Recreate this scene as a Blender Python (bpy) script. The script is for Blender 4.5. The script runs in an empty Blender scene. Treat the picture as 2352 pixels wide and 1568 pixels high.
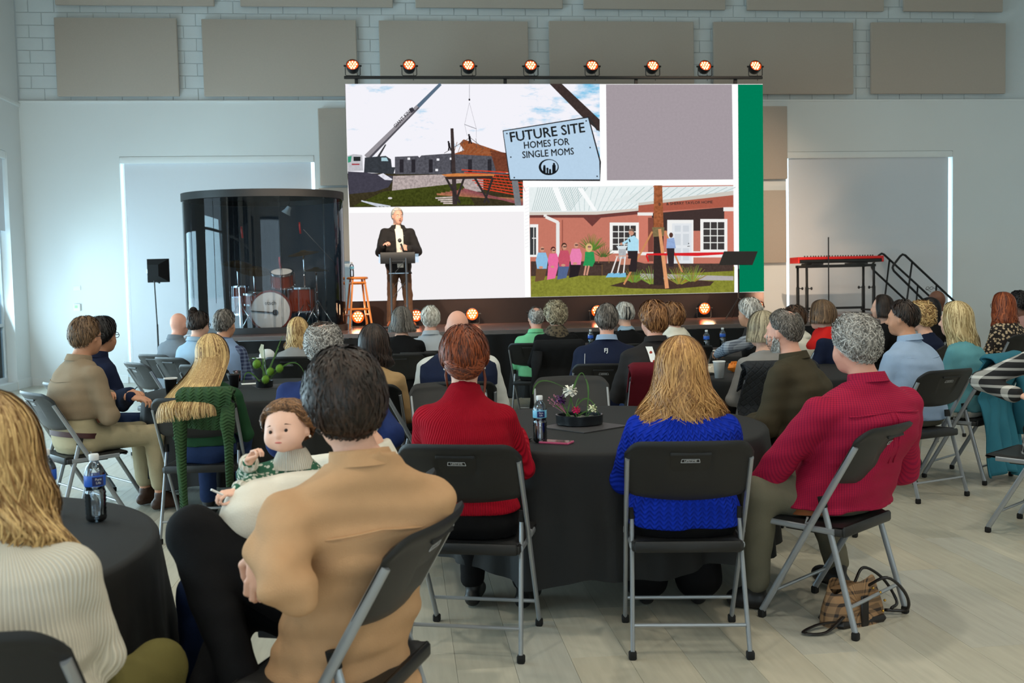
import bpy, bmesh, math, random
import numpy as np
from mathutils import Vector, Matrix

S = bpy.context.scene
COL = S.collection
PI = math.pi
# ------------------------------------------------------------------ camera
F = 2287.0
YAW, PITCH, ROLL, CAMH = math.radians(6.1), math.radians(3.15), math.radians(1.24), 1.46
_fw = np.array([math.sin(YAW)*math.cos(PITCH), math.cos(YAW)*math.cos(PITCH), -math.sin(PITCH)])
_r0 = np.array([math.cos(YAW), -math.sin(YAW), 0.0])
_u0 = np.cross(_r0, _fw)
_rt = _r0*math.cos(ROLL) - _u0*math.sin(ROLL)
_up = _r0*math.sin(ROLL) + _u0*math.cos(ROLL)
_g = np.array([math.sin(YAW), math.cos(YAW), 0.0])
CAM0 = np.array([0, 0, CAMH])
cam_d = bpy.data.cameras.new('camera')
cam = bpy.data.objects.new('camera', cam_d); COL.objects.link(cam)
cam.matrix_world = Matrix(((_rt[0], _up[0], -_fw[0], 0), (_rt[1], _up[1], -_fw[1], 0), (_rt[2], _up[2], -_fw[2], CAMH), (0, 0, 0, 1)))
cam_d.sensor_width = 36.0; cam_d.lens = F/2352*36
cam_d.clip_start = 0.05; cam_d.clip_end = 200
cam_d.dof.use_dof = True; cam_d.dof.focus_distance = 6.0; cam_d.dof.aperture_fstop = 5.0
S.camera = cam

# survey helpers: turn a direction of view into a point on a known plane of the room
def _ray(px, py): return _fw*F + _rt*(px-1176) + _up*(784-py)
def PZ(px, py, z):
    d = _ray(px, py); t = (z-CAMH)/d[2]; return CAM0 + d*t
def PY(px, py, Y):
    d = _ray(px, py); return CAM0 + d*(Y/d[1])
def PD(px, py, D):
    d = _ray(px, py); return CAM0 + d*(D/float(d@_g))

# ------------------------------------------------------------------ view, world, lights
vs = S.view_settings
vs.view_transform = 'Standard'; vs.look = 'None'; vs.gamma = 1.0; vs.exposure = 0.0; vs.use_curve_mapping = False
w = bpy.data.worlds.new('sky'); S.world = w; w.use_nodes = True
bg = w.node_tree.nodes['Background']; bg.inputs[0].default_value = (0.72, 0.88, 1.0, 1); bg.inputs[1].default_value = 2.6

def area(name, loc, target, sx, sy, power, col):
    d = bpy.data.lights.new(name, 'AREA'); d.shape = 'RECTANGLE'; d.size = sx; d.size_y = sy; d.energy = power; d.color = col
    o = bpy.data.objects.new(name, d); COL.objects.link(o); o.location = loc
    o.rotation_euler = (Vector(target)-Vector(loc)).to_track_quat('-Z', 'Y').to_euler()
    return o
def spot(name, loc, target, power, col, ang=50, blend=.6, rad=.08):
    d = bpy.data.lights.new(name, 'SPOT'); d.energy = power; d.color = col; d.spot_size = math.radians(ang); d.spot_blend = blend; d.shadow_soft_size = rad
    o = bpy.data.objects.new(name, d); COL.objects.link(o); o.location = loc
    o.rotation_euler = (Vector(target)-Vector(loc)).to_track_quat('-Z', 'Y').to_euler()
    return o
WX = -6.14      # left wall
YB = 17.1       # back wall
XR = 12.0       # right wall
YF = -6.0       # wall behind the photographer
ZC = 7.6        # ceiling
COOL = (0.60, 0.86, 1.0)
WARM = (1.0, 0.90, 0.74)
LEFTWIN = [(-3.5, -0.5), (1.5, 4.5), (6.0, 9.0), (10.0, 12.5), (13.7, 16.5)]
for i, (a, b) in enumerate(LEFTWIN):
    area('window_daylight', (WX-.25, (a+b)/2, 1.6), (WX+5, (a+b)/2, 3.4), b-a-.2, 2.6, [50, 130, 235, 270, 190][i], COOL)
area('rear_window_daylight', (-1.5, YF+.02, 2.2), (-1.0, 4, .9), 6, 3.2, 60, (.75, .9, 1))
CEIL = [(x, y) for y in (-3.0, 1.2, 5.4, 9.6) for x in (-3.2, 1.6, 6.4)]
for x, y in CEIL:
    area('ceiling_lamp_light', (x, y, ZC-.62), (x, y, 0), .32, .32, 74 if y < 8 else 22, WARM)
for x in (-2.4, 2.0):
    spot('unseen_stage_spot', (x, 7.0, 6.6), (-.3, 14.4, 2.0), 2600, (1.0, .80, .60), 30, .8, .1)
spot('unseen_stage_spot', (4.6, 8.5, 6.8), (5.0, 16.6, 1.9), 2600, (1.0, .74, .52), 40, 1.0, .1)  # added ceiling spot for the rightmost par's peach glow on the wall

# ------------------------------------------------------------------ materials
def lin(c):
    return tuple(((v/255)/12.92 if v/255 <= .04045 else ((v/255+.055)/1.055)**2.4) for v in c)
_m = {}
def M(name, col=(128, 128, 128), rough=.6, metal=0.0, var=.10, vs_=14, bump=0.0, bs=180, pat=None, col2=None, f=120, em=0.0, trans=0.0, ior=1.45, alpha=1.0, spec=.5, sheen=0.0, stretch=None):
    if name in _m: return _m[name]
    m = bpy.data.materials.new(name); m.use_nodes = True; _m[name] = m
    nt = m.node_tree; N = nt.nodes; L = nt.links; b = N['Principled BSDF']
    c = lin(col); c4 = (*c, 1)
    b.inputs['Roughness'].default_value = rough; b.inputs['Metallic'].default_value = metal
    b.inputs['IOR'].default_value = ior; b.inputs['Alpha'].default_value = alpha
    b.inputs['Transmission Weight'].default_value = trans; b.inputs['Specular IOR Level'].default_value = spec
    b.inputs['Sheen Weight'].default_value = sheen
    tc = N.new('ShaderNodeTexCoord'); src = tc.outputs['Object']
    if stretch:
        mp = N.new('ShaderNodeMapping'); mp.inputs['Scale'].default_value = stretch; L.new(src, mp.inputs[0]); src = mp.outputs[0]
    nz = N.new('ShaderNodeTexNoise'); nz.inputs['Scale'].default_value = vs_; nz.inputs['Detail'].default_value = 3; L.new(src, nz.inputs[0])
    mx = N.new('ShaderNodeMix'); mx.data_type = 'RGBA'; L.new(nz.outputs[0], mx.inputs[0])
    mx.inputs[6].default_value = (*[v*(1-var) for v in c], 1); mx.inputs[7].default_value = (*[min(1, v*(1+var)) for v in c], 1)
    out = mx.outputs[2]; height = None
    def math_(op, a, v=None, c2=None):
        n = N.new('ShaderNodeMath'); n.operation = op
        if isinstance(a, (int, float)): n.inputs[0].default_value = a
        else: L.new(a, n.inputs[0])
        if v is not None:
            if isinstance(v, (int, float)): n.inputs[1].default_value = v
            else: L.new(v, n.inputs[1])
        return n.outputs[0]
    def mixc(fac, a, bcol):
        n = N.new('ShaderNodeMix'); n.data_type = 'RGBA'; L.new(fac, n.inputs[0]); L.new(a, n.inputs[6])
        if isinstance(bcol, tuple): n.inputs[7].default_value = (*lin(bcol), 1)
        else: L.new(bcol, n.inputs[7])
        return n.outputs[2]
    if pat:
        sp = N.new('ShaderNodeSeparateXYZ'); L.new(tc.outputs['Object'], sp.inputs[0])
        X, Y, Z = sp.outputs
        wrap = math_('MULTIPLY', math_('ARCTAN2', X, math_('SUBTRACT', -.06, Y)), .19)
    if pat in ('rib', 'knit'):
        ax = wrap
        if pat == 'knit':
            pass
        s1 = math_('SINE', math_('MULTIPLY', ax, f)); height = s1
        out = mixc(math_('MULTIPLY', math_('ADD', math_('MULTIPLY', s1, -.5), .5), .35), out, tuple(v*.62 for v in col))  # shade in the rib grooves painted into the colour, besides the bump
        if pat == 'knit':
            s2 = math_('SINE', math_('ADD', math_('MULTIPLY', Z, 340), math_('MULTIPLY', math_('SINE', math_('MULTIPLY', ax, f)), 2.6)))
            height = math_('ADD', math_('MULTIPLY', s1, .7), math_('MULTIPLY', s2, .45))
    if pat == 'check':
        g1 = math_('GREATER_THAN', math_('SINE', math_('MULTIPLY', wrap, f)), .25)
        g2 = math_('GREATER_THAN', math_('SINE', math_('MULTIPLY', Z, f)), .25)
        out = mixc(math_('MULTIPLY', math_('ADD', g1, g2), .42), out, col2)
    if pat == 'plaid':
        g1 = math_('GREATER_THAN', math_('SINE', math_('MULTIPLY', wrap, f)), .55)
        g2 = math_('GREATER_THAN', math_('SINE', math_('MULTIPLY', Z, f)), .55)
        out = mixc(math_('MULTIPLY', math_('ADD', g1, g2), .5), out, col2)
    if pat == 'spots':
        vo = N.new('ShaderNodeTexVoronoi'); vo.inputs['Scale'].default_value = f; L.new(tc.outputs['Object'], vo.inputs[0])
        out = mixc(math_('LESS_THAN', vo.outputs['Distance'], .42), out, col2)
    if pat == 'quilt':
        g1 = math_('ABSOLUTE', math_('SINE', math_('MULTIPLY', math_('ADD', X, Z), f)))
        g2 = math_('ABSOLUTE', math_('SINE', math_('MULTIPLY', math_('SUBTRACT', X, Z), f)))
        height = math_('MULTIPLY', math_('MINIMUM', math_('MULTIPLY', g1, 2), 1), math_('MINIMUM', math_('MULTIPLY', g2, 2), 1))
    L.new(out, b.inputs['Base Color'])
    if bump or height is not None:
        bp = N.new('ShaderNodeBump'); bp.inputs['Strength'].default_value = bump or .6
        if height is None:
            n2 = N.new('ShaderNodeTexNoise'); n2.inputs['Scale'].default_value = bs; n2.inputs['Detail'].default_value = 3; L.new(src, n2.inputs[0]); height = n2.outputs[0]
            bp.inputs['Distance'].default_value = .01
        else: bp.inputs['Distance'].default_value = .006
        L.new(height, bp.inputs['Height']); L.new(bp.outputs[0], b.inputs['Normal'])
    if em:
        b.inputs['Emission Color'].default_value = c4; b.inputs['Emission Strength'].default_value = em
    return m

def hairmat(name, dark, light, rough=.42):
    if name in _m: return _m[name]
    m = bpy.data.materials.new(name); m.use_nodes = True; _m[name] = m
    nt = m.node_tree; N = nt.nodes; L = nt.links; b = N['Principled BSDF']
    at = N.new('ShaderNodeAttribute'); at.attribute_name = 'tint'
    tc = N.new('ShaderNodeTexCoord'); mp = N.new('ShaderNodeMapping'); mp.inputs['Scale'].default_value = (1, 1, .12); L.new(tc.outputs['Object'], mp.inputs[0])
    nz = N.new('ShaderNodeTexNoise'); nz.inputs['Scale'].default_value = 160; nz.inputs['Detail'].default_value = 2; L.new(mp.outputs[0], nz.inputs[0])
    ad = N.new('ShaderNodeMath'); ad.operation = 'ADD'; L.new(at.outputs['Fac'], ad.inputs[0])
    ml = N.new('ShaderNodeMath'); ml.operation = 'MULTIPLY_ADD'; L.new(nz.outputs[0], ml.inputs[0]); ml.inputs[1].default_value = .9; ml.inputs[2].default_value = -.45
    L.new(ml.outputs[0], ad.inputs[1]); ad.use_clamp = True
    mx = N.new('ShaderNodeMix'); mx.data_type = 'RGBA'; L.new(ad.outputs[0], mx.inputs[0])
    mx.inputs[6].default_value = (*lin(dark), 1); mx.inputs[7].default_value = (*lin(light), 1)
    L.new(mx.outputs[2], b.inputs['Base Color']); b.inputs['Roughness'].default_value = rough; b.inputs['Specular IOR Level'].default_value = .35
    bp = N.new('ShaderNodeBump'); bp.inputs['Strength'].default_value = .35; bp.inputs['Distance'].default_value = .004
    L.new(nz.outputs[0], bp.inputs['Height']); L.new(bp.outputs[0], b.inputs['Normal'])
    return m

# ------------------------------------------------------------------ object helpers
def tagobj(o, label=None, cat=None, group=None, kind=None):
    if label: o['label'] = label
    if cat: o['category'] = cat
    if group: o['group'] = group
    if kind: o['kind'] = kind
    return o
def empty(name, loc, rz=0, label=None, cat=None, group=None, kind=None):
    o = bpy.data.objects.new(name, None); COL.objects.link(o); o.location = loc; o.rotation_euler = (0, 0, rz); o.empty_display_size = .1
    return tagobj(o, label, cat, group, kind)
def meshobj(name, me, mats=(), parent=None, smooth=True):
    for m in (mats if isinstance(mats, (list, tuple)) else [mats]): me.materials.append(m)
    if smooth: me.polygons.foreach_set('use_smooth', [True]*len(me.polygons))
    o = bpy.data.objects.new(name, me); COL.objects.link(o)
    if parent: o.parent = parent
    return o
def npmesh(name, V, Q):
    """fast mesh from numpy vertices and same-size faces"""
    me = bpy.data.meshes.new(name); V = np.asarray(V, np.float32); Q = np.asarray(Q, np.int32)
    k = Q.shape[1]
    me.vertices.add(len(V)); me.vertices.foreach_set('co', V.ravel())
    me.loops.add(Q.size); me.loops.foreach_set('vertex_index', Q.ravel())
    me.polygons.add(len(Q)); me.polygons.foreach_set('loop_start', np.arange(0, Q.size, k, dtype=np.int32))
    me.update(calc_edges=True); return me
class MB:
    """collects simple shapes into one mesh"""
    def __init__(s): s.v = []; s.f = []; s.mi = []; s.cur = 0
    def mat(s, i): s.cur = i; return s
    def add(s, vs, fs):
        n = len(s.v); s.v += [tuple(map(float, v)) for v in vs]
        for f in fs: s.f.append([n+i for i in f]); s.mi.append(s.cur)
        return s
    def box(s, lo, hi, bev=0.0, rot=None, at=(0, 0, 0)):
        x0, y0, z0 = lo; x1, y1, z1 = hi
        if bev <= 0:
            vs = [(x, y, z) for z in (z0, z1) for x, y in ((x0, y0), (x1, y0), (x1, y1), (x0, y1))]
            fs = [(3, 2, 1, 0), (4, 5, 6, 7), (0, 1, 5, 4), (1, 2, 6, 5), (2, 3, 7, 6), (3, 0, 4, 7)]
        else:
            b = min(bev, (x1-x0)/2.01, (y1-y0)/2.01, (z1-z0)/2.01)
            def ring(z, e):
                return [(x0+b+(-e if 0 else 0), y0+b*0+e, z) for _ in ()]
            def rg(z, i):
                return [(x0+i+b, y0+i, z), (x1-i-b, y0+i, z), (x1-i, y0+i+b, z), (x1-i, y1-i-b, z), (x1-i-b, y1-i, z), (x0+i+b, y1-i, z), (x0+i, y1-i-b, z), (x0+i, y0+i+b, z)]
            vs = rg(z0, b*.5)+rg(z0+b, 0)+rg(z1-b, 0)+rg(z1, b*.5)
            fs = [tuple(range(7, -1, -1)), tuple(range(24, 32))]
            for r in range(3):
                for i in range(8): fs.append((r*8+i, r*8+(i+1) % 8, r*8+8+(i+1) % 8, r*8+8+i))
        if rot is not None: vs = [tuple(rot @ Vector(v) + Vector(at)) for v in vs]
        elif at != (0, 0, 0): vs = [(v[0]+at[0], v[1]+at[1], v[2]+at[2]) for v in vs]
        return s.add(vs, fs)
    def tube(s, pts, r, n=8, flat=1.0, cap=True, up=(0, 0, 1)):
        P = [Vector(p) for p in pts]; rr = r if isinstance(r, (list, tuple)) else [r]*len(P)
        vs = []; fs = []
        prev = None
        for i, p in enumerate(P):
            d = (P[min(i+1, len(P)-1)]-P[max(i-1, 0)]).normalized()
            a = Vector(up).cross(d)
            if a.length < .05: a = Vector((1, 0, 0)).cross(d)
            if a.length < .05: a = Vector((0, 1, 0)).cross(d)
            a.normalize()
            if prev is not None and a.dot(prev) < 0: a = -a
            prev = a
            b = d.cross(a)
            for j in range(n):
                t = 2*PI*j/n; vs.append(p+a*math.cos(t)*rr[i]+b*math.sin(t)*rr[i]*flat)
        for i in range(len(P)-1):
            for j in range(n): fs.append((i*n+j, i*n+(j+1) % n, (i+1)*n+(j+1) % n, (i+1)*n+j))
        if cap: fs.append(tuple(range(n-1, -1, -1))); fs.append(tuple((len(P)-1)*n+j for j in range(n)))
        return s.add(vs, fs)
    def lathe(s, prof, n=24, at=(0, 0, 0), sx=1, sy=1, M_=None, caps=False):
        vs = []; fs = []
        for (r, z) in prof:
            for j in range(n):
                t = 2*PI*j/n; vs.append(Vector((r*math.cos(t)*sx, r*math.sin(t)*sy, z)))
        for i in range(len(prof)-1):
            for j in range(n): fs.append((i*n+j, i*n+(j+1) % n, (i+1)*n+(j+1) % n, (i+1)*n+j))
        if caps and prof[0][0] > 1e-6: fs.append(tuple(range(n-1, -1, -1)))
        if caps and prof[-1][0] > 1e-6: fs.append(tuple((len(prof)-1)*n+j for j in range(n)))
        if M_ is not None: vs = [M_ @ v for v in vs]
        return s.add([v+Vector(at) for v in vs], fs)
    def ball(s, c, r, n=12, m=8):
        if not isinstance(r, (tuple, list)): r = (r, r, r)
        vs = []; fs = []
        for i in range(m+1):
            a = PI*i/m
            for j in range(n):
                t = 2*PI*j/n; vs.append((c[0]+r[0]*math.sin(a)*math.cos(t), c[1]+r[1]*math.sin(a)*math.sin(t), c[2]+r[2]*math.cos(a)))
        for i in range(m):
            for j in range(n): fs.append((i*n+j, (i+1)*n+j, (i+1)*n+(j+1) % n, i*n+(j+1) % n))
        return s.add(vs, fs)
    def grid(s, fn, nu, nv, closed_u=False):
        vs = [fn(i/(nu if closed_u else nu-1), j/(nv-1)) for j in range(nv) for i in range(nu)]
        fs = []
        for j in range(nv-1):
            for i in range(nu if closed_u else nu-1): fs.append((j*nu+i, j*nu+(i+1) % nu, (j+1)*nu+(i+1) % nu, (j+1)*nu+i))
        return s.add(vs, fs)
    def mesh(s, name):
        me = bpy.data.meshes.new(name); me.from_pydata(s.v, [], s.f); me.update()
        if any(s.mi): me.polygons.foreach_set('material_index', s.mi)
        return me
    def obj(s, name, mats, parent=None, smooth=False, auto=True):
        me = s.mesh(name)
        o = meshobj(name, me, mats, parent, smooth or auto)
        if auto and not smooth:
            try: me.set_sharp_from_angle(angle=math.radians(38))
            except Exception: pass
        return o
def cr(pts, n=6):
    P = [Vector(p) for p in pts]; P = [P[0]*2-P[1]]+P+[P[-1]*2-P[-2]]; out = []
    for i in range(1, len(P)-2):
        a, b, c, d = P[i-1:i+3]
        for k in range(n):
            t = k/n; out.append(.5*((2*b)+(c-a)*t+(2*a-5*b+4*c-d)*t*t+(3*b-a-3*c+d)*t**3))
    out.append(P[-2]); return out
def copytree(o, parent=None, names=None):
    c = o.copy(); COL.objects.link(c); c.parent = parent
    for ch in o.children:
        if names is None or ch.name.split('.')[0] in names: copytree(ch, c)
    return c
_txt = {}
def textmesh(txt, size, depth=0.0, bold=False, res=2):
    key = (txt, size, depth)
    if key in _txt: return _txt[key].copy()
    cu = bpy.data.curves.new('t', 'FONT'); cu.body = txt; cu.size = size; cu.align_x = 'CENTER'; cu.align_y = 'CENTER'
    cu.resolution_u = res; cu.extrude = depth
    o = bpy.data.objects.new('t', cu); COL.objects.link(o)
    bpy.context.view_layer.update()
    me = bpy.data.meshes.new_from_object(o.evaluated_get(bpy.context.evaluated_depsgraph_get()))
    bpy.data.objects.remove(o); me.materials.clear()
    if bold:
        k = size*.022; vv = [v.co.copy() for v in me.vertices]; ff = [list(p.vertices) for p in me.polygons]; V = []; Fc = []
        for i, (dx, dy) in enumerate(((-k, 0), (k, 0), (0, k*.8), (0, -k*.8), (0, 0))):
            n = len(V); V += [(v.x+dx, v.y+dy, v.z+i*1e-5) for v in vv]; Fc += [[n+q for q in f] for f in ff]
        me = bpy.data.meshes.new('lettering'); me.from_pydata(V, [], Fc); me.update()
    _txt[key] = me
    return me.copy()
# ------------------------------------------------------------------ the room
mat_wall = M('wall_paint', (226, 230, 230), .75, var=.015, vs_=2, bump=.04, bs=90)
mat_block = M('block_paint', (214, 220, 222), .8, var=.03, vs_=6, bump=.25, bs=60)
mat_panel = M('acoustic_fabric', (186, 174, 162), .95, var=.05, vs_=40, bump=.15, bs=500)
mat_trim = M('trim_white', (232, 236, 236), .5, var=.01)
mat_shade = M('shade_fabric', (218, 222, 228), .8, var=.01, bump=.03, bs=600)
mat_ceil = M('ceiling_paint', (205, 208, 206), .9, var=.02)
mat_black = M('black_satin', (22, 22, 24), .45)
mat_matte = M('black_matte', (16, 16, 17), .9)
mat_chrome = M('chrome', (225, 228, 232), .16, 1.0, var=.03)
mat_plank = [M('floor_plank_%d' % i, c, .26, var=.16, vs_=4, bump=.05, bs=30, stretch=(9, .8, 1), spec=.4) for i, c in enumerate([(182, 179, 164), (192, 188, 172), (176, 174, 160), (188, 182, 164), (182, 181, 170)])]

def glass(name, col, refl):
    if name in _m: return _m[name]
    m = bpy.data.materials.new(name); m.use_nodes = True; _m[name] = m; nt = m.node_tree; N = nt.nodes; L = nt.links; N.clear()
    o = N.new('ShaderNodeOutputMaterial'); mx = N.new('ShaderNodeMixShader'); t = N.new('ShaderNodeBsdfTransparent'); g = N.new('ShaderNodeBsdfGlossy')
    t.inputs[0].default_value = (*col, 1); g.inputs['Roughness'].default_value = .02; g.inputs[0].default_value = (.9, .95, 1, 1)
    lw = N.new('ShaderNodeLayerWeight'); lw.inputs[0].default_value = refl
    L.new(lw.outputs['Fresnel'], mx.inputs[0]); L.new(t.outputs[0], mx.inputs[1]); L.new(g.outputs[0], mx.inputs[2]); L.new(mx.outputs[0], o.inputs[0])
    return m
mat_pane = glass('window_glass', (.93, .97, .97), .25)

def wall_with_holes(name, axis, pos, thick, lo, hi, z0, z1, holes, mat):
    """axis 'y': wall in plane y=pos spanning x lo..hi; axis 'x': plane x=pos spanning y lo..hi; holes (a,b,za,zb)"""
    mb = MB(); holes = sorted(holes); cur = lo
    def B(a, b, c, d):
        if b-a < 1e-4 or d-c < 1e-4: return
        if axis == 'y': mb.box((a, min(pos, pos+thick), c), (b, max(pos, pos+thick), d))
        else: mb.box((min(pos, pos+thick), a, c), (max(pos, pos+thick), b, d))
    for (a, b, za, zb) in holes:
        B(cur, a, z0, z1); B(a, b, z0, za); B(a, b, zb, z1); cur = b
    B(cur, hi, z0, z1)
    o = mb.obj(name, mat); o['kind'] = 'structure'; return o
ZL = float(PY(400, 231, YB)[2])                       # ledge between painted drywall and block wall
o1a, o1b = float(PY(284, 600, YB)[0]), float(PY(726, 500, YB)[0])
o2a, o2b = float(PY(1806, 500, YB)[0]), float(PY(2188, 500, YB)[0])
zt = float(PY(500, 358, YB)[2])
wb = wall_with_holes('wall_back', 'y', YB, .3, WX-.3, XR+.3, 0, ZL, [(o1a, o1b, .1, zt), (o2a, o2b, .1, zt)], mat_wall)
mb = MB(); mb.box((WX-.3, YB+.05, ZL), (XR+.3, YB+.3, ZC)); o = mb.obj('wall_back_upper', mat_block); o['kind'] = 'structure'; wall_up = o
mb = MB(); mb.box((WX, YB-.012, ZL-.03), (XR, YB+.05, ZL)); o = mb.obj('trim_1', mat_trim); o['kind'] = 'structure'
wl = wall_with_holes('wall_left', 'x', WX, -.3, YF, YB, 0, ZC, [(a, b, .12, 3.75) for a, b in LEFTWIN], mat_wall)
mb = MB(); mb.box((XR, YF, 0), (XR+.3, YB, ZC)); o = mb.obj('wall_right', mat_wall); o['kind'] = 'structure'
wall_with_holes('wall_front', 'y', YF, -.3, WX-.3, XR+.3, 0, ZC, [(-4.6, 1.6, .1, 3.9)], mat_wall)
mb = MB(); mb.box((WX-.3, YF-.3, ZC), (XR+.3, YB+.3, ZC+.2)); o = mb.obj('ceiling', mat_ceil); o['kind'] = 'structure'
mb = MB(); mb.box((WX, YB-.018, 0), (o1a, YB, .13)); mb.box((o1b, YB-.018, 0), (o2a, YB, .13)); mb.box((o2b, YB-.018, 0), (XR, YB, .13)); mb.obj('baseboard_back', mat_trim)['kind'] = 'structure'
mb = MB()
ys = [YF]+[v for ab in LEFTWIN for v in ab]+[YB-.02]
for i in range(0, len(ys), 2): mb.box((WX, ys[i], 0), (WX+.018, ys[i+1], .15))
mb.obj('baseboard_left', mat_trim)['kind'] = 'structure'

# windows: frame, panes and the roller shades that cover them
for n, (a, b) in enumerate(((o1a, o1b), (o2a, o2b))):
    mb = MB(); y = YB+.2
    mb.box((a, y, .1), (b, y+.06, .18)); mb.box((a, y, zt-.08), (b, y+.06, zt))
    k = 3
    for i in range(k+1):
        x = a+(b-a-.06)*i/k+(-.058 if i == 0 else .058 if i == k else 0); mb.box((x, y+.001, .18), (x+.06, y+.059, zt-.08))
    wo = mb.obj('window_%d' % (n+1), mat_black); wo['kind'] = 'structure'
    for i in range(k):
        x = a+(b-a-.06)*i/k; p = MB().box((x+.06, y+.025, .18), (x+(b-a-.06)/k, y+.033, zt-.08)).obj('pane', mat_pane, wo)
    area('window_daylight', ((a+b)/2, YB+.75, 2.1), ((a+b)/2, YB-3, 1.9), b-a+.4, zt, 260, COOL)
    sh = empty('roller_shade', ((a+b)/2, YB+.045, .12), 0, ['closed white roller shade behind the drum booth, left of the screen', 'closed white roller shade behind the keyboard, right of the screen'][n], 'shade')
    wd = (b-a)/2
    MB().box((-wd+.06, -.002, 0), (wd-.06, .002, zt-.12)).obj('shade_cloth', mat_shade, sh)
    MB().box((-wd+.001, -.055, zt-.235), (wd-.001, .05, zt-.125), .012).obj('cassette', mat_trim, sh)
    MB().box((-wd+.05, -.012, 0.0), (wd-.05, .012, .03), .004).obj('hem_bar', mat_trim, sh)
    g = MB()
    g.box((-.01, .004, zt-.3), (.01, .02, zt-.26)); g.obj('clip', mat_trim, sh)
for n, (a, b) in enumerate(LEFTWIN):
    mb = MB(); x = WX-.2
    mb.box((x, a, .12), (x+.06, b, .2)); mb.box((x, a, 3.67), (x+.06, b, 3.75))
    for i in range(3):
        y = a+(b-a-.06)*i/2; mb.box((x+.001, y, .2), (x+.059, y+.06, 3.67))
    for z in (1.0, 2.55): mb.box((x+.002, a+.06, z), (x+.058, b-.06, z+.05))
    wo = mb.obj('window_%d' % (n+3), M('window_frame', (206, 212, 216), .5)); wo['kind'] = 'structure'
    for i in range(2):
        y = a+(b-a-.06)*i/2
        for z0, z1 in ((.2, 1.0), (1.05, 2.55), (2.6, 3.67)): MB().box((x+.026, y+.06, z0), (x+.032, y+(b-a-.06)/2, z1)).obj('pane', mat_pane, wo)
n, (a, b) = 4, LEFTWIN[4]
sh = empty('roller_shade', (WX-.06, (a+b)/2, 2.5), 0, 'half lowered white shade in the tall window on the left wall', 'shade')
MB().box((-.002, -(b-a)/2+.04, 0), (.002, (b-a)/2-.04, 1.15)).obj('shade_cloth', mat_shade, sh)
MB().box((-.05, -(b-a)/2+.001, 1.13), (.05, (b-a)/2-.001, 1.245), .01).obj('cassette', mat_trim, sh)
mb = MB(); x = .2
mb.box((-4.6, YF-.16, .1), (1.6, YF-.1, .2)); mb.box((-4.6, YF-.16, 3.8), (1.6, YF-.1, 3.9))
for i in range(5): mb.box((-4.6+i*1.535, YF-.159, .2), (-4.54+i*1.535, YF-.101, 3.8))
wo = mb.obj('window_8', mat_black); wo['kind'] = 'structure'
for i in range(4): MB().box((-4.54+i*1.535, YF-.133, .2), (-4.6+(i+1)*1.535, YF-.127, 3.8)).obj('pane', mat_pane, wo)
MB().box((-40, -40, -.6), (50, 50, -.3)).obj('ground_outside', M('grass_outside', (92, 104, 66), .95))['kind'] = 'structure'

# floor planks run towards the stage
fl = MB().box((WX-.3, YF-.3, -.12), (XR+.3, YB+.3, -.006)).obj('floor', M('floor_joint', (120, 118, 110), .8)); fl['kind'] = 'structure'
rnd = random.Random(4)
PW, PL = .225, 1.5
_pm = {}
def plank_mesh(l, k):
    key = (round(l, 3), k)
    if key not in _pm:
        me = MB().box((0, 0, -.008), (PW-.0012, l-.0012, 0), .0006).mesh('plank'); me.materials.append(mat_plank[k]); _pm[key] = me
    return _pm[key]
pieces = []
nx = int((XR-WX)/PW)+1
for i in range(nx):
    x = WX+i*PW; y = YF-rnd.random()*PL
    while y < YB:
        pieces.append((x, max(y, YF), min(y+PL, YB)-max(y, YF))); y += PL
def inview(x, y):
    d = x*_r0[0]+y*_r0[1]; z = x*_g[0]+y*_g[1]
    return z > 1.9 and abs(d) < z*.545+.8
pieces.sort(key=lambda p: (not inview(p[0], p[1]+p[2]/2), math.hypot(p[0], p[1]+p[2]/2)))
for p in pieces[:300]:
    me = plank_mesh(p[2], rnd.randrange(5)); o = bpy.data.objects.new('plank', me); COL.objects.link(o); o.location = (p[0], p[1], 0); o.parent = fl
mb = MB()
for p in pieces[300:]: mb.mat(rnd.randrange(5)).box((p[0], p[1], -.008), (min(p[0]+PW-.0025, XR), p[1]+p[2]-.0025, 0))
o = mb.obj('floor_planks_beyond', mat_plank, fl); o['kind'] = 'stuff'

# acoustic panels
def panel(px0, py0, px1, py1, label, Y=YB, z1=None):
    a = PY(px0, (py0+py1)/2, Y-.03); b = PY(px1, (py0+py1)/2, Y-.03); cxp = (px0+px1)/2
    zb = PY(cxp, py1, Y-.03)[2]; ztp = z1 or PY(cxp, py0, Y-.03)[2]
    e = empty('acoustic_panel', (float((a[0]+b[0])/2), Y-.03, float(zb)), 0, label, 'acoustic panel', 'acoustic wall panels')
    hw, h = float(b[0]-a[0])/2, float(ztp-zb)
    MB().box((-hw, -.055, 0), (hw, 0, h), .008).obj('fabric_face', mat_panel, e)
    MB().box((-hw+.06, 0, .06), (hw-.06, .075 if Y == YB and zb > ZL-.1 else .028, h-.06)).obj('wall_mount', mat_trim, e)
    return (float(a[0]), float(b[0]), float(zb), float(ztp))
PN = []
R1 = [(130, 43, 410, 222), (467, 47, 820, 222), (872, 50, 1213, 219), (1261, 51, 1592, 218), (1637, 53, 1957, 217), (1998, 54, 2306, 216)]
wh = ['leftmost', 'second from left', 'third from left', 'third from right', 'second from right', 'rightmost']
for k, (a, b, c, d) in enumerate(R1): PN.append(panel(a, b, c, d, 'large grey acoustic panel, %s in the fully seen row of six' % wh[k]))
R0 = [(125, 14, 490), (550, 17, 900), (952, 20, 1290), (1338, 23, 1663), (1713, 26, 2027), (2073, 28, 2300)]
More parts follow.
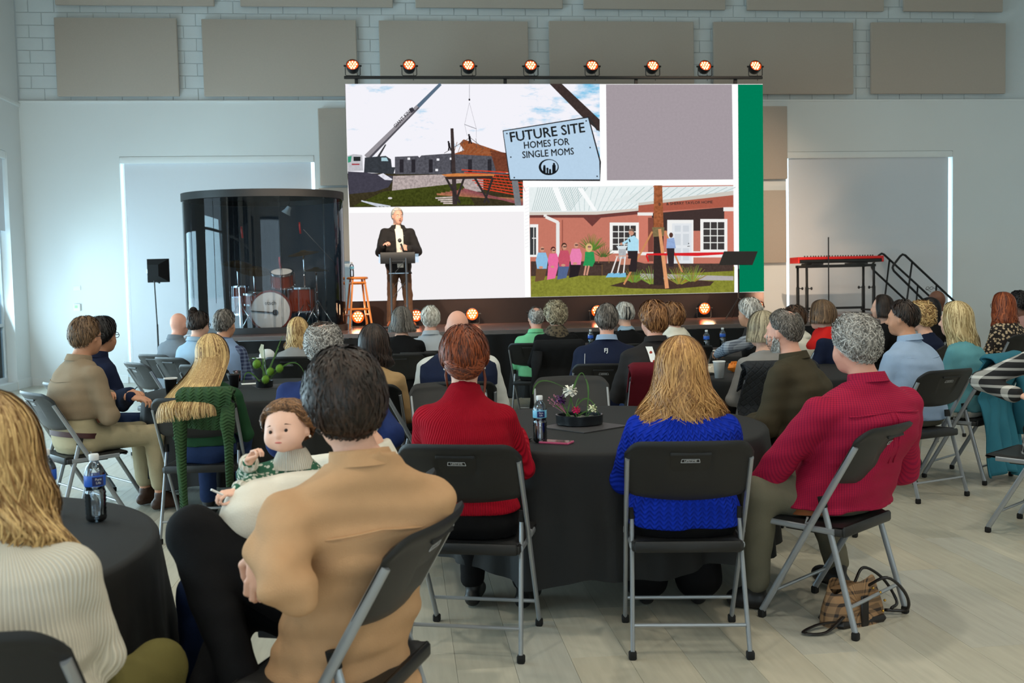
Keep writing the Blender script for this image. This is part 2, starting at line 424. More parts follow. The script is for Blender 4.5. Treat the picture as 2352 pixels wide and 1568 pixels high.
for k, (a, b, c) in enumerate(R0): PN.append(panel(a, b-170, c, b, 'grey acoustic panel cut by the top edge, %s of those six' % wh[k], z1=float(PY(1176, 24, YB)[2])+1.28))
panel(733, 250, 862, 426, 'narrow visible grey panel beside the upper left edge of the screen')
panel(735, 432, 862, 600, 'grey panel mostly hidden behind the drum booth and screen')
panel(1660, 245, 1806, 412, 'grey panel peeking out right of the green screen stripe, upper one')
panel(1660, 438, 1804, 604, 'grey panel peeking out right of the green screen stripe, lower one')
e = empty('acoustic_panel', (WX+.03, 14.6, float(ZL)+.1), 0, 'dark grey acoustic panel on the left side wall near the corner', 'acoustic panel', 'acoustic wall panels')
MB().box((0, -1.3, 0), (.055, 1.3, 1.4), .008).obj('fabric_face', mat_panel, e); MB().box((-.028, -1.2, .06), (0, 1.2, 1.3)).obj('wall_mount', mat_trim, e)
MB().box((WX, 12, ZL-.1), (WX+.03, YB, ZL-.05)).obj('trim_2', mat_trim)['kind'] = 'structure'

# concrete blocks of the upper wall
BW, BH = .406, .2032
bl = []
row = 0; z = ZL+.002
while z < 6.75:
    x = WX - (BW/2 if row % 2 else 0)
    while x < XR:
        x0, x1 = max(x, WX+.001), min(x+BW, XR)
        hid = any(p[0]+.12 < x0 and x1 < p[1]-.12 and p[2]+.12 < z and z+BH < p[3]-.12 for p in PN)
        if not hid and x1-x0 > .05 and x < 10.2: bl.append((x0, x1, z))
        x += BW
    row += 1; z += BH
rnd.seed(8)
bl.sort(key=lambda t: (t[2] > 6.3, math.hypot(t[0], t[2]-4)))
_bm = {}
for (x0, x1, z) in bl[:300]:
    k = round(x1-x0, 2)
    if k not in _bm:
        me = MB().box((.005, -.012, .005), (x1-x0-.005, .02, BH-.005), .004).mesh('block'); me.materials.append(mat_block); _bm[k] = me
    o = bpy.data.objects.new('block', _bm[k]); COL.objects.link(o); o.location = (x0, YB+.045+rnd.random()*.002, z); o.parent = wall_up
mb = MB()
for (x0, x1, z) in bl[300:]: mb.box((x0+.005, YB+.034, z+.005), (x1-.005, YB+.06, z+BH-.005), .004)
o = mb.obj('remaining_blocks', mat_block, wall_up); o['kind'] = 'stuff'

# switch plates on the left part of the back wall
p = PY(177, 661, YB); e = empty('wall_plate', (p[0], YB, p[2]), 0, 'small white blank plate above the thermostat on the left', 'wall plate')
MB().box((-.06, -.008, -.04), (.06, 0, .04), .003).obj('cover', mat_trim, e)
m_ = MB()
for s_ in (-.045, .045): m_.ball((s_, -.009, 0), .004, 6, 4)
m_.obj('screw', mat_chrome, e)
p = PY(178, 706, YB); e = empty('thermostat', (p[0], YB, p[2]), 0, 'small wall thermostat with a green lit display', 'thermostat')
MB().box((-.055, -.028, -.06), (.055, 0, .06), .008).obj('case', mat_trim, e)
MB().box((-.035, -.0295, -.01), (.012, -.028, .035)).obj('display', M('thermo_lcd', (150, 190, 150), .3, em=.35), e)

# ceiling lamps (out of the frame, they light the hall)
for x, y in CEIL:
    e = empty('pendant_lamp', (x, y, ZC-.6), 0, 'round high bay lamp hanging from the ceiling', 'lamp', 'high bay ceiling lamps')
    MB().lathe([(.42, 0), (.40, .06), (.22, .22), (.08, .28), (.0, .28)], 24).obj('lamp_shade', mat_trim, e)
    MB().tube([(0, 0, .27), (0, 0, .6)], .012).obj('rod', mat_black, e)

# ------------------------------------------------------------------ the stage
ZS = .90
SX0, SX1, SY0, SY1 = float(PY(418, 760, 13.3)[0]), float(PD(2075, 700, 13.3)[0]), 12.95, 16.75
SXE = float(PY(2010, 700, 16.2)[0])
st = empty('stage', ((SX0+SX1)/2, (SY0+SY1)/2, 0), 0, 'low platform with glossy boards and black skirting', 'stage')
cx_, cy_ = (SX0+SX1)/2, (SY0+SY1)/2
hx, hy = (SX1-SX0)/2, (SY1-SY0)/2
mat_deck = M('stage_deck', (112, 84, 78), .16, var=.08, vs_=3, spec=.6)
dk = MB().box((-hx, -hy, ZS-.05), (hx, hy, ZS-.012)).obj('deck_base', mat_matte, st)
_n = 9
for i in range(_n):
    for j in range(3):
        w_ = 2*hx/_n; d_ = 2*hy/3
        MB().box((-hx+i*w_+.002, -hy+j*d_+.002, ZS-.012), (-hx+(i+1)*w_-.002, -hy+(j+1)*d_-.002, ZS), .002).obj('deck_board', mat_deck, dk)
MB().box((-hx, -hy-.02, ZS-.055), (hx, -hy, ZS-.004)).obj('edge_trim', M('edge_metal', (120, 112, 110), .35, .8), st)
mb = MB()
def skirt(u, v):
    x = -hx+.01+u*(2*hx-.02); return (x, -hy-.03-.018*math.sin(x*23)*(1-v*.7)-.01*math.sin(x*7+1), .01+v*(ZS-.07))
mb.grid(skirt, 420, 4)
sk = mb.obj('skirt', M('skirt_cloth', (10, 10, 11), .95), st, smooth=True)
mb = MB()
for s_ in (-1, 1): mb.box((s_*hx-.01, -hy, 0.01), (s_*hx+.01, hy, ZS-.055))
mb.obj('side_skirt', M('skirt_cloth'), st)
mb = MB()
for i in range(6):
    for s_ in (-1, 1): mb.box((-hx+.1+i*(2*hx-.25)/5, s_*(hy-.15)-.03, 0), (-hx+.16+i*(2*hx-.25)/5, s_*(hy-.15)+.03, ZS-.05))
mb.obj('support_legs', mat_black, st)
MB().box((hx, 15.2-cy_, ZS-.05), (SXE-cx_, hy, ZS)).obj('side_deck', mat_deck, st); MB().box((hx, 15.19-cy_, .01), (SXE-cx_, 15.23-cy_, ZS-.051)).obj('side_skirt', M('skirt_cloth'), st)

# LED screen
YS = 15.5
def SP(px, py, off=0.0):
    p = PY(px, py, YS); return (float(p[0]), YS-off, float(p[2]))
c0, c1, c2, c3 = SP(793, 193), SP(1752, 193), SP(1755, 670), SP(806, 692)
sx0, sx1 = (c0[0]+c3[0])/2, (c1[0]+c2[0])/2; sz0, sz1 = (c2[2]+c3[2])/2, (c0[2]+c1[2])/2
scr = empty('led_screen', ((sx0+sx1)/2, YS, ZS), 0, 'wide bright video wall standing on the stage', 'screen')
SO = Vector(scr.location)
hw = (sx1-sx0)/2
MB().box((-hw, .006, sz0-ZS), (hw, .12, sz1-ZS), .004).obj('cabinet', mat_black, scr)
mb = MB()
for i in range(9): mb.box((-hw+.02+i*(2*hw-.08)/8, .14, 0), (-hw+.06+i*(2*hw-.08)/8, .18, sz1-ZS))
for z in (.3, 1.4, 2.6): mb.box((-hw+.02, .18, z), (hw-.02, .22, z+.04))
mb.obj('rear_frame', mat_black, scr)
MB().box((-hw, .02, .002), (hw, .14, sz0-ZS-.004)).obj('plinth', M('plinth_fabric', (44, 34, 33), .9), scr)

def dispmat(name, sky=False):
    m = bpy.data.materials.new(name); m.use_nodes = True; nt = m.node_tree; N = nt.nodes; L = nt.links; N.clear()
    o = N.new('ShaderNodeOutputMaterial'); e = N.new('ShaderNodeEmission'); L.new(e.outputs[0], o.inputs[0])
    at = N.new('ShaderNodeVertexColor'); at.layer_name = 'pix'
    tc = N.new('ShaderNodeTexCoord'); nz = N.new('ShaderNodeTexNoise'); L.new(tc.outputs['Object'], nz.inputs[0])
    nz.inputs['Scale'].default_value = 3.2 if sky else 26; nz.inputs['Detail'].default_value = 6; nz.inputs['Roughness'].default_value = .65
    if sky:
        mp = N.new('ShaderNodeMapping'); mp.inputs['Scale'].default_value = (.5, 1, 1.5); L.new(tc.outputs['Object'], mp.inputs[0]); L.new(mp.outputs[0], nz.inputs[0])
        sx = N.new('ShaderNodeSeparateXYZ'); L.new(tc.outputs['Object'], sx.inputs[0])
        r = N.new('ShaderNodeMapRange'); r.inputs[1].default_value = -1.3; r.inputs[2].default_value = 1.6; r.inputs[3].default_value = -.10; r.inputs[4].default_value = .16; L.new(sx.outputs[0], r.inputs[0])
        ad = N.new('ShaderNodeMath'); L.new(nz.outputs[0], ad.inputs[0]); L.new(r.outputs[0], ad.inputs[1])
        cr = N.new('ShaderNodeValToRGB'); cr.color_ramp.elements[0].position = .50; cr.color_ramp.elements[0].color = (*lin((244, 243, 250)), 1)
        cr.color_ramp.elements[1].position = .70; cr.color_ramp.elements[1].color = (*lin((96, 190, 232)), 1); L.new(ad.outputs[0], cr.inputs[0])
        L.new(cr.outputs[0], e.inputs[0])
    else:
        ma = N.new('ShaderNodeMath'); ma.operation = 'SUBTRACT'; L.new(nz.outputs[0], ma.inputs[0]); ma.inputs[1].default_value = .5
        mm = N.new('ShaderNodeMath'); mm.operation = 'MULTIPLY'; L.new(ma.outputs[0], mm.inputs[0]); L.new(at.outputs['Alpha'], mm.inputs[1])
        m2 = N.new('ShaderNodeMath'); m2.operation = 'MULTIPLY_ADD'; L.new(mm.outputs[0], m2.inputs[0]); m2.inputs[1].default_value = 4; m2.inputs[2].default_value = 1
        vm = N.new('ShaderNodeVectorMath'); vm.operation = 'SCALE'; L.new(at.outputs[0], vm.inputs[0]); L.new(m2.outputs[0], vm.inputs['Scale']); L.new(vm.outputs[0], e.inputs[0])
    e.inputs[1].default_value = 1.0
    return m
mat_disp, mat_dsky = dispmat('display'), dispmat('display_sky', True)
class Pic:
    """flat picture shown on the screen: coloured shapes, each a hair in front of the last"""
    def __init__(s, off): s.v = []; s.f = []; s.c = []; s.mi = []; s.off = off
    def poly(s, pts, col, nz=0.0, sky=False):
        s.off += .0001; n = len(s.v)
        for (x, y) in pts:
            p = SP(x, y, s.off); s.v.append((p[0]-SO[0], p[1]-SO[1], p[2]-SO[2]))
        s.f.append(list(range(n, n+len(pts)))); s.c.append((*lin(col), nz)); s.mi.append(1 if sky else 0)
        return s
    def rect(s, x0, y0, x1, y1, col, nz=0.0): return s.poly([(x0, y0), (x1, y0), (x1, y1), (x0, y1)], col, nz)
    def line(s, x0, y0, x1, y1, w_, col, nz=0.0, w2=None):
        w2 = w2 or w_; d = math.hypot(x1-x0, y1-y0); nx_, ny_ = -(y1-y0)/d/2, (x1-x0)/d/2
        return s.poly([(x0+nx_*w_, y0+ny_*w_), (x1+nx_*w2, y1+ny_*w2), (x1-nx_*w2, y1-ny_*w2), (x0-nx_*w_, y0-ny_*w_)], col, nz)
    def disc(s, x, y, rx, ry, col, nz=0.0, n=14, a0=0, a1=2*PI): return s.poly([(x+rx*math.cos(a0+(a1-a0)*i/n), y+ry*math.sin(a0+(a1-a0)*i/n)) for i in range(n)], col, nz)
    def done(s, name):
        me = bpy.data.meshes.new(name); me.from_pydata(s.v, [], s.f)
        a = me.color_attributes.new('pix', 'FLOAT_COLOR', 'CORNER'); buf = []
        for f, c in zip(s.f, s.c): buf += list(c)*len(f)
        a.data.foreach_set('color', buf); me.materials.append(mat_disp); me.materials.append(mat_dsky)
        me.polygons.foreach_set('material_index', s.mi)
        o = bpy.data.objects.new(name, me); COL.objects.link(o); o.parent = scr; return o
bgp = Pic(.0)
bgp.poly([(793, 193), (1752, 193), (1755, 670), (806, 692)], (255, 255, 255))
bgp.poly([(1392, 194), (1681, 194), (1684, 412), (1394, 414)], (164, 154, 160), .06)
bgp.poly([(1695, 194), (1752, 194), (1755, 669), (1698, 671)], (0, 124, 86), .05)
bgp.poly([(802, 489), (1203, 486), (1206, 683), (807, 690)], (243, 240, 242))
for i in range(18): bgp.line(1206, 432+i*8, 1215, 428+i*8, 1, (235, 235, 238))
bgp.done('slide_background')
# picture of the building site with the crane
P1 = Pic(.006); R = random.Random(3)
P1.poly([(793, 193), (1377, 193), (1378, 414), (1201, 414), (1201, 472), (803, 476)], (245, 245, 250), 0, True)
P1.poly([(798, 398), (1201, 398), (1201, 472), (803, 476)], (58, 52, 34), .5)
P1.poly([(903, 404), (1110, 398), (1110, 440), (900, 442)], (178, 164, 162), .5)
P1.poly([(880, 440), (1060, 420), (1090, 470), (810, 474)], (64, 70, 26), .6)
P1.poly([(907, 360), (960, 358), (963, 362), (968, 357), (1040, 352), (1160, 352), (1162, 400), (907, 400)], (84, 84, 92), .5)
P1.poly([(1055, 330), (1065, 320), (1160, 352), (1160, 360), (1040, 354), (1066, 345)], (150, 84, 50), .4)
P1.poly([(1125, 345), (1168, 352), (1170, 395), (1140, 395)], (112, 62, 44), .4)
for x in (918, 945, 985, 1035, 1075, 1120): P1.rect(x, 366, x+9, 396, (44, 42, 48), .3)
for x, y in ((1003, 364), (1000, 388), (936, 362), (1033, 362)): P1.rect(x, y, x+6, y+5, (240, 240, 245))
for i in range(9): P1.line(1042+i*9, 352, 1050+i*10, 326+i*3, 1.2, (150, 100, 70))
P1.line(1020, 352, 1080, 316, 1.2, (90, 80, 76)); P1.line(1080, 316, 1112, 342, 1.2, (90, 80, 76)); P1.line(1062, 350, 1062, 322, 1, (90, 80, 76)); P1.line(1095, 340, 1093, 318, 1, (90, 80, 76))
for x, y in ((1079, 318), (1032, 334)):
    P1.line(x-2, y+12, x, y, 3, (30, 26, 30)); P1.line(x+4, y+12, x, y, 3, (30, 26, 30)); P1.line(x, y+3, x-1, y-6, 5, (30, 26, 30)); P1.disc(x-2, y-8, 2.2, 2.4, (30, 26, 30))
P1.line(1078, 194, 1078, 232, .8, (120, 120, 130)); P1.disc(1078, 229, 2, 2.6, (40, 40, 46)); P1.line(1078, 236, 1067, 286, .6, (150, 150, 160)); P1.line(1078, 236, 1094, 296, .6, (150, 150, 160)); P1.line(1067, 286, 1094, 296, 1.2, (110, 110, 120)); P1.line(1067, 286, 1073, 312, .6, (150, 150, 160)); P1.line(1094, 296, 1094, 316, .6, (150, 150, 160))
# crane
P1.line(1012, 193, 960, 245, 7, (90, 110, 130), .1, 9); P1.line(960, 245, 842, 362, 10, (150, 146, 152), .1, 15); P1.line(962, 247, 850, 362, 3, (80, 78, 86), .1, 5)
P1.line(950, 250, 942, 256, 10, (60, 58, 66)); P1.line(886, 332, 862, 372, 3, (60, 60, 64), 0, 6)
P1.poly([(798, 358), (812, 354), (832, 356), (834, 392), (799, 394)], (190, 190, 196), .15); P1.poly([(799, 360), (808, 358), (806, 372), (799, 374)], (60, 150, 120)); P1.rect(812, 360, 828, 370, (40, 44, 46)); P1.rect(808, 376, 826, 379, (160, 50, 60))
P1.poly([(838, 362), (886, 358), (898, 366), (900, 384), (908, 384), (904, 400), (836, 396)], (56, 60, 66), .3); P1.poly([(876, 362), (888, 362), (892, 370), (876, 370)], (170, 205, 215))
P1.poly([(799, 394), (840, 396), (880, 402), (902, 404), (902, 414), (892, 430), (862, 440), (801, 446)], (66, 64, 76), .2)
P1.poly([(868, 402), (880, 398), (902, 412), (898, 414), (884, 413)], (226, 226, 236), .3)
for i in range(4): P1.line(830+i*9, 461+i*2, 870+i*9, 474, 3, (200, 206, 216), .2)
P1.disc(896, 455, 5, 2.4, (210, 206, 206))
# lumber and table
for i in range(8): P1.line(1060+i*6, 390+i*6, 1201, 398+i*7.5, 2.4, (214, 66, 40), .3)
for i in range(10): P1.line(1110+i*9, 402, 1125+i*9, 440, 1, (190, 60, 40))
for i in range(7): P1.line(1003+i*10, 446-i*2, 1201, 462+i*2-4, 4.2, (176-6*i, 116-6*i, 84), .4)
for i in range(4): P1.line(1000+i*6, 455+i*4, 1050, 452+i*5, 3, (206, 190, 184), .4)
P1.line(1038, 295, 1045, 470, 7, (60, 50, 50), .3, 11)
P1.poly([(1014, 401), (1050, 398), (1136, 400), (1134, 405), (1090, 409), (1030, 408)], (206, 128, 70), .2); P1.poly([(1018, 406), (1132, 404), (1130, 410), (1030, 412)], (60, 44, 40))
for a, b in ((1024, 1056), (1066, 1046), (1090, 1124), (1132, 1112)): P1.line(a, 408, b, 466, 5, (52, 46, 46), .2)
P1.line(1182, 414, 1190, 472, 14, (120, 124, 128), .2)
# the leaning board and diagonal post
P1.poly([(1262, 193), (1290, 193), (1377, 275), (1377, 303), (1340, 272)], (62, 50, 48), .3)
P1.line(1352, 270, 1372, 300, 3, (50, 50, 50))
P1.poly([(1154, 300), (1352, 268), (1380, 372), (1378, 416), (1170, 415)], (44, 44, 48)); P1.poly([(1156, 302), (1350, 271), (1376, 370), (1377, 412), (1172, 412)], (184, 210, 232), .04)
for x, y in ((1164, 307), (1346, 278), (1355, 339), (1173, 361), (1181, 408), (1371, 405)): P1.disc(x, y, 1.8, 1.8, (40, 44, 50))
P1.disc(1260, 384, 23, 18.5, (22, 26, 30), n=28); P1.disc(1261.5, 383, 19, 15.5, (184, 210, 232), n=28)
for x, y, h_, w_ in ((1250, 396, 17, 6), (1257, 398, 13, 4), (1263, 398, 10, 5), (1272, 396, 22, 8)):
    P1.line(x, y+2, x, y-h_+5, w_, (22, 26, 30)); P1.disc(x, y-h_+3, 2.6, 3, (22, 26, 30))
P1.done('construction_picture')
# picture of the ribbon cutting
P2 = Pic(.006)
P2.poly([(1215, 430), (1684, 425), (1686, 671), (1219, 682)], (196, 120, 102), .06)
P2.poly([(1215, 430), (1500, 426), (1500, 445), (1466, 480), (1370, 487), (1216, 490)], (232, 240, 240), .05)
for i in range(22): P2.line(1222+i*4.2, 484, 1216+i*5.4+20, 430, .9, (150, 172, 172))
for i in range(16): P2.line(1312+i*10, 484, 1292+i*17, 430, 1, (176, 198, 200))
P2.poly([(1268, 430), (1282, 430), (1302, 484), (1290, 485)], (250, 252, 252)); P2.poly([(1326, 432), (1338, 432), (1370, 482), (1362, 484)], (250, 252, 252))
P2.poly([(1400, 462), (1500, 430), (1684, 427), (1684, 440), (1466, 468)], (226, 234, 234), .04)
for i in range(12): P2.line(1440+i*20, 464-i*2, 1480+i*19, 430, 1.4, (176, 196, 196))
P2.poly([(1216, 487), (1370, 486), (1468, 478), (1468, 484), (1370, 493), (1216, 494)], (214, 206, 196)); P2.poly([(1216, 494), (1370, 493), (1466, 484), (1466, 492), (1380, 500), (1360, 520), (1340, 500), (1216, 500)], (110, 62, 58), .1)
P2.poly([(1466, 466), (1684, 438), (1684, 448), (1466, 474)], (205, 200, 190)); P2.poly([(1466, 472), (1684, 448), (1684, 474), (1466, 488)], (172, 92, 74), .08)
P2.poly([(1497, 490), (1664, 476), (1664, 530), (1497, 530)], (66, 52, 50), .1); P2.rect(1480, 500, 1500, 600, (128, 74, 64), .05)
P2.rect(1464, 488, 1499, 495, (238, 236, 232)); P2.rect(1661, 476, 1684, 485, (238, 236, 232)); P2.rect(1466, 495, 1488, 600, (206, 124, 106), .04); P2.rect(1663, 485, 1684, 600, (206, 124, 106), .04)
P2.line(1252, 492, 1252, 498, 7, (236, 234, 230)); P2.line(1253, 498, 1282, 511, 7, (236, 234, 230)); P2.rect(1277, 510, 1285, 600, (232, 232, 230)); P2.rect(1213+4, 515, 1236, 590, (242, 242, 240)); P2.rect(1217, 522, 1231, 585, (58, 60, 62))
P2.rect(1290, 505, 1293, 590, (160, 92, 78))
def win(x0, y0, x1, y1, nx_, ny_):
    P2.rect(x0-7, y0-7, x1+7, y1+7, (244, 243, 240)); P2.rect(x0, y0, x1, y1, (64, 60, 60), .15)
    for i in range(1, nx_): P2.rect(x0+(x1-x0)*i/nx_-1, y0, x0+(x1-x0)*i/nx_+1, y1, (236, 236, 232))
    for i in range(1, ny_): P2.rect(x0, y0+(y1-y0)*i/ny_-1, x1, y0+(y1-y0)*i/ny_+1, (236, 236, 232))
win(1407, 518, 1460, 575, 4, 4); win(1615, 510, 1663, 573, 3, 4); P2.rect(1222, 546, 1236, 548, (240, 240, 240)); P2.rect(1225, 522, 1226.5, 585, (236, 236, 232))
P2.rect(1532, 505, 1592, 606, (240, 240, 238)); P2.rect(1543, 513, 1588, 606, (226, 230, 234), .03)
for x in (1549, 1568):
    for y, h_ in ((518, 14), (537, 26), (570, 28)): P2.rect(x, y, x+14, y+h_, (208, 214, 220))
P2.disc(1581, 559, 1.4, 1.4, (50, 46, 44)); P2.line(1578, 566, 1584, 565, 1.4, (50, 46, 44))
P2.rect(1468, 579, 1530, 586, (238, 234, 230)); P2.rect(1592, 577, 1663, 591, (238, 234, 230))
P2.poly([(1219, 632), (1686, 612), (1686, 671), (1219, 682)], (132, 134, 52), .35); P2.poly([(1219, 600), (1460, 600), (1480, 605), (1684, 605), (1684, 622), (1470, 632), (1219, 634)], (74, 58, 52), .3)
P2.poly([(1470, 628), (1684, 634), (1684, 644), (1470, 642)], (178, 172, 172), .1); P2.poly([(1400, 656), (1450, 642), (1560, 640), (1640, 646), (1630, 656), (1540, 664), (1450, 662)], (72, 54, 46), .3)
for (x, y, n_, h_, c) in ((1360, 575, 26, 40, (92, 118, 52)), (1456, 648, 18, 38, (120, 136, 60)), (1497, 652, 18, 44, (124, 140, 62)), (1560, 652, 22, 46, (140, 142, 60)), (1590, 646, 22, 42, (136, 150, 62)), (1385, 590, 12, 30, (80, 100, 50))):
    for i in range(n_):
        a = (i/(n_-1)-.5)*2.3; P2.line(x+a*4, y, x+math.sin(a)*h_*.9, y-math.cos(a)*h_*(.7+.3*R.random()), 2.4, tuple(int(v*(.8+.4*R.random())) for v in c), 0, .6)
P2.rect(1500, 540, 1523, 655, (54, 44, 42), .2)
P2.poly([(1501, 426), (1520, 426), (1523, 524), (1500, 524)], (158, 92, 58), .5); P2.poly([(1497, 522), (1525, 522), (1524, 542), (1499, 544)], (128, 112, 78), .3)
P2.line(1497, 532, 1432, 653, 4, (204, 140, 92), .1); P2.line(1526, 530, 1566, 625, 4, (204, 140, 92), .1); P2.line(1514, 526, 1531, 662, 7, (222, 156, 110), .1, 9)
P2.poly([(1484, 582), (1662, 579), (1662, 584), (1600, 588), (1486, 586), (1490, 600), (1487, 602), (1482, 588)], (214, 38, 44))
def person2(x, y, sh, leg, skin=(206, 150, 126), hair=None, s_=1.0):
    P2.poly([(x-14*s_, y+60*s_), (x-13*s_, y+40*s_), (x+13*s_, y+40*s_), (x+5*s_, y+72*s_), (x-16*s_, y+76*s_)], leg, .1)
    P2.poly([(x-9*s_, y+9*s_), (x+9*s_, y+9*s_), (x+14*s_, y+24*s_), (x+11*s_, y+46*s_), (x-11*s_, y+46*s_), (x-14*s_, y+26*s_)], sh, .08)
    P2.disc(x-2*s_, y+43*s_, 5*s_, 3*s_, skin); 
    if hair: P2.disc(x, y-1, 6.4*s_, 7.6*s_, hair)
    P2.disc(x+.6, y+1.5, 5*s_, 6.4*s_, skin); P2.rect(x-2*s_, y-.5, x+5*s_, y+2, (40, 36, 38))
person2(1244, 571, (140, 190, 224), (110, 80, 56)); person2(1270, 574, (232, 110, 160), (232, 110, 160), hair=(80, 40, 40), s_=.9); person2(1295, 566, (196, 84, 104), (84, 102, 140), hair=(70, 48, 40)); person2(1322, 562, (232, 130, 176), (40, 34, 38))
P2.poly([(1343, 578), (1363, 578), (1366, 600), (1360, 612), (1338, 610), (1342, 596)], (46, 150, 86), .1); P2.line(1345, 610, 1341, 632, 4, (206, 150, 126)); P2.line(1352, 610, 1347, 632, 4, (206, 150, 126)); P2.disc(1352, 569, 8, 10, (214, 186, 120)); P2.disc(1353, 568, 4, 5.6, (214, 160, 134)); P2.rect(1349, 566, 1357, 568, (40, 36, 38))
for i in range(12):
    a0, a1 = PI+PI*i/12, PI+PI*(i+1)/12; P2.line(1386+12*math.cos(a0), 604+26*math.sin(a0), 1386+12*math.cos(a1), 604+26*math.sin(a1), 1.6, (150, 112, 72))
P2.line(1364, 606, 1384, 607, 2, (30, 28, 28)); P2.line(1382, 607, 1382, 634, 1.4, (120, 90, 60))
P2.poly([(1440, 574), (1464, 574), (1461, 624), (1444, 624)], (48, 40, 42)); P2.poly([(1441, 546), (1456, 541), (1466, 552), (1465, 576), (1440, 576)], (176, 222, 240), .06); P2.line(1442, 552, 1428, 560, 5, (176, 222, 240)); P2.disc(1426, 560, 3, 3, (206, 150, 126)); P2.disc(1449, 533, 6, 8, (206, 150, 126)); P2.poly([(1443, 531), (1446, 526), (1454, 526), (1456, 534), (1450, 530)], (110, 96, 86)); P2.line(1444, 549, 1446, 556, 2.6, (30, 30, 34))
P2.poly([(1415, 565), (1441, 564), (1436, 572), (1419, 572)], (214, 226, 230), .1); P2.rect(1420, 572, 1437, 596, (176, 180, 184), .2); P2.poly([(1421, 594), (1448, 594), (1446, 608), (1424, 608)], (190, 126, 104))
for i in range(3): P2.line(1417+i*9, 588, 1403+i*14, 628, 3, (232, 226, 222)); P2.poly([(1396+i*14, 628), (1408+i*14, 626), (1409+i*14, 636), (1390+i*14, 637)], (126, 190, 222)); P2.line(1412+i*9, 588, 1424+i*9, 588, 2.4, (214, 170, 150))
P2.poly([(1530, 570), (1548, 570), (1546, 612), (1534, 612)], (52, 44, 48)); P2.poly([(1531, 548), (1547, 546), (1551, 570), (1529, 570)], (148, 172, 214), .15); P2.disc(1540, 540, 4.6, 6, (84, 56, 48))
P2.done('ceremony_picture')
_txtmat = {}
def scrtext(txt, px, py, size, rot, col, sx=1.0, bold=True):
    if col not in _txtmat:
        m = bpy.data.materials.new('display_text'); m.use_nodes = True; b = m.node_tree.nodes['Principled BSDF']; b.inputs['Base Color'].default_value = (0, 0, 0, 1); b.inputs['Roughness'].default_value = .9
        b.inputs['Emission Color'].default_value = (*lin(col), 1); b.inputs['Emission Strength'].default_value = 1; _txtmat[col] = m
    me = textmesh(txt, size, 0, bold); me.materials.append(_txtmat[col])
    o = bpy.data.objects.new('display_text', me); COL.objects.link(o); p = SP(px, py, .045)
    o.parent = scr; o.location = Vector(p)-SO
    o.matrix_local = Matrix.Translation(Vector(p)-SO) @ Matrix.Rotation(PI/2, 4, 'X') @ Matrix.Rotation(math.radians(rot), 4, 'Z') @ Matrix.Diagonal((sx, 1, 1, 1))
dk_ = (24, 28, 32)
scrtext('FUTURE SITE', 1256, 306, .215, 7.2, dk_, .98); scrtext('HOMES FOR', 1254, 331, .15, 4.6, dk_, .88); scrtext('SINGLE MOMS', 1258, 353, .15, 3.8, dk_, .86)
scrtext('GIANT KING', 926, 272, .075, 45, (40, 36, 44), .9); scrtext('B     & SHERRY TAYLOR HOME', 1573, 467, .062, 1.6, (44, 30, 30), 1.05)

# lighting bar with eight par cans above, eight on the stage floor
pb = SP(1270, 177); za = pb[2]
ba, bb = SP(790, 177)[0], SP(1753, 177)[0]
br = empty('lighting_bar', ((ba+bb)/2, YS+.04, za), 0, 'long black steel bar carrying lamps above the screen', 'lighting bar')
hb = (bb-ba)/2
MB().box((-hb, -.025, -.02), (hb, .025, .02), .004).obj('bar', mat_black, br)
for i, t in enumerate((-.945, -.25, .38, .87)): MB().box((t*hb-.025, .03, -(za-sz1)-.3), (t*hb+.025, .07, .02)).obj('bracket', mat_black, br)
mat_bead = M('lamp_bead', (255, 218, 165), .4, em=2.6); mat_lens = M('lamp_lens', (255, 84, 20), .25, em=.45)
def par(name, loc, tilt, label, group, yaw=0.0, stand=True):
    e = empty(name, loc, yaw, label, 'stage light', group)
    Rm = Matrix.Rotation(math.radians(90-tilt), 4, 'X')
    # local lamp axis after Rm points to the audience (-y)
    T = Matrix.Translation((0, 0, .155))
    MB().lathe([(.0, -.13), (.05, -.125), (.085, -.09), (.098, -.03), (.098, .035), (.092, .04), (.088, .02)], 20, M_=T @ Rm).obj('housing', mat_black, e)
    MB().lathe([(.089, .014), (.0, .016)], 20, M_=T @ Rm).obj('lens', mat_lens, e)
    m_ = MB(); pts = [(-.042, .042), (0, .046), (.042, .042), (-.062, .004), (-.022, .006), (.022, .006), (.062, .004), (-.042, -.036), (0, -.032), (.042, -.036), (-.02, -.066), (.022, -.066)]
    for (x, y) in pts:
        c = (T @ Rm) @ Vector((x*.95, y*.95+.012, .02)); m_.ball(c, .0135, 8, 6)
    m_.obj('beads', mat_bead, e)
    y_ = MB(); y_.tube([(-.112, 0, .155), (-.112, 0, .02), (-.09, 0, .006), (.09, 0, .006), (.112, 0, .02), (.112, 0, .155)], .007, 6)
    for s_ in (-1, 1): y_.tube([(s_*.1, 0, .155), (s_*.135, 0, .155)], .014, 8)
    y_.obj('yoke', mat_black, e)
    MB().tube([(.05, .08, .1), (.07, .1, .03), (.06, .07, -.05 if not stand else .012)], .005, 5).obj('cable', mat_black, e)
    return e
tops = [(810, 155), (940, 156), (1076, 155), (1219, 155), (1360, 157), (1499, 157), (1619, 157), (1735, 157)]
bots = [(822, 713), (955, 709), (1084, 707), (1229, 700), (1371, 699), (1497, 695), (1617, 694), (1742, 689)]
ordn = ['leftmost', 'second from left', 'third from left', 'fourth from left', 'fourth from right', 'third from right', 'second from right', 'rightmost']
for i, (x, y) in enumerate(tops):
    p = PY(x, y, YS+.04); e = par('par_light', (float(p[0]), YS+.04, za+.02), 22, 'lit black par lamp on the bar above the screen, %s of eight' % ordn[i], 'par lights on the bar above the screen', stand=False)
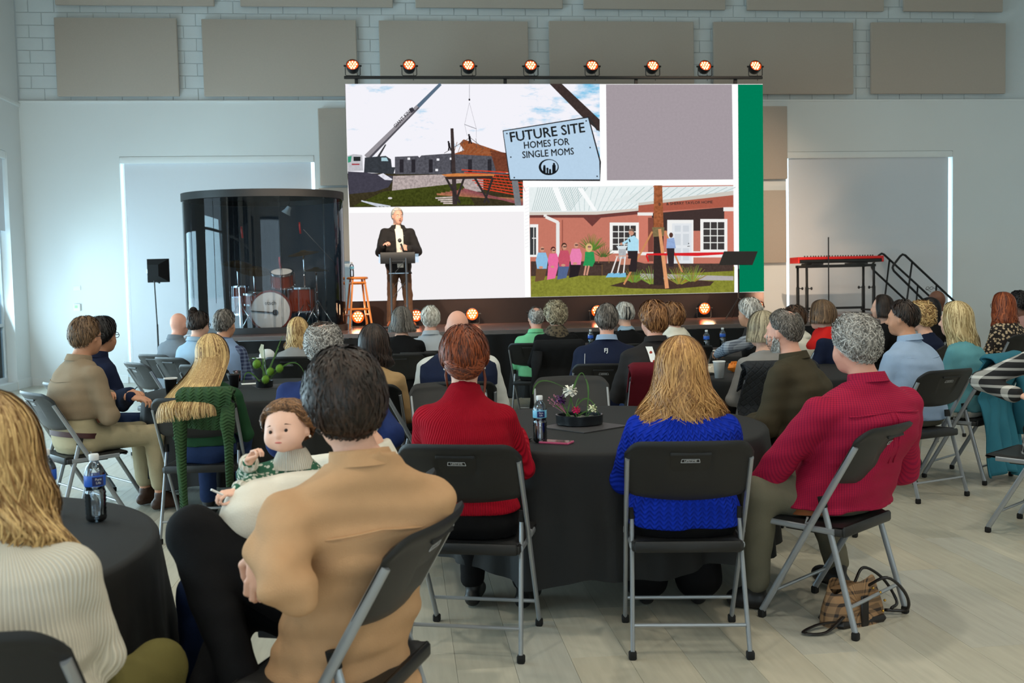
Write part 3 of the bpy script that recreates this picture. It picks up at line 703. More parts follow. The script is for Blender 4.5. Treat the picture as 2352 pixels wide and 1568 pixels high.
for i, (x, y) in enumerate(bots):
    yy = 15.25; p = PY(x, y, yy)
    if i in (1,): pass
    par('par_light', (float(p[0]), yy, ZS), -8, 'lit black par lamp on the stage under the screen, %s of eight' % ordn[i], 'par lights on the stage floor', yaw=(.5 if i == 7 else 0))
    if i % 2 == 0:
        pl = bpy.data.lights.new('par_glow', 'POINT'); pl.energy = 9; pl.color = (1, .55, .3); pl.shadow_soft_size = .09
        po = bpy.data.objects.new('par_glow', pl); COL.objects.link(po); po.location = (float(p[0]), yy-.25, ZS+.25)

spot('par_side_spill', (float(PY(1742, 689, 15.25)[0])+.1, 15.3, ZS+.3), (float(PY(1742, 689, 15.25)[0])+1.0, 17.1, 1.9), 60, (1.0, .66, .42), 125, 1.0, .1)
# stair rails and steps at the right end of the stage
XE = SXE
stt = empty('stage_stairs', (XE+.7, 16.5, 0), 0, 'black portable steps with double handrails beside the keyboard', 'stairs')
for k in range(4):
    MB().box((-.7+k*.3, -.42, .18*(4-k)-.03), (-.4+k*.3, .42, .18*(4-k)), .004).obj('tread', mat_black, stt)
    MB().box((-.7+k*.3, -.42, .02), (-.68+k*.3, .42, .18*(4-k)-.032)).obj('riser', mat_black, stt)
for (Y, q) in ((16.05, [(2192, 692), (2079, 586), (2073, 584), (2067, 589), (2052, 609), (2050, 615), (2053, 622), (2119, 687)]), (16.95, [(2134, 679), (2030, 584), (2025, 582), (2019, 586), (2004, 607), (2002, 613), (2005, 619), (2078, 687)])):
    pts = [PY(x, y, Y) for x, y in q]
    lo = Vector(stt.location)
    L_ = [Vector(map(float, p))-lo for p in pts]
    d0 = (L_[0]-L_[1]).normalized(); d1 = (L_[-1]-L_[-2]).normalized()
    L_.insert(0, L_[0]+d0*.35); L_.append(L_[-1]+d1*.35)
    MB().tube(L_, .02, 8).obj('handrail', mat_black, stt, smooth=True)
    q2 = ([(2095, 601), (2076, 740)], [(2151, 655), (2140, 800)]) if Y < 16.5 else ([(2043, 597), (2026, 735)], [(2108, 657), (2096, 790)])
    for a, b in q2:
        A, B = PY(*a, Y), PY(*b, Y); A = Vector(map(float, A))-lo; B = Vector(map(float, B))-lo; B.z = max(B.z, .02)
        MB().tube([A, B], .016, 8).obj('post', mat_black, stt, smooth=True)

# keyboard on its stand
mat_red = M('keyboard_red', (206, 32, 28), .35)
KY = 15.9
ka, kb = PY(1832, 585, KY), PY(2020, 582, KY)
kz = float(PY(1925, 589, KY)[2])
kx0, kx1 = float(ka[0]), float(kb[0])
kst = empty('keyboard_stand', ((kx0+kx1)/2, KY+.1, ZS), 0, 'black four post steel stand under the red keyboard', 'keyboard stand')
ktop = kz-ZS-.13
hk = (kx1-kx0)/2
px_ = [-hk+.13, -hk+.13, hk-.13, hk-.13]; py_ = [-.16, .22, -.16, .22]
for i in range(4):
    MB().box((px_[i]-.022, py_[i]-.022, 0), (px_[i]+.022, py_[i]+.022, ktop*.55), .003).box((px_[i]-.017, py_[i]-.017, ktop*.55), (px_[i]+.017, py_[i]+.017, ktop), .003).obj('post', mat_black, kst)
    k_ = MB(); sg = 1 if i < 2 else -1; k_.tube([(px_[i], py_[i], ktop*.52), (px_[i]+sg*.07, py_[i], ktop*.52)], .008, 6); k_.ball((px_[i]+sg*.08, py_[i], ktop*.52), (.018, .026, .026)); k_.obj('knob', mat_black, kst)
m_ = MB(); 
for y in (-.16, .22): m_.box((-hk+.1, y-.02, ktop-.045), (hk-.1, y+.02, ktop-.002))
for x in (-hk+.13, hk-.13): m_.box((x-.018, -.16, ktop-.04), (x+.018, .22, ktop-.003)); m_.box((x-.018, -.22, .03), (x+.018, .28, .06))
m_.box((-hk+.13, .2, .06), (hk-.13, .24, .1)); m_.obj('frame', mat_black, kst)
for x in (-hk+.3, hk-.35): MB().box((x-.1, -.2, ktop), (x+.1, .24, ktop+.028)).obj('rest_pad', mat_black, kst)
kyb = empty('stage_keyboard', ((kx0+kx1)/2, KY+.1, kz-.1), 0, 'bright red stage keyboard on a tall black stand', 'keyboard')
MB().box((-hk, -.19, 0), (hk, .17, .055), .01).obj('underside', mat_black, kyb)
MB().box((-hk+.0, -.2, .057), (hk-.0, -.06, .1), .008).box((-hk, -.06, .057), (hk, .17, .085), .006).obj('case', mat_red, kyb)
MB().box((-hk-.03, -.2, 0), (-hk-.001, .17, .1), .006).obj('end_cheek', mat_red, kyb); MB().box((hk+.001, -.2, 0), (hk+.03, .17, .1), .006).obj('end_cheek', mat_red, kyb)
m_ = MB(); rk = random.Random(2)
for i in range(26): m_.lathe([(.012, 0), (.01, .022), (0, .022)], 8, at=(-hk+.12+i*(2*hk-.24)/25, -.13+.03*rk.random(), .1))
m_.obj('knob', mat_black, kyb)
m_ = MB()
for i in range(36): m_.box((-hk+.06+i*(2*hk-.12)/36, -.05, .086), (-hk+.057+(i+1)*(2*hk-.12)/36, .16, .1))
m_.obj('white_keys', M('ivory', (238, 236, 228), .3), kyb)['kind'] = 'stuff'
ms = empty('microphone_stand', (float(PY(1903, 600, KY-.35)[0]), KY-.35, ZS), 0, 'thin black straight stand behind the red keyboard', 'stand')
MB().tube([(0, 0, .02), (0, 0, 1.25)], .011, 8).obj('pole', mat_black, ms); MB().lathe([(.14, 0), (.14, .015), (.02, .03), (0, .03)], 20).obj('base', mat_black, ms)

# music stand on stage right
p = PD(1697, 700, 15.1)
mu = empty('music_stand', (float(p[0]), float(p[1]), ZS), 0, 'black music stand in front of the green screen stripe', 'music stand')
zt_ = 1.46+ (647-592)/151.5 - ZS
A = [Vector(map(float, PD(x, y, 15.1-dd)))-Vector((float(p[0]), float(p[1]), ZS)) for x, y, dd in ((1663, 577, -.1), (1740, 577, -.1), (1728, 608, .1), (1651, 608, .1))]
def deskfn(u, v): return A[0].lerp(A[1], u).lerp(A[3].lerp(A[2], u), v)
m_ = MB(); m_.grid(lambda u, v: deskfn(u, v), 6, 4); m_.grid(lambda u, v: deskfn(1-u, v)+Vector((0, -.006, -.003)), 6, 4); e2 = A[3].lerp(A[2], .5)
m_.box((A[3].x, A[3].y-.05, A[3].z-.006), (A[2].x, A[3].y, A[3].z)); m_.obj('desk', mat_black, mu)
MB().tube([(0, 0, .3), (0, .0, .75)], .013, 8).tube([(0, 0, .74), (0, .03, zt_)], .009, 8).obj('pole', mat_black, mu)
m_ = MB()
for a in (-2.6, -.5, 1.6): m_.tube([(0, 0, .32), (.30*math.cos(a), .30*math.sin(a), .012)], .008, 6)
m_.obj('tripod', mat_black, mu)

# wooden stool with bottle
mat_wood = M('stool_wood', (196, 118, 52), .4, var=.15, vs_=8, stretch=(1, 1, .2))
p = PZ(824, 754, ZS); SL = Vector((float(p[0]), float(p[1]), ZS))
zs_ = .75
so_ = empty('wooden_stool', SL, .25, 'orange wooden bar stool left of the speaker on stage', 'stool')
MB().lathe([(.0, zs_), (.145, zs_), (.155, zs_-.01), (.155, zs_-.028), (.14, zs_-.035), (0, zs_-.035)], 28).obj('seat', mat_wood, so_)
m2 = []
for (a, b) in ((-1, -1), (1, -1), (1, 1), (-1, 1)):
    MB().tube([(a*.085, b*.085, zs_-.03), (a*.165, b*.165, .0)], .018, 4, flat=1.0).obj('leg', mat_wood, so_)
for z, e_ in ((.28, .136), (.66, .095)):
    for (a, b, c, d) in ((-1, -1, 1, -1), (1, 1, -1, 1)) if z < .5 else ((-1, -1, 1, -1), (1, 1, -1, 1), (1, -1, 1, 1), (-1, -1, -1, 1)):
        MB().tube([(a*e_, b*e_, z), (c*e_, d*e_, z)], .015 if z < .5 else .02, 4).obj('stretcher', mat_wood, so_)
for (a, b, c, d) in ((1, -1, 1, 1), (-1, -1, -1, 1)): MB().tube([(a*.145, b*.145, .2), (c*.145, d*.145, .2)], .015, 4).obj('stretcher', mat_wood, so_)

# lectern
p = PD(915, 745, 14.05); po = Vector((float(p[0]), float(p[1]), ZS))
lec = empty('lectern', po, 0, 'open frame lectern with black top in front of the speaker', 'lectern')
def LX(px, py, D=14.05): return Vector(map(float, PD(px, py, D)))-po
m_ = MB(); a, b = LX(874, 606), LX(954, 606); t = LX(874, 580)
m_.box((a.x, -.02, a.z), (b.x, .0, t.z), .004); mt_ = Matrix.Rotation(math.radians(-14), 4, 'X'); m_.box((a.x, 0, t.z-.03), (b.x, .34, t.z-.012), .003); m_.obj('top', mat_black, lec)
mat_acr = glass('clear_acrylic', (.72, .74, .78), .5)
m_ = MB(); a2, b2 = LX(870, 604), LX(962, 604); m_.box((a2.x, .01, a2.z), (b2.x, .02, LX(870, 584).z)); m_.obj('acrylic_wing', mat_acr, lec)
MB().box((LX(893, 628).x, -.05, LX(893, 629).z), (LX(938, 628).x, .22, LX(893, 629).z+.012)).obj('shelf', mat_acr, lec)
for x in (897, 933): MB().tube([(LX(x, 600).x, -.03, .02), (LX(x, 600).x, -.03, LX(x, 592).z)], .017, 10).obj('post', M('graphite', (70, 72, 76), .4, .6), lec)
m_ = MB(); xa, xb = LX(897, 600).x, LX(933, 600).x
for z0 in (.12, .42, .72): m_.tube([(xa, -.03, z0), (xb, -.03, z0+.26)], .005, 6)
m_.tube([(xa, -.03, .55), ((xa+xb)/2, -.03, .68), (xb, -.03, .55)], .005, 6); m_.tube([(xa, -.03, .95), (xb, -.03, .95)], .006, 6); m_.obj('cross_rod', M('graphite'), lec)
m_ = MB(); m_.tube([((xa+xb)/2-.26, .12, .012), (xa, -.03, .03), (xb, -.03, .03), ((xa+xb)/2+.26, .12, .012)], .016, 8); m_.obj('base', M('graphite'), lec)

# softbox on its stand by the left shade
sp_ = PD(362, 760, 15.2); so = Vector((float(sp_[0]), float(sp_[1]), 0))
sb = empty('softbox_light', so, math.radians(-14), 'square black softbox lamp on a thin stand before the left shade', 'studio light')
def SB(px, py): return Vector(map(float, PD(px, py, 15.2)))-so
zc = SB(358, 621).z; q = .175
m_ = MB()
fr = [(-q, -.02, zc-q), (q, -.02, zc-q), (q, -.02, zc+q), (-q, -.02, zc+q)]; bk = [(-q*.5, .2, zc-q*.5), (q*.5, .2, zc-q*.5), (q*.5, .2, zc+q*.5), (-q*.5, .2, zc+q*.5)]
bk2 = [(x*1.0, -.16 if 1 else 0, z) for x, y, z in bk]
m_.add([(x, .10, z) for x, y, z in fr]+[(x, -.07, z) for x, y, z in bk], [(0, 1, 5, 4), (1, 2, 6, 5), (2, 3, 7, 6), (3, 0, 4, 7), (4, 5, 6, 7)])
m_.obj('fabric_box', mat_matte, sb)
m_ = MB(); m_.box((-q, .10, zc-q), (q, .115, zc+q)); m_.obj('diffuser', mat_trim, sb)
m_ = MB(); m_.tube([(-q, .1, zc-q), (q, .1, zc-q), (q, .1, zc+q), (-q, .1, zc+q), (-q, .1, zc-q)], .007, 6); m_.obj('rim', mat_black, sb)
MB().box((-q+.03, -.035, zc-.04), (-q+.09, -.02, zc+.02), rot=Matrix.Rotation(-.4, 3, 'Z'), at=(0, -.02, 0)).obj('emblem', M('pale_print', (190, 196, 200), .5), sb)
MB().tube([(0, 0, .3), (0, 0, zc*.55)], .014, 8).tube([(0, 0, zc*.5), (-.02, 0, zc-q+.02)], .010, 8).obj('pole', mat_black, sb)
MB().tube([(.0, 0, zc-q+.01), (.06, -.02, zc-q-.01)], .008, 6).ball((.07, -.02, zc-q-.012), .014).obj('clamp', mat_black, sb)
m_ = MB()
for a in (-2.7, -.6, 1.5): m_.tube([(0, 0, .34), (.38*math.cos(a), .38*math.sin(a), .012)], .009, 6)
m_.obj('tripod', mat_black, sb)
# ------------------------------------------------------------------ drum booth and drum kit
BC = PD(614, 752, 14.0); bc = Vector((float(BC[0]), float(BC[1]), ZS))
BA, BBF, BBR, BH_ = 1.10, .72, .95, 1.93
booth = empty('drum_booth', bc, -YAW*.5, 'smoked curved clear drum booth with black rims on the stage', 'drum booth')
mat_smoke = glass('smoked_acrylic', (.60, .64, .68), .30)
def bpt(t, z, k=1.0): return (BA*k*math.cos(t), (BBF if math.sin(t) < 0 else BBR)*k*math.sin(t), z)
npan = 5
for i in range(npan):
    a0, a1 = PI+PI*i/npan+.004, PI+PI*(i+1)/npan-.004
    m_ = MB(); m_.grid(lambda u, v: bpt(a0+(a1-a0)*u, .085+v*(BH_-.19)), 14, 2)
    m_.obj('shield_panel', mat_smoke, booth, smooth=True)
def rim(z0, z1, k0, k1, name):
    m_ = MB(); n = 56; vs = []; fs = []
    for j in range(n):
        t = 2*PI*j/n
        for (k, z) in ((k0, z0), (k1, z0), (k1, z1), (k0, z1)): vs.append(bpt(t, z, k))
    for j in range(n):
        for q in range(4): fs.append((j*4+q, j*4+(q+1) % 4, ((j+1) % n)*4+(q+1) % 4, ((j+1) % n)*4+q))
    m_.add(vs, fs); return m_.obj(name, mat_black, booth, smooth=False)
rim(BH_-.10, BH_, .97, 1.015, 'top_rim'); rim(.002, .085, .97, 1.02, 'base_rim')
m_ = MB(); m_.grid(lambda u, v: bpt(PI*u, .08+v*(BH_-.18)), 40, 2); m_.obj('rear_baffle', M('baffle', (58, 64, 72), .95, bump=.3, bs=60), booth, smooth=True)
m_ = MB(); m_.add([bpt(2*PI*j/40, BH_-.03, .98) for j in range(40)], [tuple(range(40))]); m_.obj('roof_panel', mat_matte, booth)
m_ = MB(); m_.add([bpt(2*PI*j/40, .012, .98) for j in range(40)], [tuple(range(40))]); m_.obj('carpet', mat_matte, booth)
m_ = MB()
for j in (1, 2, 3, 4):
    t = PI+PI*j/npan; p = bpt(t, 0, 1.0)
    m_.box((p[0]-.012, p[1]-.01, .085), (p[0]+.012, p[1]+.01, BH_-.1))
for o_ in (0,):
    m_.obj('panel_joint', glass('joint_clear', (.75, .78, .80), .3), booth)

mat_shell = M('drum_wood', (122, 46, 26), .22, var=.15, vs_=9)
mat_head = M('drum_head', (232, 230, 226), .45)
mat_brass = M('cymbal_brass', (150, 128, 92), .3, .9, var=.12)
kit = empty('drum_kit', bc+Vector((.05, -.05, .014)), 0, 'reddish wooden drum kit with chrome stands inside the drum booth', 'drum kit')
def K(px, py, D=13.9): return Vector(map(float, PD(px, py, D)))-Vector(kit.location)
def drum(name, c, r, l, Rm, heads=True):
    m_ = MB(); T = Matrix.Translation(c) @ Rm
    m_.lathe([(r, -l/2), (r, l/2)], 28, M_=T); o = m_.obj(name, mat_shell, kit, smooth=False)
    h_ = MB(); h_.lathe([(r*.96, l/2+.002), (0, l/2+.004)], 28, M_=T).lathe([(r*.96, -l/2-.002), (0, -l/2-.004)], 28, M_=T); h_.obj('drum_skin', mat_head, o)
    g = MB(); 
    for s_ in (-1, 1): g.lathe([(r+.003, s_*(l/2-.018)), (r+.014, s_*(l/2-.018)), (r+.014, s_*(l/2+.008)), (r-.01, s_*(l/2+.008))], 28, M_=T)
    for k in range(8):
        a = 2*PI*k/8; q0 = T @ Vector(((r+.016)*math.cos(a), (r+.016)*math.sin(a), -l/2)); q1 = T @ Vector(((r+.016)*math.cos(a), (r+.016)*math.sin(a), l/2)); g.tube([q0, q1], .0045, 5)
    g.obj('hoop', mat_shell if name == 'bass_drum' else mat_chrome, o)
    return o
cb = K(622, 707, 13.75); cb.z = .285
bd = drum('bass_drum', cb, .27, .38, Matrix.Rotation(PI/2, 4, 'X') @ Matrix.Rotation(.1, 4, 'Y'))
me = textmesh('Gretsch', .075, 0); me.materials.append(mat_black); o = bpy.data.objects.new('drum_lettering', me); COL.objects.link(o); o.parent = bd
o.matrix_local = Matrix.Translation(cb+Vector((-.02, -.199, .11))) @ Matrix.Rotation(PI/2, 4, 'X')
me = textmesh('G', .12, 0); me.materials.append(mat_black); o = bpy.data.objects.new('drum_lettering', me); COL.objects.link(o); o.parent = bd
o.matrix_local = Matrix.Translation(cb+Vector((-.125, -.1995, .115))) @ Matrix.Rotation(PI/2, 4, 'X')
MB().lathe([(.04, 0), (.04, .006), (0, .008)], 20, M_=Matrix.Translation(cb+Vector((.085, -.196, -.02))) @ Matrix.Rotation(PI/2, 4, 'X')).obj('port_mic', M('mic_grey', (70, 70, 74), .4, .6), bd)
MB().tube([cb+Vector((.07, -.21, -.02)), cb+Vector((-.27, -.24, .01))], .008, 6).obj('mic_boom', mat_black, bd)
ct = K(648, 640, 13.95); drum('rack_tom', ct, .155, .2, Matrix.Rotation(.35, 4, 'X'))
ft = K(690, 700, 14.15); ft.z = .42; drum('floor_tom', ft, .2, .34, Matrix.Identity(4))
sn = K(583, 684, 14.15); drum('snare_drum', sn, .17, .16, Matrix.Rotation(.15, 4, 'X'))
ot = K(553, 690, 14.1); drum('side_drum', ot, .1, .4, Matrix.Identity(4))
def cym(px, py, D, r, tx, ty):
    c = K(px, py, D); m_ = MB(); T = Matrix.Translation(c) @ Matrix.Rotation(tx, 4, 'X') @ Matrix.Rotation(ty, 4, 'Y')
    m_.lathe([(r, 0), (r*.6, .02), (.05, .035), (.04, .05), (0, .055), (.036, .044), (r*.6, .012), (r, -.002)], 32, M_=T); m_.obj('cymbal', mat_brass, kit, smooth=True)
    s = MB(); s.tube([c+Vector((0, 0, .05)), c+Vector((0, 0, -.1)), Vector((c.x+.01, c.y, .35))], .012, 8)
    s.tube([Vector((c.x+.01, c.y, .36)), Vector((c.x+.01, c.y, .1))], .016, 8)
    for a in (-2.4, -.4, 1.6): s.tube([(c.x+.01, c.y, .42), (c.x+.01+.26*math.cos(a), c.y+.2*math.sin(a), .012)], .009, 6)
    s.ball((c.x, c.y, c.z-.02), .018).ball((c.x, c.y, c.z-.3), .02)
    s.obj('cymbal_stand', mat_chrome, kit, smooth=True)
cym(545, 607, 13.95, .2, .25, .12); cym(583, 622, 13.85, .24, .3, .15); cym(697, 583, 14.0, .22, .15, -.12); cym(726, 622, 13.95, .18, .05, .02)
m_ = MB(); a, b = K(549, 640, 13.8), K(549, 730, 13.8); a.z = .62
m_.tube([a, Vector((a.x, a.y, .012))], .014, 8); m_.obj('hihat_stand', mat_chrome, kit)
m_ = MB(); a, b, c = K(746, 560, 13.9), K(764, 600, 13.9), K(690, 520, 14.0)
m_.tube([K(697, 527, 14.0), K(770, 606, 13.9)], .006, 6); m_.obj('overhead_boom', M('graphite'), kit)
for x, y in ((688, 520), (555, 530), (642, 600)):
    c = K(x, y, 13.95); MB().tube([c+Vector((0, 0, .06)), c, c+Vector((.01, 0, -.1))], .014, 8).obj('overhead_mic', M('mic_red', (150, 34, 40), .35), kit, smooth=True)
c = K(661, 482, 14.0)
lt = empty('booth_lamp', Vector(kit.location)+c, 0, 'small white clamp lamp hanging inside the top of the drum booth', 'lamp')
MB().lathe([(0, .05), (.03, .05), (.045, -.01), (.07, -.06), (.062, -.058), (.0, -.03)], 20, M_=Matrix.Rotation(.5, 4, 'Y')).obj('lamp_head', mat_trim, lt)
MB().tube([(0, 0, .05), (.03, 0, .1), (.03, 0, BH_-.05-c.z)], .008, 6).obj('arm', mat_black, lt)

# ------------------------------------------------------------------ chairs
mat_pl = M('chair_plastic', (27, 28, 29), .40, var=.06, vs_=60, bump=.25, bs=700, spec=.45)
mat_pli = M('chair_plastic_dark', (22, 23, 25), .5, var=.05, bump=.2, bs=700)
mat_tube = M('chair_tube', (158, 163, 168), .38, .55, var=.04, spec=.5)
mat_foot = M('rubber_foot', (18, 18, 18), .8)
def yup(z): return .215-(z-.02)*.577
def _back():
    m_ = MB(); nu, nv = 44, 22; W = .248
    def side(sgn):
        def fn(u, v):
            x = (u*2-1); ax = abs(x)
            ztop = .868-.050*max(0, (ax-.72)/.28)**2.6-.006*ax*ax; zbot = .612+.022*ax*ax+.02*max(0, (ax-.8)/.2)**2
            z = zbot+(ztop-zbot)*v; X = x*W*(1-.02*v*0-.03*max(0, .5-v))
            y = yup(z)-.052*(1-ax**2.2)+.012
            th = .010+.012*max(0, (v-.8)/.2)
            e = min(1, min(1-ax, .06)/.06)*min(1, min(v, 1-v, .1)/.1); e = max(0, e)**.5
            y += sgn*th*e*.9
            if sgn < 0:
                hx_ = .083-.012*(1-v); 
                if abs(X) < hx_ and .28 < v < .80:
                    y += .009*min(1, (hx_-abs(X))/.004)*min(1, (.80-v)/.02)*min(1, (v-.28)/.3)
            return (X, y, z)
        return fn
    m_.grid(side(-1), nu, nv); b = side(1); m_.grid(lambda u, v: b(1-u, v), nu, nv)
    return m_.mesh('backrest')
def _seat():
    m_ = MB(); nu, nv = 20, 16
    def top(sgn):
        def fn(u, v):
            x = u*2-1; y = v
            w_ = .222-.012*(1-v); ex = max(0, (abs(x)-.9)/.1); ev = max(0, (abs(2*v-1)-.9)/.1); r = min(1, (ex**2+ev**2)**.5)
            z = .452+.006*abs(x)**2-.010*math.sin(PI*v) + (.004-.014*v if 0 else 0)
            if sgn > 0: z -= .012*r
            else: z = z-.018-(.020*max(0, (.12-v)/.12) if v < .12 else 0)-.012*max(0, (abs(x)-.85)/.15)+.008*r
            return (x*w_, -.165+.395*v, z)
        return fn
    m_.grid(top(1), nu, nv); b = top(-1); m_.grid(lambda u, v: b(1-u, v), nu, nv)
    m_.box((-.21, -.172, .405), (.21, -.150, .449), .008); m_.box((-.2, .215, .42), (.2, .235, .446), .008)
    for s_ in (-1, 1): m_.box((s_*.207-.012, -.16, .408), (s_*.207+.012, .1, .44), .005)
    return m_.mesh('seat')
def _inset():
    m_ = MB()
    def f(u, v):
        hw_ = .066+.014*v; x = (u*2-1)*hw_; z = .665+.158*v; ax = abs(x)/.248; return (x, yup(z)-.052*(1-ax**2.2)+.0095-.004*math.sin(PI*v)*0, z)
    m_.grid(f, 8, 8); return m_.mesh('inset')
def _mk(mb, mats, smooth=False):
    o = mb.obj('tmp', mats, None, smooth); me = o.data; bpy.data.objects.remove(o); return me
def _finish(me, mats, sharp=40):
    for m in mats: me.materials.append(m)
    me.polygons.foreach_set('use_smooth', [True]*len(me.polygons))
    try: me.set_sharp_from_angle(angle=math.radians(sharp))
    except Exception: pass
    return me
CH = {}
CH['backrest'] = _finish(_back(), [mat_pl], 60); CH['seat'] = _finish(_seat(), [mat_pl], 50)
CH['inset'] = _finish(_inset(), [M('chair_inset', (20, 21, 22), .38, var=.05, bump=.2, bs=700)], 60)
CH['handle_recess'] = _mk(MB().box((-.078, -.005, -.006), (.078, .004, .006), .002), mat_pli)
for s_, nm in ((-1, 'L'), (1, 'R')):
    CH['up'+nm] = _mk(MB().tube([(s_*.236, yup(.79)-.0, .79), (s_*.236, yup(.6), .6), (s_*.228, .207, .03)], .0148, 10, flat=.66, up=(1, 0, 0)), mat_tube)
    CH['rr'+nm] = _mk(MB().tube([(s_*.212, -.075, .535), (s_*.226, -.222, .03)], .0140, 10, flat=.66, up=(1, 0, 0)), mat_tube)
    CH['cap'+nm] = _mk(MB().tube([(s_*.215, -.07, .565), (s_*.212, -.078, .52)], .019, 10, flat=.7, up=(1, 0, 0)), mat_foot)
    CH['rail'+nm] = _mk(MB().tube([(s_*.221, -.13, .425), (s_*.221, .17, .428)], .013, 8, flat=.5, up=(1, 0, 0)).tube([(s_*.234, -.072, .50), (s_*.238, -.045, .455), (s_*.238, -.01, .45), (s_*.238, -.02, .475)], .006, 6), mat_tube)
CH['fbar'] = _mk(MB().tube([(-.229, .155, .125), (.229, .155, .125)], .008, 8), mat_tube)
CH['rbar'] = _mk(MB().tube([(-.223, -.195, .125), (.223, -.195, .125)], .008, 8), mat_tube)
for s_, nm in ((-1, 'L'), (1, 'R')):
    CH['ff'+nm] = _mk(MB().box((s_*.228-.0155, .193, 0), (s_*.228+.0155, .222, .032), .005), mat_foot)
    CH['rf'+nm] = _mk(MB().box((s_*.227-.0155, -.238, 0), (s_*.227+.0155, -.210, .032), .005), mat_foot)
_lg = textmesh('LIFETIME', .0125, 0, True); _lg.materials.append(M('logo_grey', (190, 192, 194), .4))
_fr = MB()
for (a, b) in (((-.036, -.008), (.036, -.008)), ((.036, -.008), (.033, .008)), ((.033, .008), (-.033, .008)), ((-.033, .008), (-.036, -.008))): _fr.tube([(a[0], a[1], 0), (b[0], b[1], 0)], .0011, 4)
_frm = _mk(_fr, M('logo_grey'))
CHAIRN = [0]
def chair(x, y, face, label, group='black folding chairs around the tables', near=True):
    """face: heading clockwise from +y in degrees"""
    r = empty('folding_chair', (x, y, 0), -math.radians(face), label, 'chair', group)
    def add(name, key, par=r, loc=None, mat=None):
        o = bpy.data.objects.new(name, CH[key] if isinstance(key, str) else key); COL.objects.link(o); o.parent = par
        if loc: o.location = loc
        return o
    bk = add('backrest', 'backrest')
    add('handle_recess', 'handle_recess', bk, (0, yup(.815)-.047, .815))
    add('inset_panel', 'inset', bk)
    zl = .785
    tl = Matrix.Translation((0, yup(zl)-.052+.0075, zl)) @ Matrix.Rotation(PI/2+.52*0, 4, 'X') @ Matrix.Rotation(0.0, 4, 'Z') @ Matrix.Rotation(.523, 4, 'X')
    if near:
        for me_ in (_lg, _frm):
            o = bpy.data.objects.new('logo', me_); COL.objects.link(o); o.parent = bk; o.matrix_local = tl
    add('seat', 'seat')
    for nm in 'LR':
        u = add('front_leg', 'up'+nm); add('rubber_foot', 'ff'+nm, u)
        q = add('rear_leg', 'rr'+nm); add('rubber_foot', 'rf'+nm, q); add('hinge_cap', 'cap'+nm, q)
        add('side_rail', 'rail'+nm)
    add('crossbar', 'fbar'); add('crossbar', 'rbar')
    return r

# ------------------------------------------------------------------ tables with black cloths
mat_cloth = M('black_cloth', (15, 17, 18), .72, var=.05, bump=.12, bs=400)
TABLES = {}
def table(key, X, D, r, label, hem=.19, seed=1):
    p = (X*math.cos(YAW)+D*math.sin(YAW), -X*math.sin(YAW)+D*math.cos(YAW)); TABLES[key] = p
    t = empty('round_table', (p[0], p[1], 0), 0, 'round table under the ' + label.split(' with ')[0], 'table', 'round tables')
    MB().lathe([(0, .70), (r-.01, .70), (r, .71), (r, .728), (r-.01, .735), (0, .735)], 48).obj('tabletop', M('table_white', (200, 200, 196), .5), t)
    for a in range(4):
        an = PI/4+a*PI/2; MB().tube([(.5*math.cos(an), .5*math.sin(an), .7), (.56*math.cos(an), .56*math.sin(an), .012)], .016, 8).obj('leg', M('graphite'), t)
    rr = random.Random(seed); ph = [rr.random()*6 for _ in range(6)]; n = 170; vs = []; fs = []
    rings = [(0, 0)] + [(r*k/6*.985, 0) for k in range(1, 7)] + [(r+.004, .002), (r+.012, .014)] + [(r+.014, .05+.0*k) for k in range(1)] + [(r+.016, d) for d in (.1, .18, .28, .38, .46, .745-hem)]
    for q, (rad, dn) in enumerate(rings):
        for j in range(n):
            t_ = 2*PI*j/n; k = max(0, dn-.02)/.5
            fo = (math.sin(t_*17+ph[0])*.5+math.sin(t_*11+ph[1])*.5+.35*math.sin(t_*29+ph[2]))*.045*k + .03*k
            R_ = rad+fo if dn > .01 else rad
            z = .7405-dn + (.022*k*math.sin(t_*4+ph[3])+.012*math.sin(t_*9+ph[4])*k if q == len(rings)-1 else 0)
            vs.append((R_*math.cos(t_), R_*math.sin(t_), z))
    for q in range(len(rings)-1):
        for j in range(n): fs.append((q*n+j, q*n+(j+1) % n, (q+1)*n+(j+1) % n, (q+1)*n+j))
    c = MB().add(vs, fs).obj('tablecloth', mat_cloth, None, smooth=True); c.location = (p[0], p[1], 0)
    tagobj(c, label, 'tablecloth', 'black table cloths')
    return p
TZ = .7405
table('center', .43, 5.08, .84, 'black cloth on the centre table with the tray of flowers', seed=2)
table('front', -1.92, 2.74, .86, 'black cloth on the front left table with two water bottles', seed=3)
table('left', -1.84, 7.4, .86, 'black cloth on the left table with the green pompon flowers', seed=4)
table('right', 2.05, 8.0, .86, 'black cloth on the table with the white foam cup', seed=5)
table('far', 2.25, 10.3, .72, 'black cloth on the far table with two upright water bottles', seed=6)
table('stageleft', -2.5, 11.1, .80, 'black cloth on the far left table with the white cap', seed=7)
table('stagemid', .75, 11.75, .72, 'black cloth on the far middle table close to the stage front', seed=8)

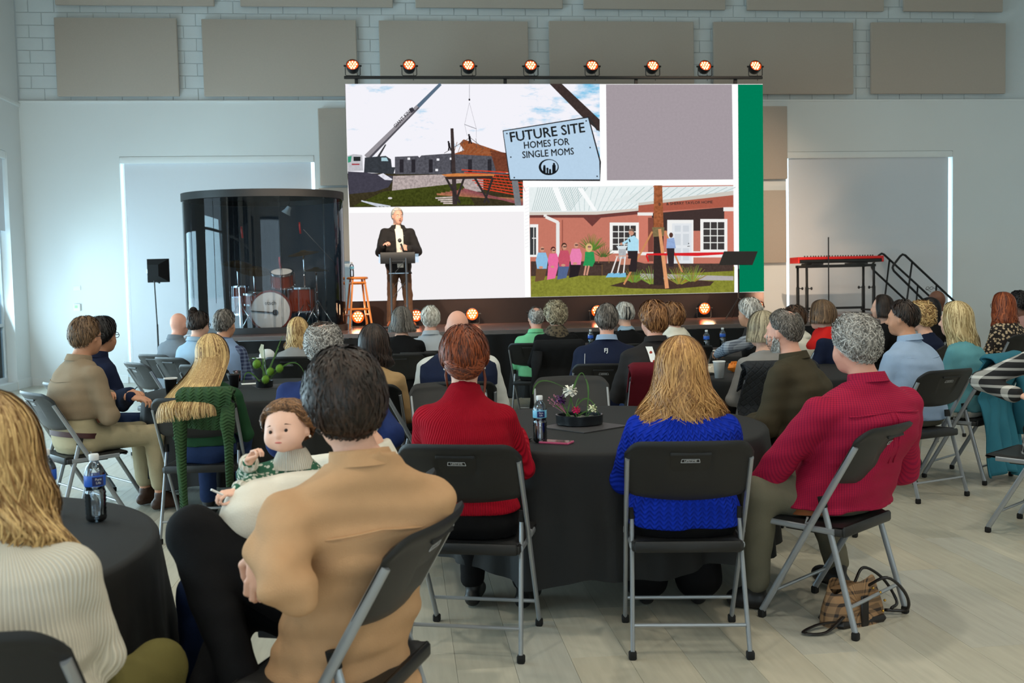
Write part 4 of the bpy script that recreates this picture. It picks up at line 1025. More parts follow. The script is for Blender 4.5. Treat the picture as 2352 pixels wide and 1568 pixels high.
# ------------------------------------------------------------------ small things on the tables
def pet():
    n_ = 'clear_plastic'
    if n_ in _m: return _m[n_]
    return glass(n_, (.985, .99, 1.0), .5)
mat_pet = pet()
mat_lab = M('bottle_label', (40, 92, 190), .35, var=.2, vs_=30)
mat_lab2 = M('bottle_label_pale', (110, 182, 214), .35, var=.15, vs_=30)
mat_cap = M('bottle_cap', (222, 226, 228), .4)
def bottle(p, label, near=False, lab=mat_lab, rz=0):
    e = empty('water_bottle', Vector(map(float, p)), rz, label, 'bottle', 'clear plastic water bottles')
    prof = [(0, .004), (.022, .0), (.030, .006)]
    for i in range(7): z = .016+i*.0125; prof += [(.0325, z), (.0305, z+.006)]
    prof += [(.0275, .108), (.0315, .114), (.0318, .150), (.030, .160), (.024, .176), (.015, .188), (.0128, .192), (.0128, .205)]
    MB().lathe(prof, 24 if near else 14).obj('bottle_body', mat_pet, e, smooth=True)
    MB().lathe([(0, .005), (.028, .006), (.0305, .016), (.029, .09), (.026, .108), (.0, .109)], 16).obj('water', glass('water_clear', (.95, .98, 1.0), .55), e, smooth=True)
    l = MB().lathe([(.0322, .115), (.0326, .116), (.0326, .149), (.0322, .150)], 24 if near else 14); lo = l.obj('paper_label', lab, e, smooth=True)
    if near:
        MB().grid(lambda u, v: (.0332*math.sin((u-.5)*1.1), -.0332*math.cos((u-.5)*1.1), .118+.028*v), 8, 2).obj('label_patch', M('label_navy', (26, 36, 92), .4), lo)
        for tx, zz, sz in (('Pure', .138, .0105), ('Life', .127, .0105)):
            me = textmesh(tx, sz, 0); me.materials.append(mat_cap); o = bpy.data.objects.new('label_text', me); COL.objects.link(o); o.parent = lo
            o.matrix_local = Matrix.Translation((0, -.0338, zz)) @ Matrix.Rotation(PI/2, 4, 'X')
    MB().lathe([(.0145, .196), (.0150, .198), (.0150, .213), (.0135, .2155), (0, .216)], 20 if near else 12).obj('cap', mat_cap, e, smooth=False)
    return e
bottle(PZ(222, 1196, TZ+.002), 'clear water bottle standing nearest the camera on the front left table', True, rz=.6)
bottle(PZ(110, 1180, TZ+.002), 'clear water bottle beside the blond hair on the front left table', True, rz=-.4)
bottle(PZ(1241, 1015, TZ+.002), 'clear water bottle with pale blue label beside the pink phone', True, lab=mat_lab2, rz=.05)
bottle(PZ(1623, 804, TZ+.002), 'left one of the two water bottles on the far right table')
bottle(PZ(1660, 797, TZ+.002), 'right one of the two water bottles on the far right table')
bottle(PZ(1357, 800, TZ+.002)*[1, 1, 1], 'water bottle on the far middle table, left of the navy sweater man', False)
bottle((SL[0]-.075, SL[1]+.02, ZS+.752), 'water bottle standing on the orange wooden stool', False, lab=mat_lab2)

def flower(e, c, r, col, name='flower', n=22, seed=0):
    rr = random.Random(seed); m_ = MB(); c = Vector(c)
    for i in range(n):
        z = 1-1.5*(i+.5)/n; a = i*2.4; d = Vector((math.sqrt(max(0, 1-z*z))*math.cos(a), math.sqrt(max(0, 1-z*z))*math.sin(a), z))
        s_ = d.cross(Vector((0, 0, 1))); s_ = s_.normalized() if s_.length > .01 else Vector((1, 0, 0)); t_ = d.cross(s_)
        b = c+d*r*.35; tip = c+d*r; w_ = r*.38
        m_.add([b-s_*w_*.4, b+s_*w_*.4, tip+s_*w_+t_*.2*r, tip+d*.1*r+t_*.45*r, tip-s_*w_+t_*.2*r], [(0, 1, 2, 3, 4)])
    m_.ball(tuple(c), r*.5, 8, 6); return m_.obj(name, M('petal_%d_%d_%d' % col, col, .6, var=.2, vs_=60), e)
def pompon(e, c, r, col, seed=0, n=240, name='green_flower'):
    rr = random.Random(seed); m_ = MB(); c = Vector(c); m_.ball(tuple(c), r*.8, 10, 7)
    for i in range(n):
        z = 1-2*(i+.5)/n; a = i*2.39996; d = Vector((math.sqrt(max(0, 1-z*z))*math.cos(a), math.sqrt(max(0, 1-z*z))*math.sin(a), z))
        s_ = d.cross(Vector((.3, .2, 1))).normalized()*r*.06; t_ = c+d*r*(.95+.2*rr.random())
        m_.add([c+d*r*.7-s_, c+d*r*.7+s_, t_], [(0, 1, 2)])
    return m_.obj(name, M('pompon_green', col, .7, var=.25, vs_=60), e)
mat_leaf = M('leaf_green', (74, 112, 50), .45, var=.25, vs_=30)
def blade(m_, pts, w_):
    P = [Vector(p) for p in pts]; vs = []; fs = []
    for i, p in enumerate(P):
        d = (P[min(i+1, len(P)-1)]-P[max(i-1, 0)]).normalized(); s_ = d.cross(Vector((.1, 1, .1))).normalized(); k = w_*(1-abs(2*i/(len(P)-1)-.7)*.6)
        vs += [p-s_*k, p+s_*k]
    for i in range(len(P)-1): fs.append((2*i, 2*i+1, 2*i+3, 2*i+2))
    m_.add(vs, fs)
def curve(a, b, c, n=10):
    a, b, c = Vector(a), Vector(b), Vector(c); return [a.lerp(b, t).lerp(b.lerp(c, t), t) for t in [i/n for i in range(n+1)]]
p = PZ(1331, 976, TZ)
tb = Vector((float(p[0]), float(p[1]), TZ))
pm = empty('placemat', PZ(1340, 980, TZ+.001), .62, 'dark glittering square placemat under the tray of flowers', 'placemat')
MB().box((-.16, -.16, 0), (.16, .16, .005), .001).obj('mat_sheet', M('glitter', (66, 64, 66), .35, var=.5, vs_=300, bump=.6, bs=900), pm)
fa = empty('flower_arrangement', tb+Vector((0, 0, .007)), 0, 'black round tray of white, pink and purple flowers on the centre table', 'flowers')
MB().lathe([(0, .001), (.112, .0), (.120, .004), (.122, .05), (.117, .052), (.112, .047), (.110, .012), (0, .012)], 40).obj('tray', M('tray_black', (22, 26, 30), .25), fa)
m_ = MB(); rr = random.Random(5)
for i in range(26): m_.ball((rr.uniform(-.08, .08), rr.uniform(-.07, .07), .022+rr.random()*.01), (rr.uniform(.008, .018),)*2+(.010,), 7, 5)
m_.obj('pebbles', M('pebble', (90, 92, 80), .6), fa)['kind'] = 'stuff'
def FA(px, py, dd=0): return Vector(map(float, PD(px, py, 5.1+dd)))-Vector(fa.location)
m_ = MB()
for a, b, c in (((0, 0, .01), FA(1315, 940), FA(1310, 905)), ((.02, 0, .01), FA(1330, 950), FA(1322, 944)), ((.04, 0, .01), FA(1345, 955), FA(1358, 945)), ((-.02, 0, .01), FA(1310, 960), FA(1290, 925)), ((-.02, .01, .01), FA(1300, 950), FA(1276, 930)), ((-.01, 0, .01), FA(1318, 930), FA(1330, 915))): m_.tube(curve(a, b, c), .003, 5)
m_.obj('stem', mat_leaf, fa)
flower(fa, FA(1309, 898), .035, (238, 236, 226), n=26, seed=1); flower(fa, FA(1323, 941), .021, (214, 30, 96), n=24, seed=2); flower(fa, FA(1287, 918), .028, (74, 34, 92), n=20, seed=3); flower(fa, FA(1360, 938), .024, (222, 226, 190), n=20, seed=4)
m_ = MB(); a, b = FA(1336, 960), FA(1352, 965)
blade(m_, curve(FA(1300, 962), FA(1330, 820), FA(1344, 868), 14), .005); blade(m_, curve(FA(1345, 870), FA(1358, 890), FA(1345, 962), 12), .005)
blade(m_, curve(FA(1224, 905), FA(1228, 850), FA(1300, 892), 14), .004); blade(m_, curve(FA(1318, 945), FA(1350, 880), FA(1376, 955), 14), .004); blade(m_, curve(FA(1322, 962), FA(1345, 935), FA(1372, 945), 8), .004)
m_.obj('leaf_blade', mat_leaf, fa)
m_ = MB()
for i in range(26):
    c = FA(1258+rr.random()*34, 905+rr.random()*28, rr.uniform(-.03, .03)); m_.ball(c, .0035, 5, 4); m_.tube([c, FA(1300, 950)], .0007, 3)
m_.obj('pink_sprig', M('sprig', (190, 120, 140), .7), fa)['kind'] = 'stuff'
# phone, dish
p = PZ(1278, 1017, TZ+.001); ph_ = empty('mobile_phone', p, -.55, 'pink cased phone lying on the near edge of the centre table', 'phone')
MB().box((-.075, -.038, 0), (.075, .038, .009), .006).obj('case', M('phone_pink', (190, 84, 120), .35), ph_); MB().box((-.068, -.032, .0092), (.068, .032, .0098)).obj('screen', M('phone_screen', (60, 46, 40), .1, var=.6, vs_=40), ph_)
p = PZ(1196, 1012, TZ+.001); ds = empty('small_dish', p, 0, 'small black dish beside the red sweater sleeve', 'dish')
MB().lathe([(0, .003), (.04, 0), (.055, .014), (.052, .016), (.038, .006), (0, .006)], 24).obj('dish_body', mat_black, ds, smooth=True)
# left table
p = PZ(608, 889, TZ+.001); fb = empty('flower_arrangement', p, 0, 'round green pompon flowers in a black bowl on the left table', 'flowers')
MB().lathe([(0, .002), (.055, 0), (.062, .006), (.066, .05), (.06, .05), (.056, .012), (0, .012)], 28).obj('bowl', M('tray_black'), fb)
DL = float(p[0]*_g[0]+p[1]*_g[1])
def FB(px, py, dd=0): return Vector(map(float, PD(px, py, DL+dd)))-Vector(fb.location)
for i, (x, y, r) in enumerate(((590, 836, .04), (621, 853, .036), (642, 846, .036), (610, 871, .036))): pompon(fb, FB(x, y, -.03*i), r, (108, 150, 44), i)
m_ = MB()
for (x, y) in ((590, 836), (621, 853), (642, 846), (606, 800), (640, 800)): m_.tube(curve(FB(608, 885), FB(612, 850), FB(x, y)), .003, 5)
m_.obj('stem', mat_leaf, fb)
m_ = MB()
for q in (((604, 870), (606, 790), (598, 790)), ((612, 870), (640, 790), (650, 770)), ((600, 880), (560, 830), (560, 880)), ((612, 870), (590, 800), (570, 830)), ((620, 870), (680, 800), (700, 860))): blade(m_, curve(FB(*q[0]), FB(*q[1]), FB(*q[2]), 12), .006)
m_.obj('leaf_blade', mat_leaf, fb)
m_ = MB(); c = FB(604, 818); blade(m_, [c+Vector((0, 0, .09)), c+Vector((-.012, 0, .05)), c+Vector((-.004, 0, .0)), c+Vector((.006, 0, -.04))], .018); m_.obj('white_lily', M('lily', (216, 226, 206), .5), fb)
p = PZ(620, 888, TZ+.0005); pm = empty('placemat', (p[0]+.08, p[1]+.06, TZ+.0005), .3, 'dark placemat beneath the bowl of green pompons', 'placemat'); MB().box((-.2, -.16, -.0), (.2, .16, .0008)).obj('mat_sheet', M('glitter'), pm)
def cup(p, col, lid, label, h=.11, r=.042):
    e = empty('paper_cup', Vector(map(float, p)), 0, label, 'cup', 'cups on the tables')
    MB().lathe([(0, .002), (r*.72, .0), (r*.98, h-.004), (r*1.05, h), (r*.95, h), (r*.7, .006), (0, .006)], 24).obj('cup_wall', col, e, smooth=True)
    MB().lathe([(r*1.03, h-.006), (r*1.07, h-.002), (r*1.05, h+.004), (r*.94, h+.004), (r*.9, h)], 24).obj('rim', lid, e, smooth=True)
    return e
cup(PZ(393, 905, TZ+.002), M('cup_black', (24, 24, 26), .4), mat_trim, 'black paper cup with white rim at the left edge of the left table', .115, .045)
cup(PZ(538, 890, TZ+.002), M('cup_black'), mat_black, 'black cup behind the blond hair on the left table', .1, .042)
cup(PZ(1652, 868, TZ+.002), M('foam_white', (234, 234, 230), .7), mat_trim, 'white foam cup standing on the table right of the blond hair', .125, .045)
p = PZ(545, 875, TZ+.002); e = empty('drinking_glass', p, 0, 'clear tumbler with red drink near the black cup', 'glass')
MB().lathe([(0, .002), (.026, 0), (.034, .085), (.032, .085), (.024, .005), (0, .005)], 18).obj('glass_wall', mat_pet, e, smooth=True); MB().lathe([(0, .006), (.023, .006), (.028, .035), (0, .036)], 14).obj('drink', M('drink_red', (196, 70, 36), .3), e)
p = PZ(585, 881, TZ+.002); e = empty('paper_sheet', p, .2, 'white folded paper beside the bowl of green pompons', 'paper'); MB().box((-.1, -.05, 0), (.08, .06, .003)).obj('sheet', M('paper', (228, 226, 220), .8), e)
p = PZ(1607, 806, TZ+.002); e = empty('paper_sheet', p, .1, 'white paper lying near the two far bottles', 'paper'); MB().box((-.12, -.08, 0), (.2, .06, .003)).obj('sheet', M('paper'), e)
for (x, y, c, nm, lb) in ((1634, 848, (214, 206, 190), 'paper_bag', 'crumpled pale paper bag beside the white foam cup'), (1686, 842, (226, 130, 40), 'snack_bag', 'small orange snack bag right of the white foam cup')):
    p = PZ(x, y+12, TZ+.002); e = empty(nm, p, .4, lb, 'bag'); m_ = MB(); rr = random.Random(x)
    m_.ball((0, 0, .035), (.055, .04, .035), 12, 8); m_.v = [(a+rr.uniform(-.008, .008), b+rr.uniform(-.008, .008), max(0, c_+rr.uniform(-.008, .008))) for a, b, c_ in m_.v]; m_.obj('bag_body', M('bag_%d' % x, c, .6), e)
    MB().box((-.03, -.006, .062), (.03, .006, .085), .003).obj('fold', M('bag_%d' % x, c), e)
p = PZ(614, 822, TZ+.003); e = empty('baseball_cap', p, .6, 'white baseball cap lying on the far left table', 'cap')
MB().lathe([(.085, 0), (.086, .03), (.07, .07), (.035, .095), (0, .1)], 20).obj('crown', mat_trim, e, smooth=True); MB().lathe([(0, 0), (.07, 0), (.072, .004), (0, .008)], 18, at=(-.1, 0, .004)).obj('brim', mat_trim, e, smooth=True)

# bags on the floor
p = PZ(1957, 1425, 0); e = empty('handbag', p, .3, 'tan plaid handbag with dark straps under the red shirt man chair', 'handbag')
m_ = MB(); m_.grid(lambda u, v: ((.155-.035*v**2)*math.cos(u*2*PI)*abs(math.cos(u*2*PI))**-.35 if abs(math.cos(u*2*PI)) > 1e-3 else 0, (.075-.045*v**1.5)*math.sin(u*2*PI)+.004*math.sin(u*31+v*6), .0+.165*v-.03*math.sin(u*13)*v*v), 48, 10, True)
m_.grid(lambda u, v: ((.145)*v*math.cos(u*2*PI), .075*v*math.sin(u*2*PI), .001), 24, 2, True)
m_.grid(lambda u, v: ((.115)*v*math.cos(u*2*PI), .030*v*math.sin(u*2*PI), .155+.0*v), 24, 2, True)
m_.obj('bag_body', M('bag_plaid', (150, 116, 82), .6, pat='plaid', col2=(40, 30, 26), f=150), e, smooth=True)
m_ = MB(); m_.box((-.13, -.078, .0), (.13, .078, .03), .02); m_.box((-.02, -.082, .0), (.02, -.07, .13), .004); m_.obj('leather_trim', M('bag_leather', (26, 22, 22), .35), e)
m_ = MB(); m_.tube(cr([(.05, -.03, .15), (.1, -.1, .2), (.2, -.1, .12), (.25, -.06, .03), (.18, .0, .02)]), .007, 6); m_.obj('strap', M('bag_leather'), e, smooth=True); m_ = MB(); m_.tube(cr([(.04, .03, .15), (.12, .06, .20), (.22, .05, .14), (.27, .02, .04), (.2, -.02, .03)]), .007, 6); m_.obj('strap', M('bag_leather'), e, smooth=True); m_ = MB()
m_.tube(cr([(-.1, -.06, .05), (-.22, -.09, .012), (-.3, -.05, .012), (-.2, -.02, .02), (-.1, -.05, .03)]), .010, 6, flat=.4); m_.obj('strap', M('bag_leather'), e, smooth=True)
m_ = MB()
for q in ((.09, -.07, .13), (.1, -.075, .05), (.06, -.06, .15), (.12, -.065, .09)): m_.ball(q, .006, 8, 6)
m_.obj('gold_ring', M('gold', (206, 160, 70), .25, 1.0), e)
p = PD(566, 1500, 2.95); e = empty('handbag', (p[0], p[1], 0), .2, 'open black handbag on the floor at the bottom edge of the photo', 'handbag')
m_ = MB(); m_.grid(lambda u, v: (.17*math.cos(u*2*PI)*(1+.05*math.sin(u*19)), .09*math.sin(u*2*PI), .26*v+.01*math.sin(u*13)), 40, 6, True); m_.grid(lambda u, v: (.16*v*math.cos(u*2*PI), .085*v*math.sin(u*2*PI), .22), 30, 2, True); m_.obj('bag_body', M('bag_black', (20, 20, 22), .4, bump=.3, bs=90), e, smooth=True)
m_ = MB(); m_.tube(cr([(-.15, -.02, .25), (-.14, -.05, .32), (-.04, -.09, .33), (.02, -.09, .26)]), .009, 6); m_.obj('strap', M('bag_black', (20, 20, 22)), e, smooth=True); m_ = MB(); m_.tube([(-.02, -.06, .27), (.2, -.08, .29), (.3, -.03, .25)], .012, 6, flat=.5); m_.obj('strap', M('bag_black', (20, 20, 22)), e, smooth=True)

# ------------------------------------------------------------------ coats and sweaters hung on chair backs
def drape(ch, name, label, cat, mat, wt=.25, wb=.28, zb=.2, zf=.72, fold=.018, seed=0, rag=.03, xo=0.0, lean=0.0, sleeves=(), thick=.012, out=.03):
    rr = random.Random(seed); ph = [rr.random()*6.3 for _ in range(5)]
    P = []
    nb = 16
    for i in range(nb+1):
        z = zb+(.85-zb)*i/nb; P.append((min(yup(z) if z > .6 else yup(.6)-.0-.10*(.6-z)/.6, 99)-.052-out-(.02 if z < .6 else 0), z))
    P += [(-.345, .882), (-.325, .905), (-.285, .912), (-.245, .905)]
    for i in range(5): z = .88-(.88-zf)*i/4; P.append((yup(z)+.004, z))
    m_ = MB(); n = len(P)
    def fn(u, v):
        k = v*(n-1); i = min(int(k), n-2); t = k-i; y = P[i][0]*(1-t)+P[i+1][0]*t; z = P[i][1]*(1-t)+P[i+1][1]*t
        s_ = max(0, min(1, (.86-z)/(.86-zb))) if k < nb else 0; x = (u*2-1)*(wt+(wb-wt)*s_)
        cv = .045*(1-(abs(x)/.26)**2) if abs(x) < .26 else -.0
        y += .05-cv if 1 else 0
        if k < nb: y -= abs(math.sin(x*26+ph[0]+1.5*math.sin(z*5+ph[1])))*fold*(.25+s_)+.4*fold*math.sin(x*47+ph[2])*s_; z -= rag*math.sin(x*14+ph[3])*max(0, 1-k/3)
        if abs(u*2-1) > .9: z -= .02*(abs(u*2-1)-.9)*10*(1 if k > nb-2 else .2)
        return (x+xo+lean*s_, y, z)
    m_.grid(fn, 52, n*2)
    if sleeves is not None:
        for (x, z0, z1, dx, r) in sleeves:
            m_.tube([(x, -.30, z0), (x+dx*.3, -.335, z0-.1), (x+dx*.7, -.34+.02*math.sin(x*9), (z0+z1)/2), (x+dx, -.33, z1)], [r*.9, r, r*.95, r*.8], 14, flat=.45)
    me = m_.mesh(name); o = meshobj(name, me, mat, None, True)
    o.matrix_world = Matrix.Translation(ch.location) @ Matrix.Rotation(ch.rotation_euler[2], 4, 'Z')
    sd = o.modifiers.new('thickness', 'SOLIDIFY'); sd.thickness = thick; sd.offset = 1
    return tagobj(o, label, cat, None)
# ------------------------------------------------------------------ figures: one continuous surface grown from joints
def smooth01(t): return t*t*(3-2*t)
def nets(f, org, h):
    s = f < 0
    c = np.zeros([n-1 for n in f.shape], np.int8)
    for dx in (0, 1):
        for dy in (0, 1):
            for dz in (0, 1): c += s[dx:f.shape[0]-1+dx, dy:f.shape[1]-1+dy, dz:f.shape[2]-1+dz]
    act = (c > 0) & (c < 8); I, J, K_ = np.nonzero(act); n = len(I)
    idx = np.full(act.shape, -1, np.int64); idx[I, J, K_] = np.arange(n)
    cor = {}
    for dx in (0, 1):
        for dy in (0, 1):
            for dz in (0, 1): cor[dx, dy, dz] = f[I+dx, J+dy, K_+dz]
    acc = np.zeros((n, 3)); cnt = np.zeros(n)
    for a in cor:
        for ax in range(3):
            if a[ax] == 0:
                b = list(a); b[ax] = 1; b = tuple(b); fa, fb = cor[a], cor[b]; m = (fa < 0) != (fb < 0)
                t = np.where(m, fa/np.where(m, fa-fb, 1), 0)
                p = np.zeros((n, 3)); p[:] = a; p[:, ax] += t
                acc += p*m[:, None]; cnt += m
    V = np.stack([I, J, K_], 1)+acc/cnt[:, None]
    Q = []
    for ax in range(3):
        o1, o2 = [q for q in range(3) if q != ax]
        sl0 = [slice(None)]*3; sl1 = [slice(None)]*3; sl0[ax] = slice(0, -1); sl1[ax] = slice(1, None)
        for q in (o1, o2): sl0[q] = slice(1, -1); sl1[q] = slice(1, -1)
        A, B = s[tuple(sl0)], s[tuple(sl1)]; d = A != B; W = np.nonzero(d); ins = A[W]
        if len(W[0]) == 0: continue
        G = [w_.copy() for w_ in W]; G[o1] += 1; G[o2] += 1
        def at(e1, e2):
            g = [x.copy() for x in G]; g[o1] -= e1; g[o2] -= e2; return idx[tuple(g)]
        q = np.stack([at(1, 1), at(0, 1), at(0, 0), at(1, 0)], 1)
        fl_ = ins if ax != 1 else ~ins
        q = np.where(fl_[:, None], q, q[:, ::-1]); Q.append(q)
    Q = np.concatenate(Q); Q = Q[(Q >= 0).all(1)]
    return V*h+np.array(org), Q
class Vol:
    def __init__(s, lo, hi, h):
        s.h = h; s.lo = np.array(lo, float); n = np.ceil((np.array(hi)-s.lo)/h).astype(int)+1
        s.ax = [s.lo[i]+h*np.arange(n[i]) for i in range(3)]; s.f = np.full(n, .2, np.float32)
    def win(s, lo, hi):
        sl = []
        for i in range(3):
            a = max(0, int((lo[i]-s.lo[i])/s.h)); b = min(len(s.ax[i]), int((hi[i]-s.lo[i])/s.h)+2); sl.append(slice(a, max(b, a)))
        return tuple(sl)
    def xyz(s, sl): return s.ax[0][sl[0]][:, None, None], s.ax[1][sl[1]][None, :, None], s.ax[2][sl[2]][None, None, :]
    def add(s, fn, lo, hi, k=.02, sub=False):
        m = .045+k; sl = s.win([v-m for v in lo], [v+m for v in hi])
        if any(q.stop <= q.start for q in sl): return
        x, y, z = s.xyz(sl); d = fn(x, y, z); c = s.f[sl]
        if sub: s.f[sl] = np.maximum(c, -d); return
        h_ = np.clip(.5+.5*(c-d)/k, 0, 1); s.f[sl] = c*(1-h_)+d*h_-k*h_*(1-h_)
    def cap(s, a, b, ra, rb, k=.02, sub=False):
        a = np.array(a, float); b = np.array(b, float); r = max(ra, rb); ab = b-a; L2 = max(1e-9, float(ab@ab))
        def fn(x, y, z):
            t = np.clip(((x-a[0])*ab[0]+(y-a[1])*ab[1]+(z-a[2])*ab[2])/L2, 0, 1)
            return np.sqrt((x-a[0]-t*ab[0])**2+(y-a[1]-t*ab[1])**2+(z-a[2]-t*ab[2])**2)-(ra+(rb-ra)*t)
        s.add(fn, np.minimum(a, b)-r, np.maximum(a, b)+r, k, sub)
    def ell(s, c, r, R=None, k=.02, sub=False):
        c = np.array(c, float); mr = max(r); R = np.eye(3) if R is None else R
        def fn(x, y, z):
            X, Y, Z = x-c[0], y-c[1], z-c[2]
            u = (X*R[0, 0]+Y*R[1, 0]+Z*R[2, 0])/r[0]; v = (X*R[0, 1]+Y*R[1, 1]+Z*R[2, 1])/r[1]; w_ = (X*R[0, 2]+Y*R[1, 2]+Z*R[2, 2])/r[2]
            q = np.sqrt(u*u+v*v+w_*w_)+1e-6; g = np.sqrt((u/r[0])**2+(v/r[1])**2+(w_/r[2])**2)+1e-6
            return q*(q-1)/g
        s.add(fn, c-mr, c+mr, k, sub)
    def stack(s, st, inf=0.0, k=.02):
        """st: stations (z, cx, cy, half width, half depth, turn) bottom to top"""
        st = np.array(st, float); zz = st[:, 0]; W = st[:, 3].max()+inf+.02
        def fn(x, y, z):
            zc = np.clip(z, zz[0], zz[-1]); cx = np.interp(zc, zz, st[:, 1]); cy = np.interp(zc, zz, st[:, 2]); w_ = np.interp(zc, zz, st[:, 3])+inf; d = np.interp(zc, zz, st[:, 4])+inf; tw = np.interp(zc, zz, st[:, 5])
            X, Y = x-cx, y-cy; c, n_ = np.cos(tw), np.sin(tw); U = (X*c+Y*n_); V = (-X*n_+Y*c)
            q = (np.abs(U/w_)**2.3+np.abs(V/d)**2.3)**(1/2.3)
            rr = (q-1)*np.minimum(w_, d)*1.0
            e = np.maximum(zz[0]-z, z-zz[-1])-inf*.5
            return np.maximum(rr, e)
        s.add(fn, (st[:, 1].min()-W, st[:, 2].min()-W, zz[0]-inf), (st[:, 1].max()+W, st[:, 2].max()+W, zz[-1]+inf), k)
    def folds(s, amp, seed, sc=1.0):
        r = np.random.RandomState(seed); x, y, z = s.ax[0][:, None, None], s.ax[1][None, :, None], s.ax[2][None, None, :]
        p = r.rand(6)*6.3
        a = np.sin(22*sc*(x+.4*z)+p[0]+1.6*np.sin(9*z+p[1])); b = np.sin(27*sc*(z-.5*x+.4*y)+p[2]+1.4*np.sin(11*x+p[3])+1.3*np.sin(8*y+p[4]))
        s.f += (amp*(a*.4+b*.6+.5*np.sin(60*z+18*x+p[5])*b)).astype(np.float32)
    def mesh(s, name):
        V, Q = nets(s.f, s.lo, s.h); return V, Q
def lapl(V, Q, it=1, k=.5):
    for _ in range(it):
        S_ = np.zeros_like(V); c = np.zeros(len(V))
        for a, b in ((0, 1), (1, 2), (2, 3), (3, 0)):
            np.add.at(S_, Q[:, a], V[Q[:, b]]); np.add.at(S_, Q[:, b], V[Q[:, a]]); np.add.at(c, Q[:, a], 1); np.add.at(c, Q[:, b], 1)
        V = V*(1-k)+k*S_/c[:, None]
    return V
# a hand: palm, four unequal bent fingers and a thumb; wrist at origin, fingers along +y, palm down, thumb on -x for a right hand
_hands = {}
def handmesh(curl, h):
    key = (curl, h)
    if key in _hands: return _hands[key]
    v = Vol((-.075, -.04, -.085), (.065, .21, .045), h)
    v.cap((0, -.03, 0), (0, .012, 0), .024, .025, .012)
    v.ell((0, .048, -.002), (.040, .052, .0155), k=.014)
    for x, L, y0 in ((-.027, .076, .086), (-.009, .086, .092), (.010, .079, .089), (.027, .062, .080)):
        a = np.array([x, y0, 0.]); ang = .15+curl*.5; seg = (.45, .31, .24); r = .0088
        for q in range(3):
            b = a+np.array([x*.10, math.cos(ang), -math.sin(ang)])*L*seg[q]; v.cap(a, b, r, r*.92, .004); a = b; ang += .25+curl*.75; r *= .92
    a = np.array([-.030, .022, -.006]); b = a+np.array([-.026, .030, -.012-.01*curl]); c = b+np.array([-.008+.02*curl, .028, -.010-.008*curl]); d = c+np.array([.002+.014*curl, .022, -.004-.006*curl])
    v.cap(a, b, .014, .0115, .01); v.cap(b, c, .0112, .0100, .004); v.cap(c, d, .0098, .0080, .004)
    V, Q = v.mesh('h'); _hands[key] = (V, Q); return V, Q

SKIN = {'fair': (226, 176, 152), 'pink': (224, 166, 144), 'tan': (196, 142, 112), 'dark': (104, 68, 52), 'brown': (122, 80, 62), 'baby': (236, 190, 168)}
def skin(n): return M('skin_'+n, SKIN[n], .5, var=.06, vs_=25, bump=.05, bs=300, spec=.35)

# ---- hair ------------------------------------------------------------------
SC = np.array([0, -.012, .02]); SR = np.array([.077, .097, .102])
def hairline(ph): return np.radians(np.interp(np.degrees(np.abs(ph)), [0, 45, 70, 85, 105, 125, 180], [52, 58, 84, 90, 108, 124, 130]))
class HB:
    def __init__(s): s.V = []; s.Q = []; s.T = []; s.n = 0
    def grid(s, P, tint, closed=False):
        m, n = P.shape[:2]; s.V.append(P.reshape(-1, 3)); i, j = np.meshgrid(np.arange(m-1), np.arange(n if closed else n-1), indexing='ij'); j2 = (j+1) % n
        q = np.stack([i*n+j, i*n+j2, (i+1)*n+j2, (i+1)*n+j], -1).reshape(-1, 4)+s.n; s.Q.append(q); s.T.append(np.broadcast_to(tint, (m, n)).reshape(-1)); s.n += m*n
    def strands(s, P, wd, tint):
        """P: strands x points x 3; flat locks facing away from the head centre"""
        k, m = P.shape[:2]; d = np.gradient(P, axis=1); o = P-np.array([0, -.02, -.05]); o[..., 2] *= .3
        side = np.cross(d, o); side /= np.linalg.norm(side, axis=2, keepdims=True)+1e-9
        t = np.linspace(0, 1, m)[None, :, None]; w_ = wd[:, None, None]*np.clip(np.minimum(1, (t+.12)*4), 0, 1)*np.clip((1.04-t)*3.2, .04, 1)
        L_, R_ = P-side*w_, P+side*w_
        V = np.stack([L_, R_], 2).reshape(-1, 3); b = (np.arange(k)*m*2)[:, None]; i = np.arange(m-1)[None, :]*2
        q = np.stack([b+i, b+i+1, b+i+3, b+i+2], -1).reshape(-1, 4)+s.n
        s.V.append(V); s.Q.append(q); s.T.append(np.repeat(tint, m*2)); s.n += len(V)
    def obj(s, name, mat, parent, R, c):
        V = np.concatenate(s.V) @ R.T + c; me = npmesh(name, V, np.concatenate(s.Q))
        a = me.attributes.new('tint', 'FLOAT', 'POINT'); a.data.foreach_set('value', np.concatenate(s.T).astype(np.float32))
        return meshobj(name, me, mat, parent)
def scalp(th, ph, t=0.0):
    st, ct = np.sin(th), np.cos(th); n = np.stack([st*np.sin(ph), st*np.cos(ph), ct], -1)
    return SC+n*(SR+t if np.ndim(t) == 0 else SR+t[..., None])
